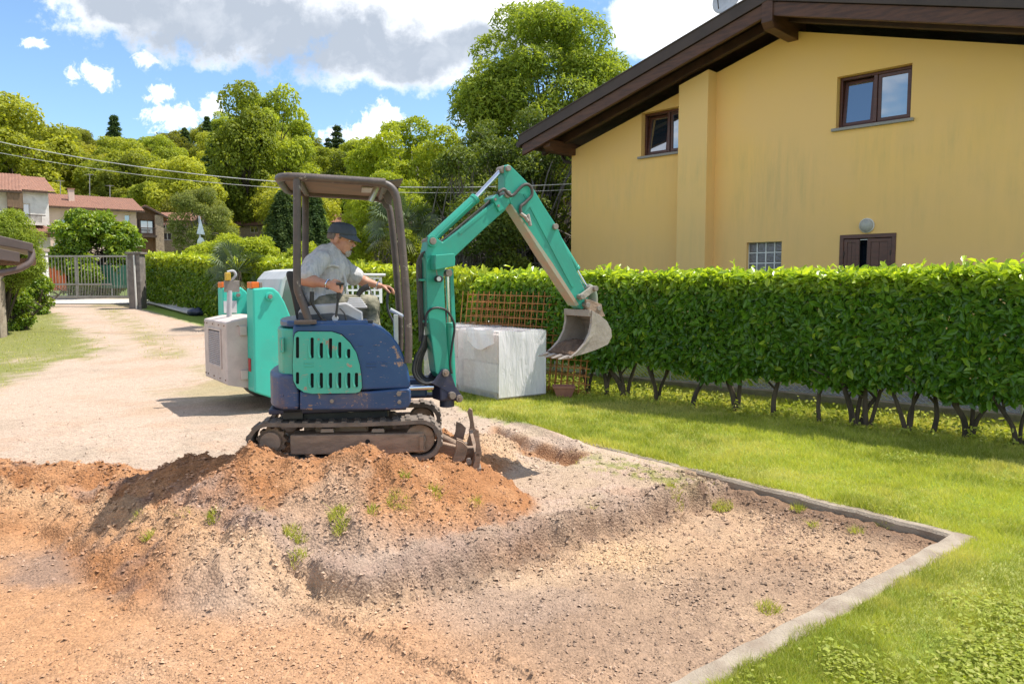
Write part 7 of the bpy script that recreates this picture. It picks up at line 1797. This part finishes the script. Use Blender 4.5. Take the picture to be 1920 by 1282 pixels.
hand(wrR, wrR.lerp(gr, .62)+Vector((0, -.012, .0)), (gr-wrR)+Vector((0, 0, -.02)), Vector((0, 0, -1)), Vector((0, -1, 0)).normalized()*1.0, (.7, .9, .7), .018, thumb=-1)
gl = mp_(731, 545, .18)
hand(wrL, wrL+(gl-wrL)*.55+Vector((0, 0, .018)), (gl-wrL)+Vector((.03, 0, .02)), UF.v*-1, Vector((.15, 0, 1)), (.35, .65, .5), .020, thumb=1)
body = B.fuse('body', M_skin, man, .0052, 3)
# clothes
S_ = Blob(); S_.ell(pelv+Vector((.0, 0, .03)), (.160, .185, .11)); S_.cap(waist, chest, .165, .172, n_=6, sq=1.12); S_.ell(waist+UF.u*.05, (.15, .155, .12)); S_.cap(chest, uch, .165, .125, n_=4, sq=1.15)
S_.cap(shR, uch, .072, .10); S_.cap(shL, uch, .072, .10)
S_.cap(shR, shR.lerp(elR, .80), .078, .082); S_.cap(shL, shL.lerp(elL, .80), .078, .080); S_.cap(uch, neckb, .10, .078)
sh_ = S_.fuse('shirt', M_shirt, man, .0075, 6); clouds(sh_, 'shirt_folds', .09, .030, 3)
T_ = Blob(); T_.ell(pelv+Vector((0, 0, -.01)), (.165, .178, .115))
for h_, k_, a_ in ((hipR, knR, anR), (hipL, knL, anL)): T_.cap(h_, k_, .100, .078, n_=8); T_.cap(k_, k_.lerp(a_, .85), .078, .062, n_=8)
tr_ = T_.fuse('trousers', M_trs, man, .009, 5); clouds(tr_, 'trouser_folds', .07, .030, 3)
for a_ in (anR, anL):
    bt = Blob(); bt.cap(a_+Vector((0, 0, .03)), a_+Vector((0, 0, -.05)), .052, .05); bt.cap(a_+Vector((0, 0, -.055)), a_+UF.u*.17+Vector((0, 0, -.07)), .05, .04); bt.fuse('boot', M_boot, man, .009, 3)
# collar, tee, pocket flaps, placket, buttons
tee = Blob(); tee.ell(neckb+UF.u*.045+Vector((0, 0, -.055)), (.060, .062, .075)); tee.fuse('tee_shirt', M_tee, man, .008, 3)
for sy in (-1, 1):
    c = neckb+Hy*sy*.052+Vector((.015, 0, .012)); MB().add([tuple(c+v) for v in (Vector((-.075, -.01*sy, .030)), Vector((.035, -.005*sy, .018)), Vector((.075, .012*sy, -.055)), Vector((.02, .045*sy, -.050)), Vector((-.06, .045*sy, .0)))], [(0, 1, 2, 3, 4)]).build('collar', M_shirt, sh_).modifiers.new('s', 'SOLIDIFY').thickness = .006
fl = Blob(); pc = mp_(620, 497, -.165)
for k in range(6): fl.ell(pc+UF.u*(k*.017-.03)+Vector((0, -.018+.004*k, -.004*abs(k-2.5))), (.014, .010, .014))
fl.fuse('pocket_flap', M_shirt, sh_, .005, 3)
pl_ = [mp_(628, 482, -.07), mp_(636, 500, -.10), mp_(642, 522, -.11), mp_(646, 545, -.11), mp_(648, 560, -.10)]
MB().tube(smooth_path([tuple(p+UF.u*.02) for p in pl_], 4), .010, 6, flat=.4).build('placket', M_shirt, sh_, smooth=True)
# cap with peak
m = MB(); V = []; k1, k2 = 9, 26
for j in range(k1+1):
    t = j/k1
    for i in range(k2):
        a = 2*math.pi*i/k2; r_ = math.cos(t*math.pi/2)**.62; V.append(hl(-.010+(.110 if math.cos(a) > 0 else .108)*r_*math.cos(a), .088*r_*math.sin(a), .036+.088*math.sin(t*math.pi/2)+.014*math.cos(a)*(1-t)))
m.V = V; m.F = [(j*k2+i, j*k2+(i+1) % k2, (j+1)*k2+(i+1) % k2, (j+1)*k2+i) for j in range(k1) for i in range(k2)]
cp_ = m.build('cap', M_cap, man, smooth=True); s_ = cp_.modifiers.new('s', 'SOLIDIFY'); s_.thickness = .006; s_.offset = 1
m = MB(); V = []
for j in range(7):
    for i in range(13):
        a = (i/12-.5)*math.pi*.92; t = j/6; rx = .100+.078*t*math.cos(a)**.6; V.append(hl(-.012+rx*math.cos(a)+.0, (.084)*math.sin(a)*(1-.05*t), .050+.014*math.cos(a)-.052*t*math.cos(a)-.024*math.sin(a)**2*t))
m.V = V; m.F = [(j*13+i, j*13+i+1, (j+1)*13+i+1, (j+1)*13+i) for j in range(6) for i in range(12)]
pk_ = m.build('cap_peak', M_cap, cp_, smooth=True); s_ = pk_.modifiers.new('s', 'SOLIDIFY'); s_.thickness = .004
MB().ell if False else None
bt = Blob(); bt.ell(hl(-.01, 0, .128), (.008, .008, .005), HM); bt.build('cap_button', M_cap, cp_, smooth=True)
# hair below the cap, beard, moustache, eyes, glasses, cigar
hb = Blob()
for i in range(13):
    a = math.pi*(.60+.80*i/12); hb.ell(hl(-.012+.094*math.cos(a), .077*math.sin(a), .014-.012*abs(math.cos(a))), (.016, .012, .030), HM)
for sy in (-1, 1): hb.ell(hl(.014, sy*.074, .014), (.010, .007, .018), HM)
hr = hb.fuse('hair', M_hair, man, .005, 2); clouds(hr, 'hair_tufts', .012, .006)
bd = Blob(); bd.ell(hl(.078, 0, -.092), (.022, .026, .026), HM); bd.ell(hl(.072, 0, -.112), (.018, .020, .018), HM); 
for sy in (-1, 1): bd.ell(hl(.064, sy*.026, -.082), (.014, .012, .022), HM)
br = bd.fuse('beard', M_beard, man, .004, 2); clouds(br, 'beard_tufts', .010, .010)
md_ = Blob(); md_.ell(hl(.094, 0, -.047), (.010, .026, .006), HM); mo = md_.fuse('moustache', M_beard, man, .0035, 1)
M_eye = mat('eye_white', (.7, .68, .64), (.6, .58, .55), .2); M_iris = mat('iris', (.03, .02, .015), (.02, .015, .01), .2)
for sy in (-1, 1):
    ey = Blob(); ey.ell(hl(.075, sy*.029, .0), (.010, .011, .008), HM); e = ey.build('eye', M_eye, man, smooth=True)
    ir = Blob(); ir.ell(hl(.0835, sy*.029, -.001), (.0025, .004, .004), HM); ir.build('iris', M_iris, e, smooth=True)
    eb_ = Blob(); [eb_.ell(hl(.086, sy*(.016+.007*k), .019-.001*k), (.006, .006, .004), HM, 8, 6) for k in range(5)]; eb_.build('eyebrow', M_beard, man, smooth=True)
M_gold = mat('gold_wire', (.60, .42, .18), (.5, .34, .14), .25, metal=1)
gm = MB()
for sy in (-1, 1):
    gm.tube([hl(.108+.002*math.cos(a), sy*.030+.023*math.cos(a), -.014+.018*math.sin(a)) for a in np.linspace(0, 2*math.pi, 18, endpoint=False)], .0017, 6, closed=True)
    gm.tube([hl(.107, sy*.052, -.008), hl(.05, sy*.082, .0), hl(-.008, sy*.088, .006)], .0015, 6)
gm.tube([hl(.110, -.008, -.010), hl(.113, 0, -.006), hl(.110, .008, -.010)], .0015, 6)
gl_ = gm.build('glasses', M_gold, man, smooth=True)
cg = MB().tube([hl(.090, -.008, -.061), hl(.130, -.022, -.080)], .0045, 8).build('cigar', mat('cigar_brown', (.06, .03, .015), (.04, .02, .01), .8), man)
wb = (wrR-elR).normalized(); w0 = elR.lerp(wrR, .93); x_ = wb.orthogonal().normalized(); y_ = wb.cross(x_)
MB().tube([w0+(x_*math.cos(a)+y_*math.sin(a))*.035 for a in np.linspace(0, 6.283, 18, endpoint=False)], .006, 8, closed=True).build('bracelet', M_chrome, man, smooth=True)
wb = (wrL-elL).normalized(); w0 = elL.lerp(wrL, .92); x_ = wb.orthogonal().normalized(); y_ = wb.cross(x_)
MB().tube([w0+(x_*math.cos(a)+y_*math.sin(a))*.034 for a in np.linspace(0, 6.283, 18, endpoint=False)], .006, 8, closed=True).build('watch_strap', M_chrome, man, smooth=True)
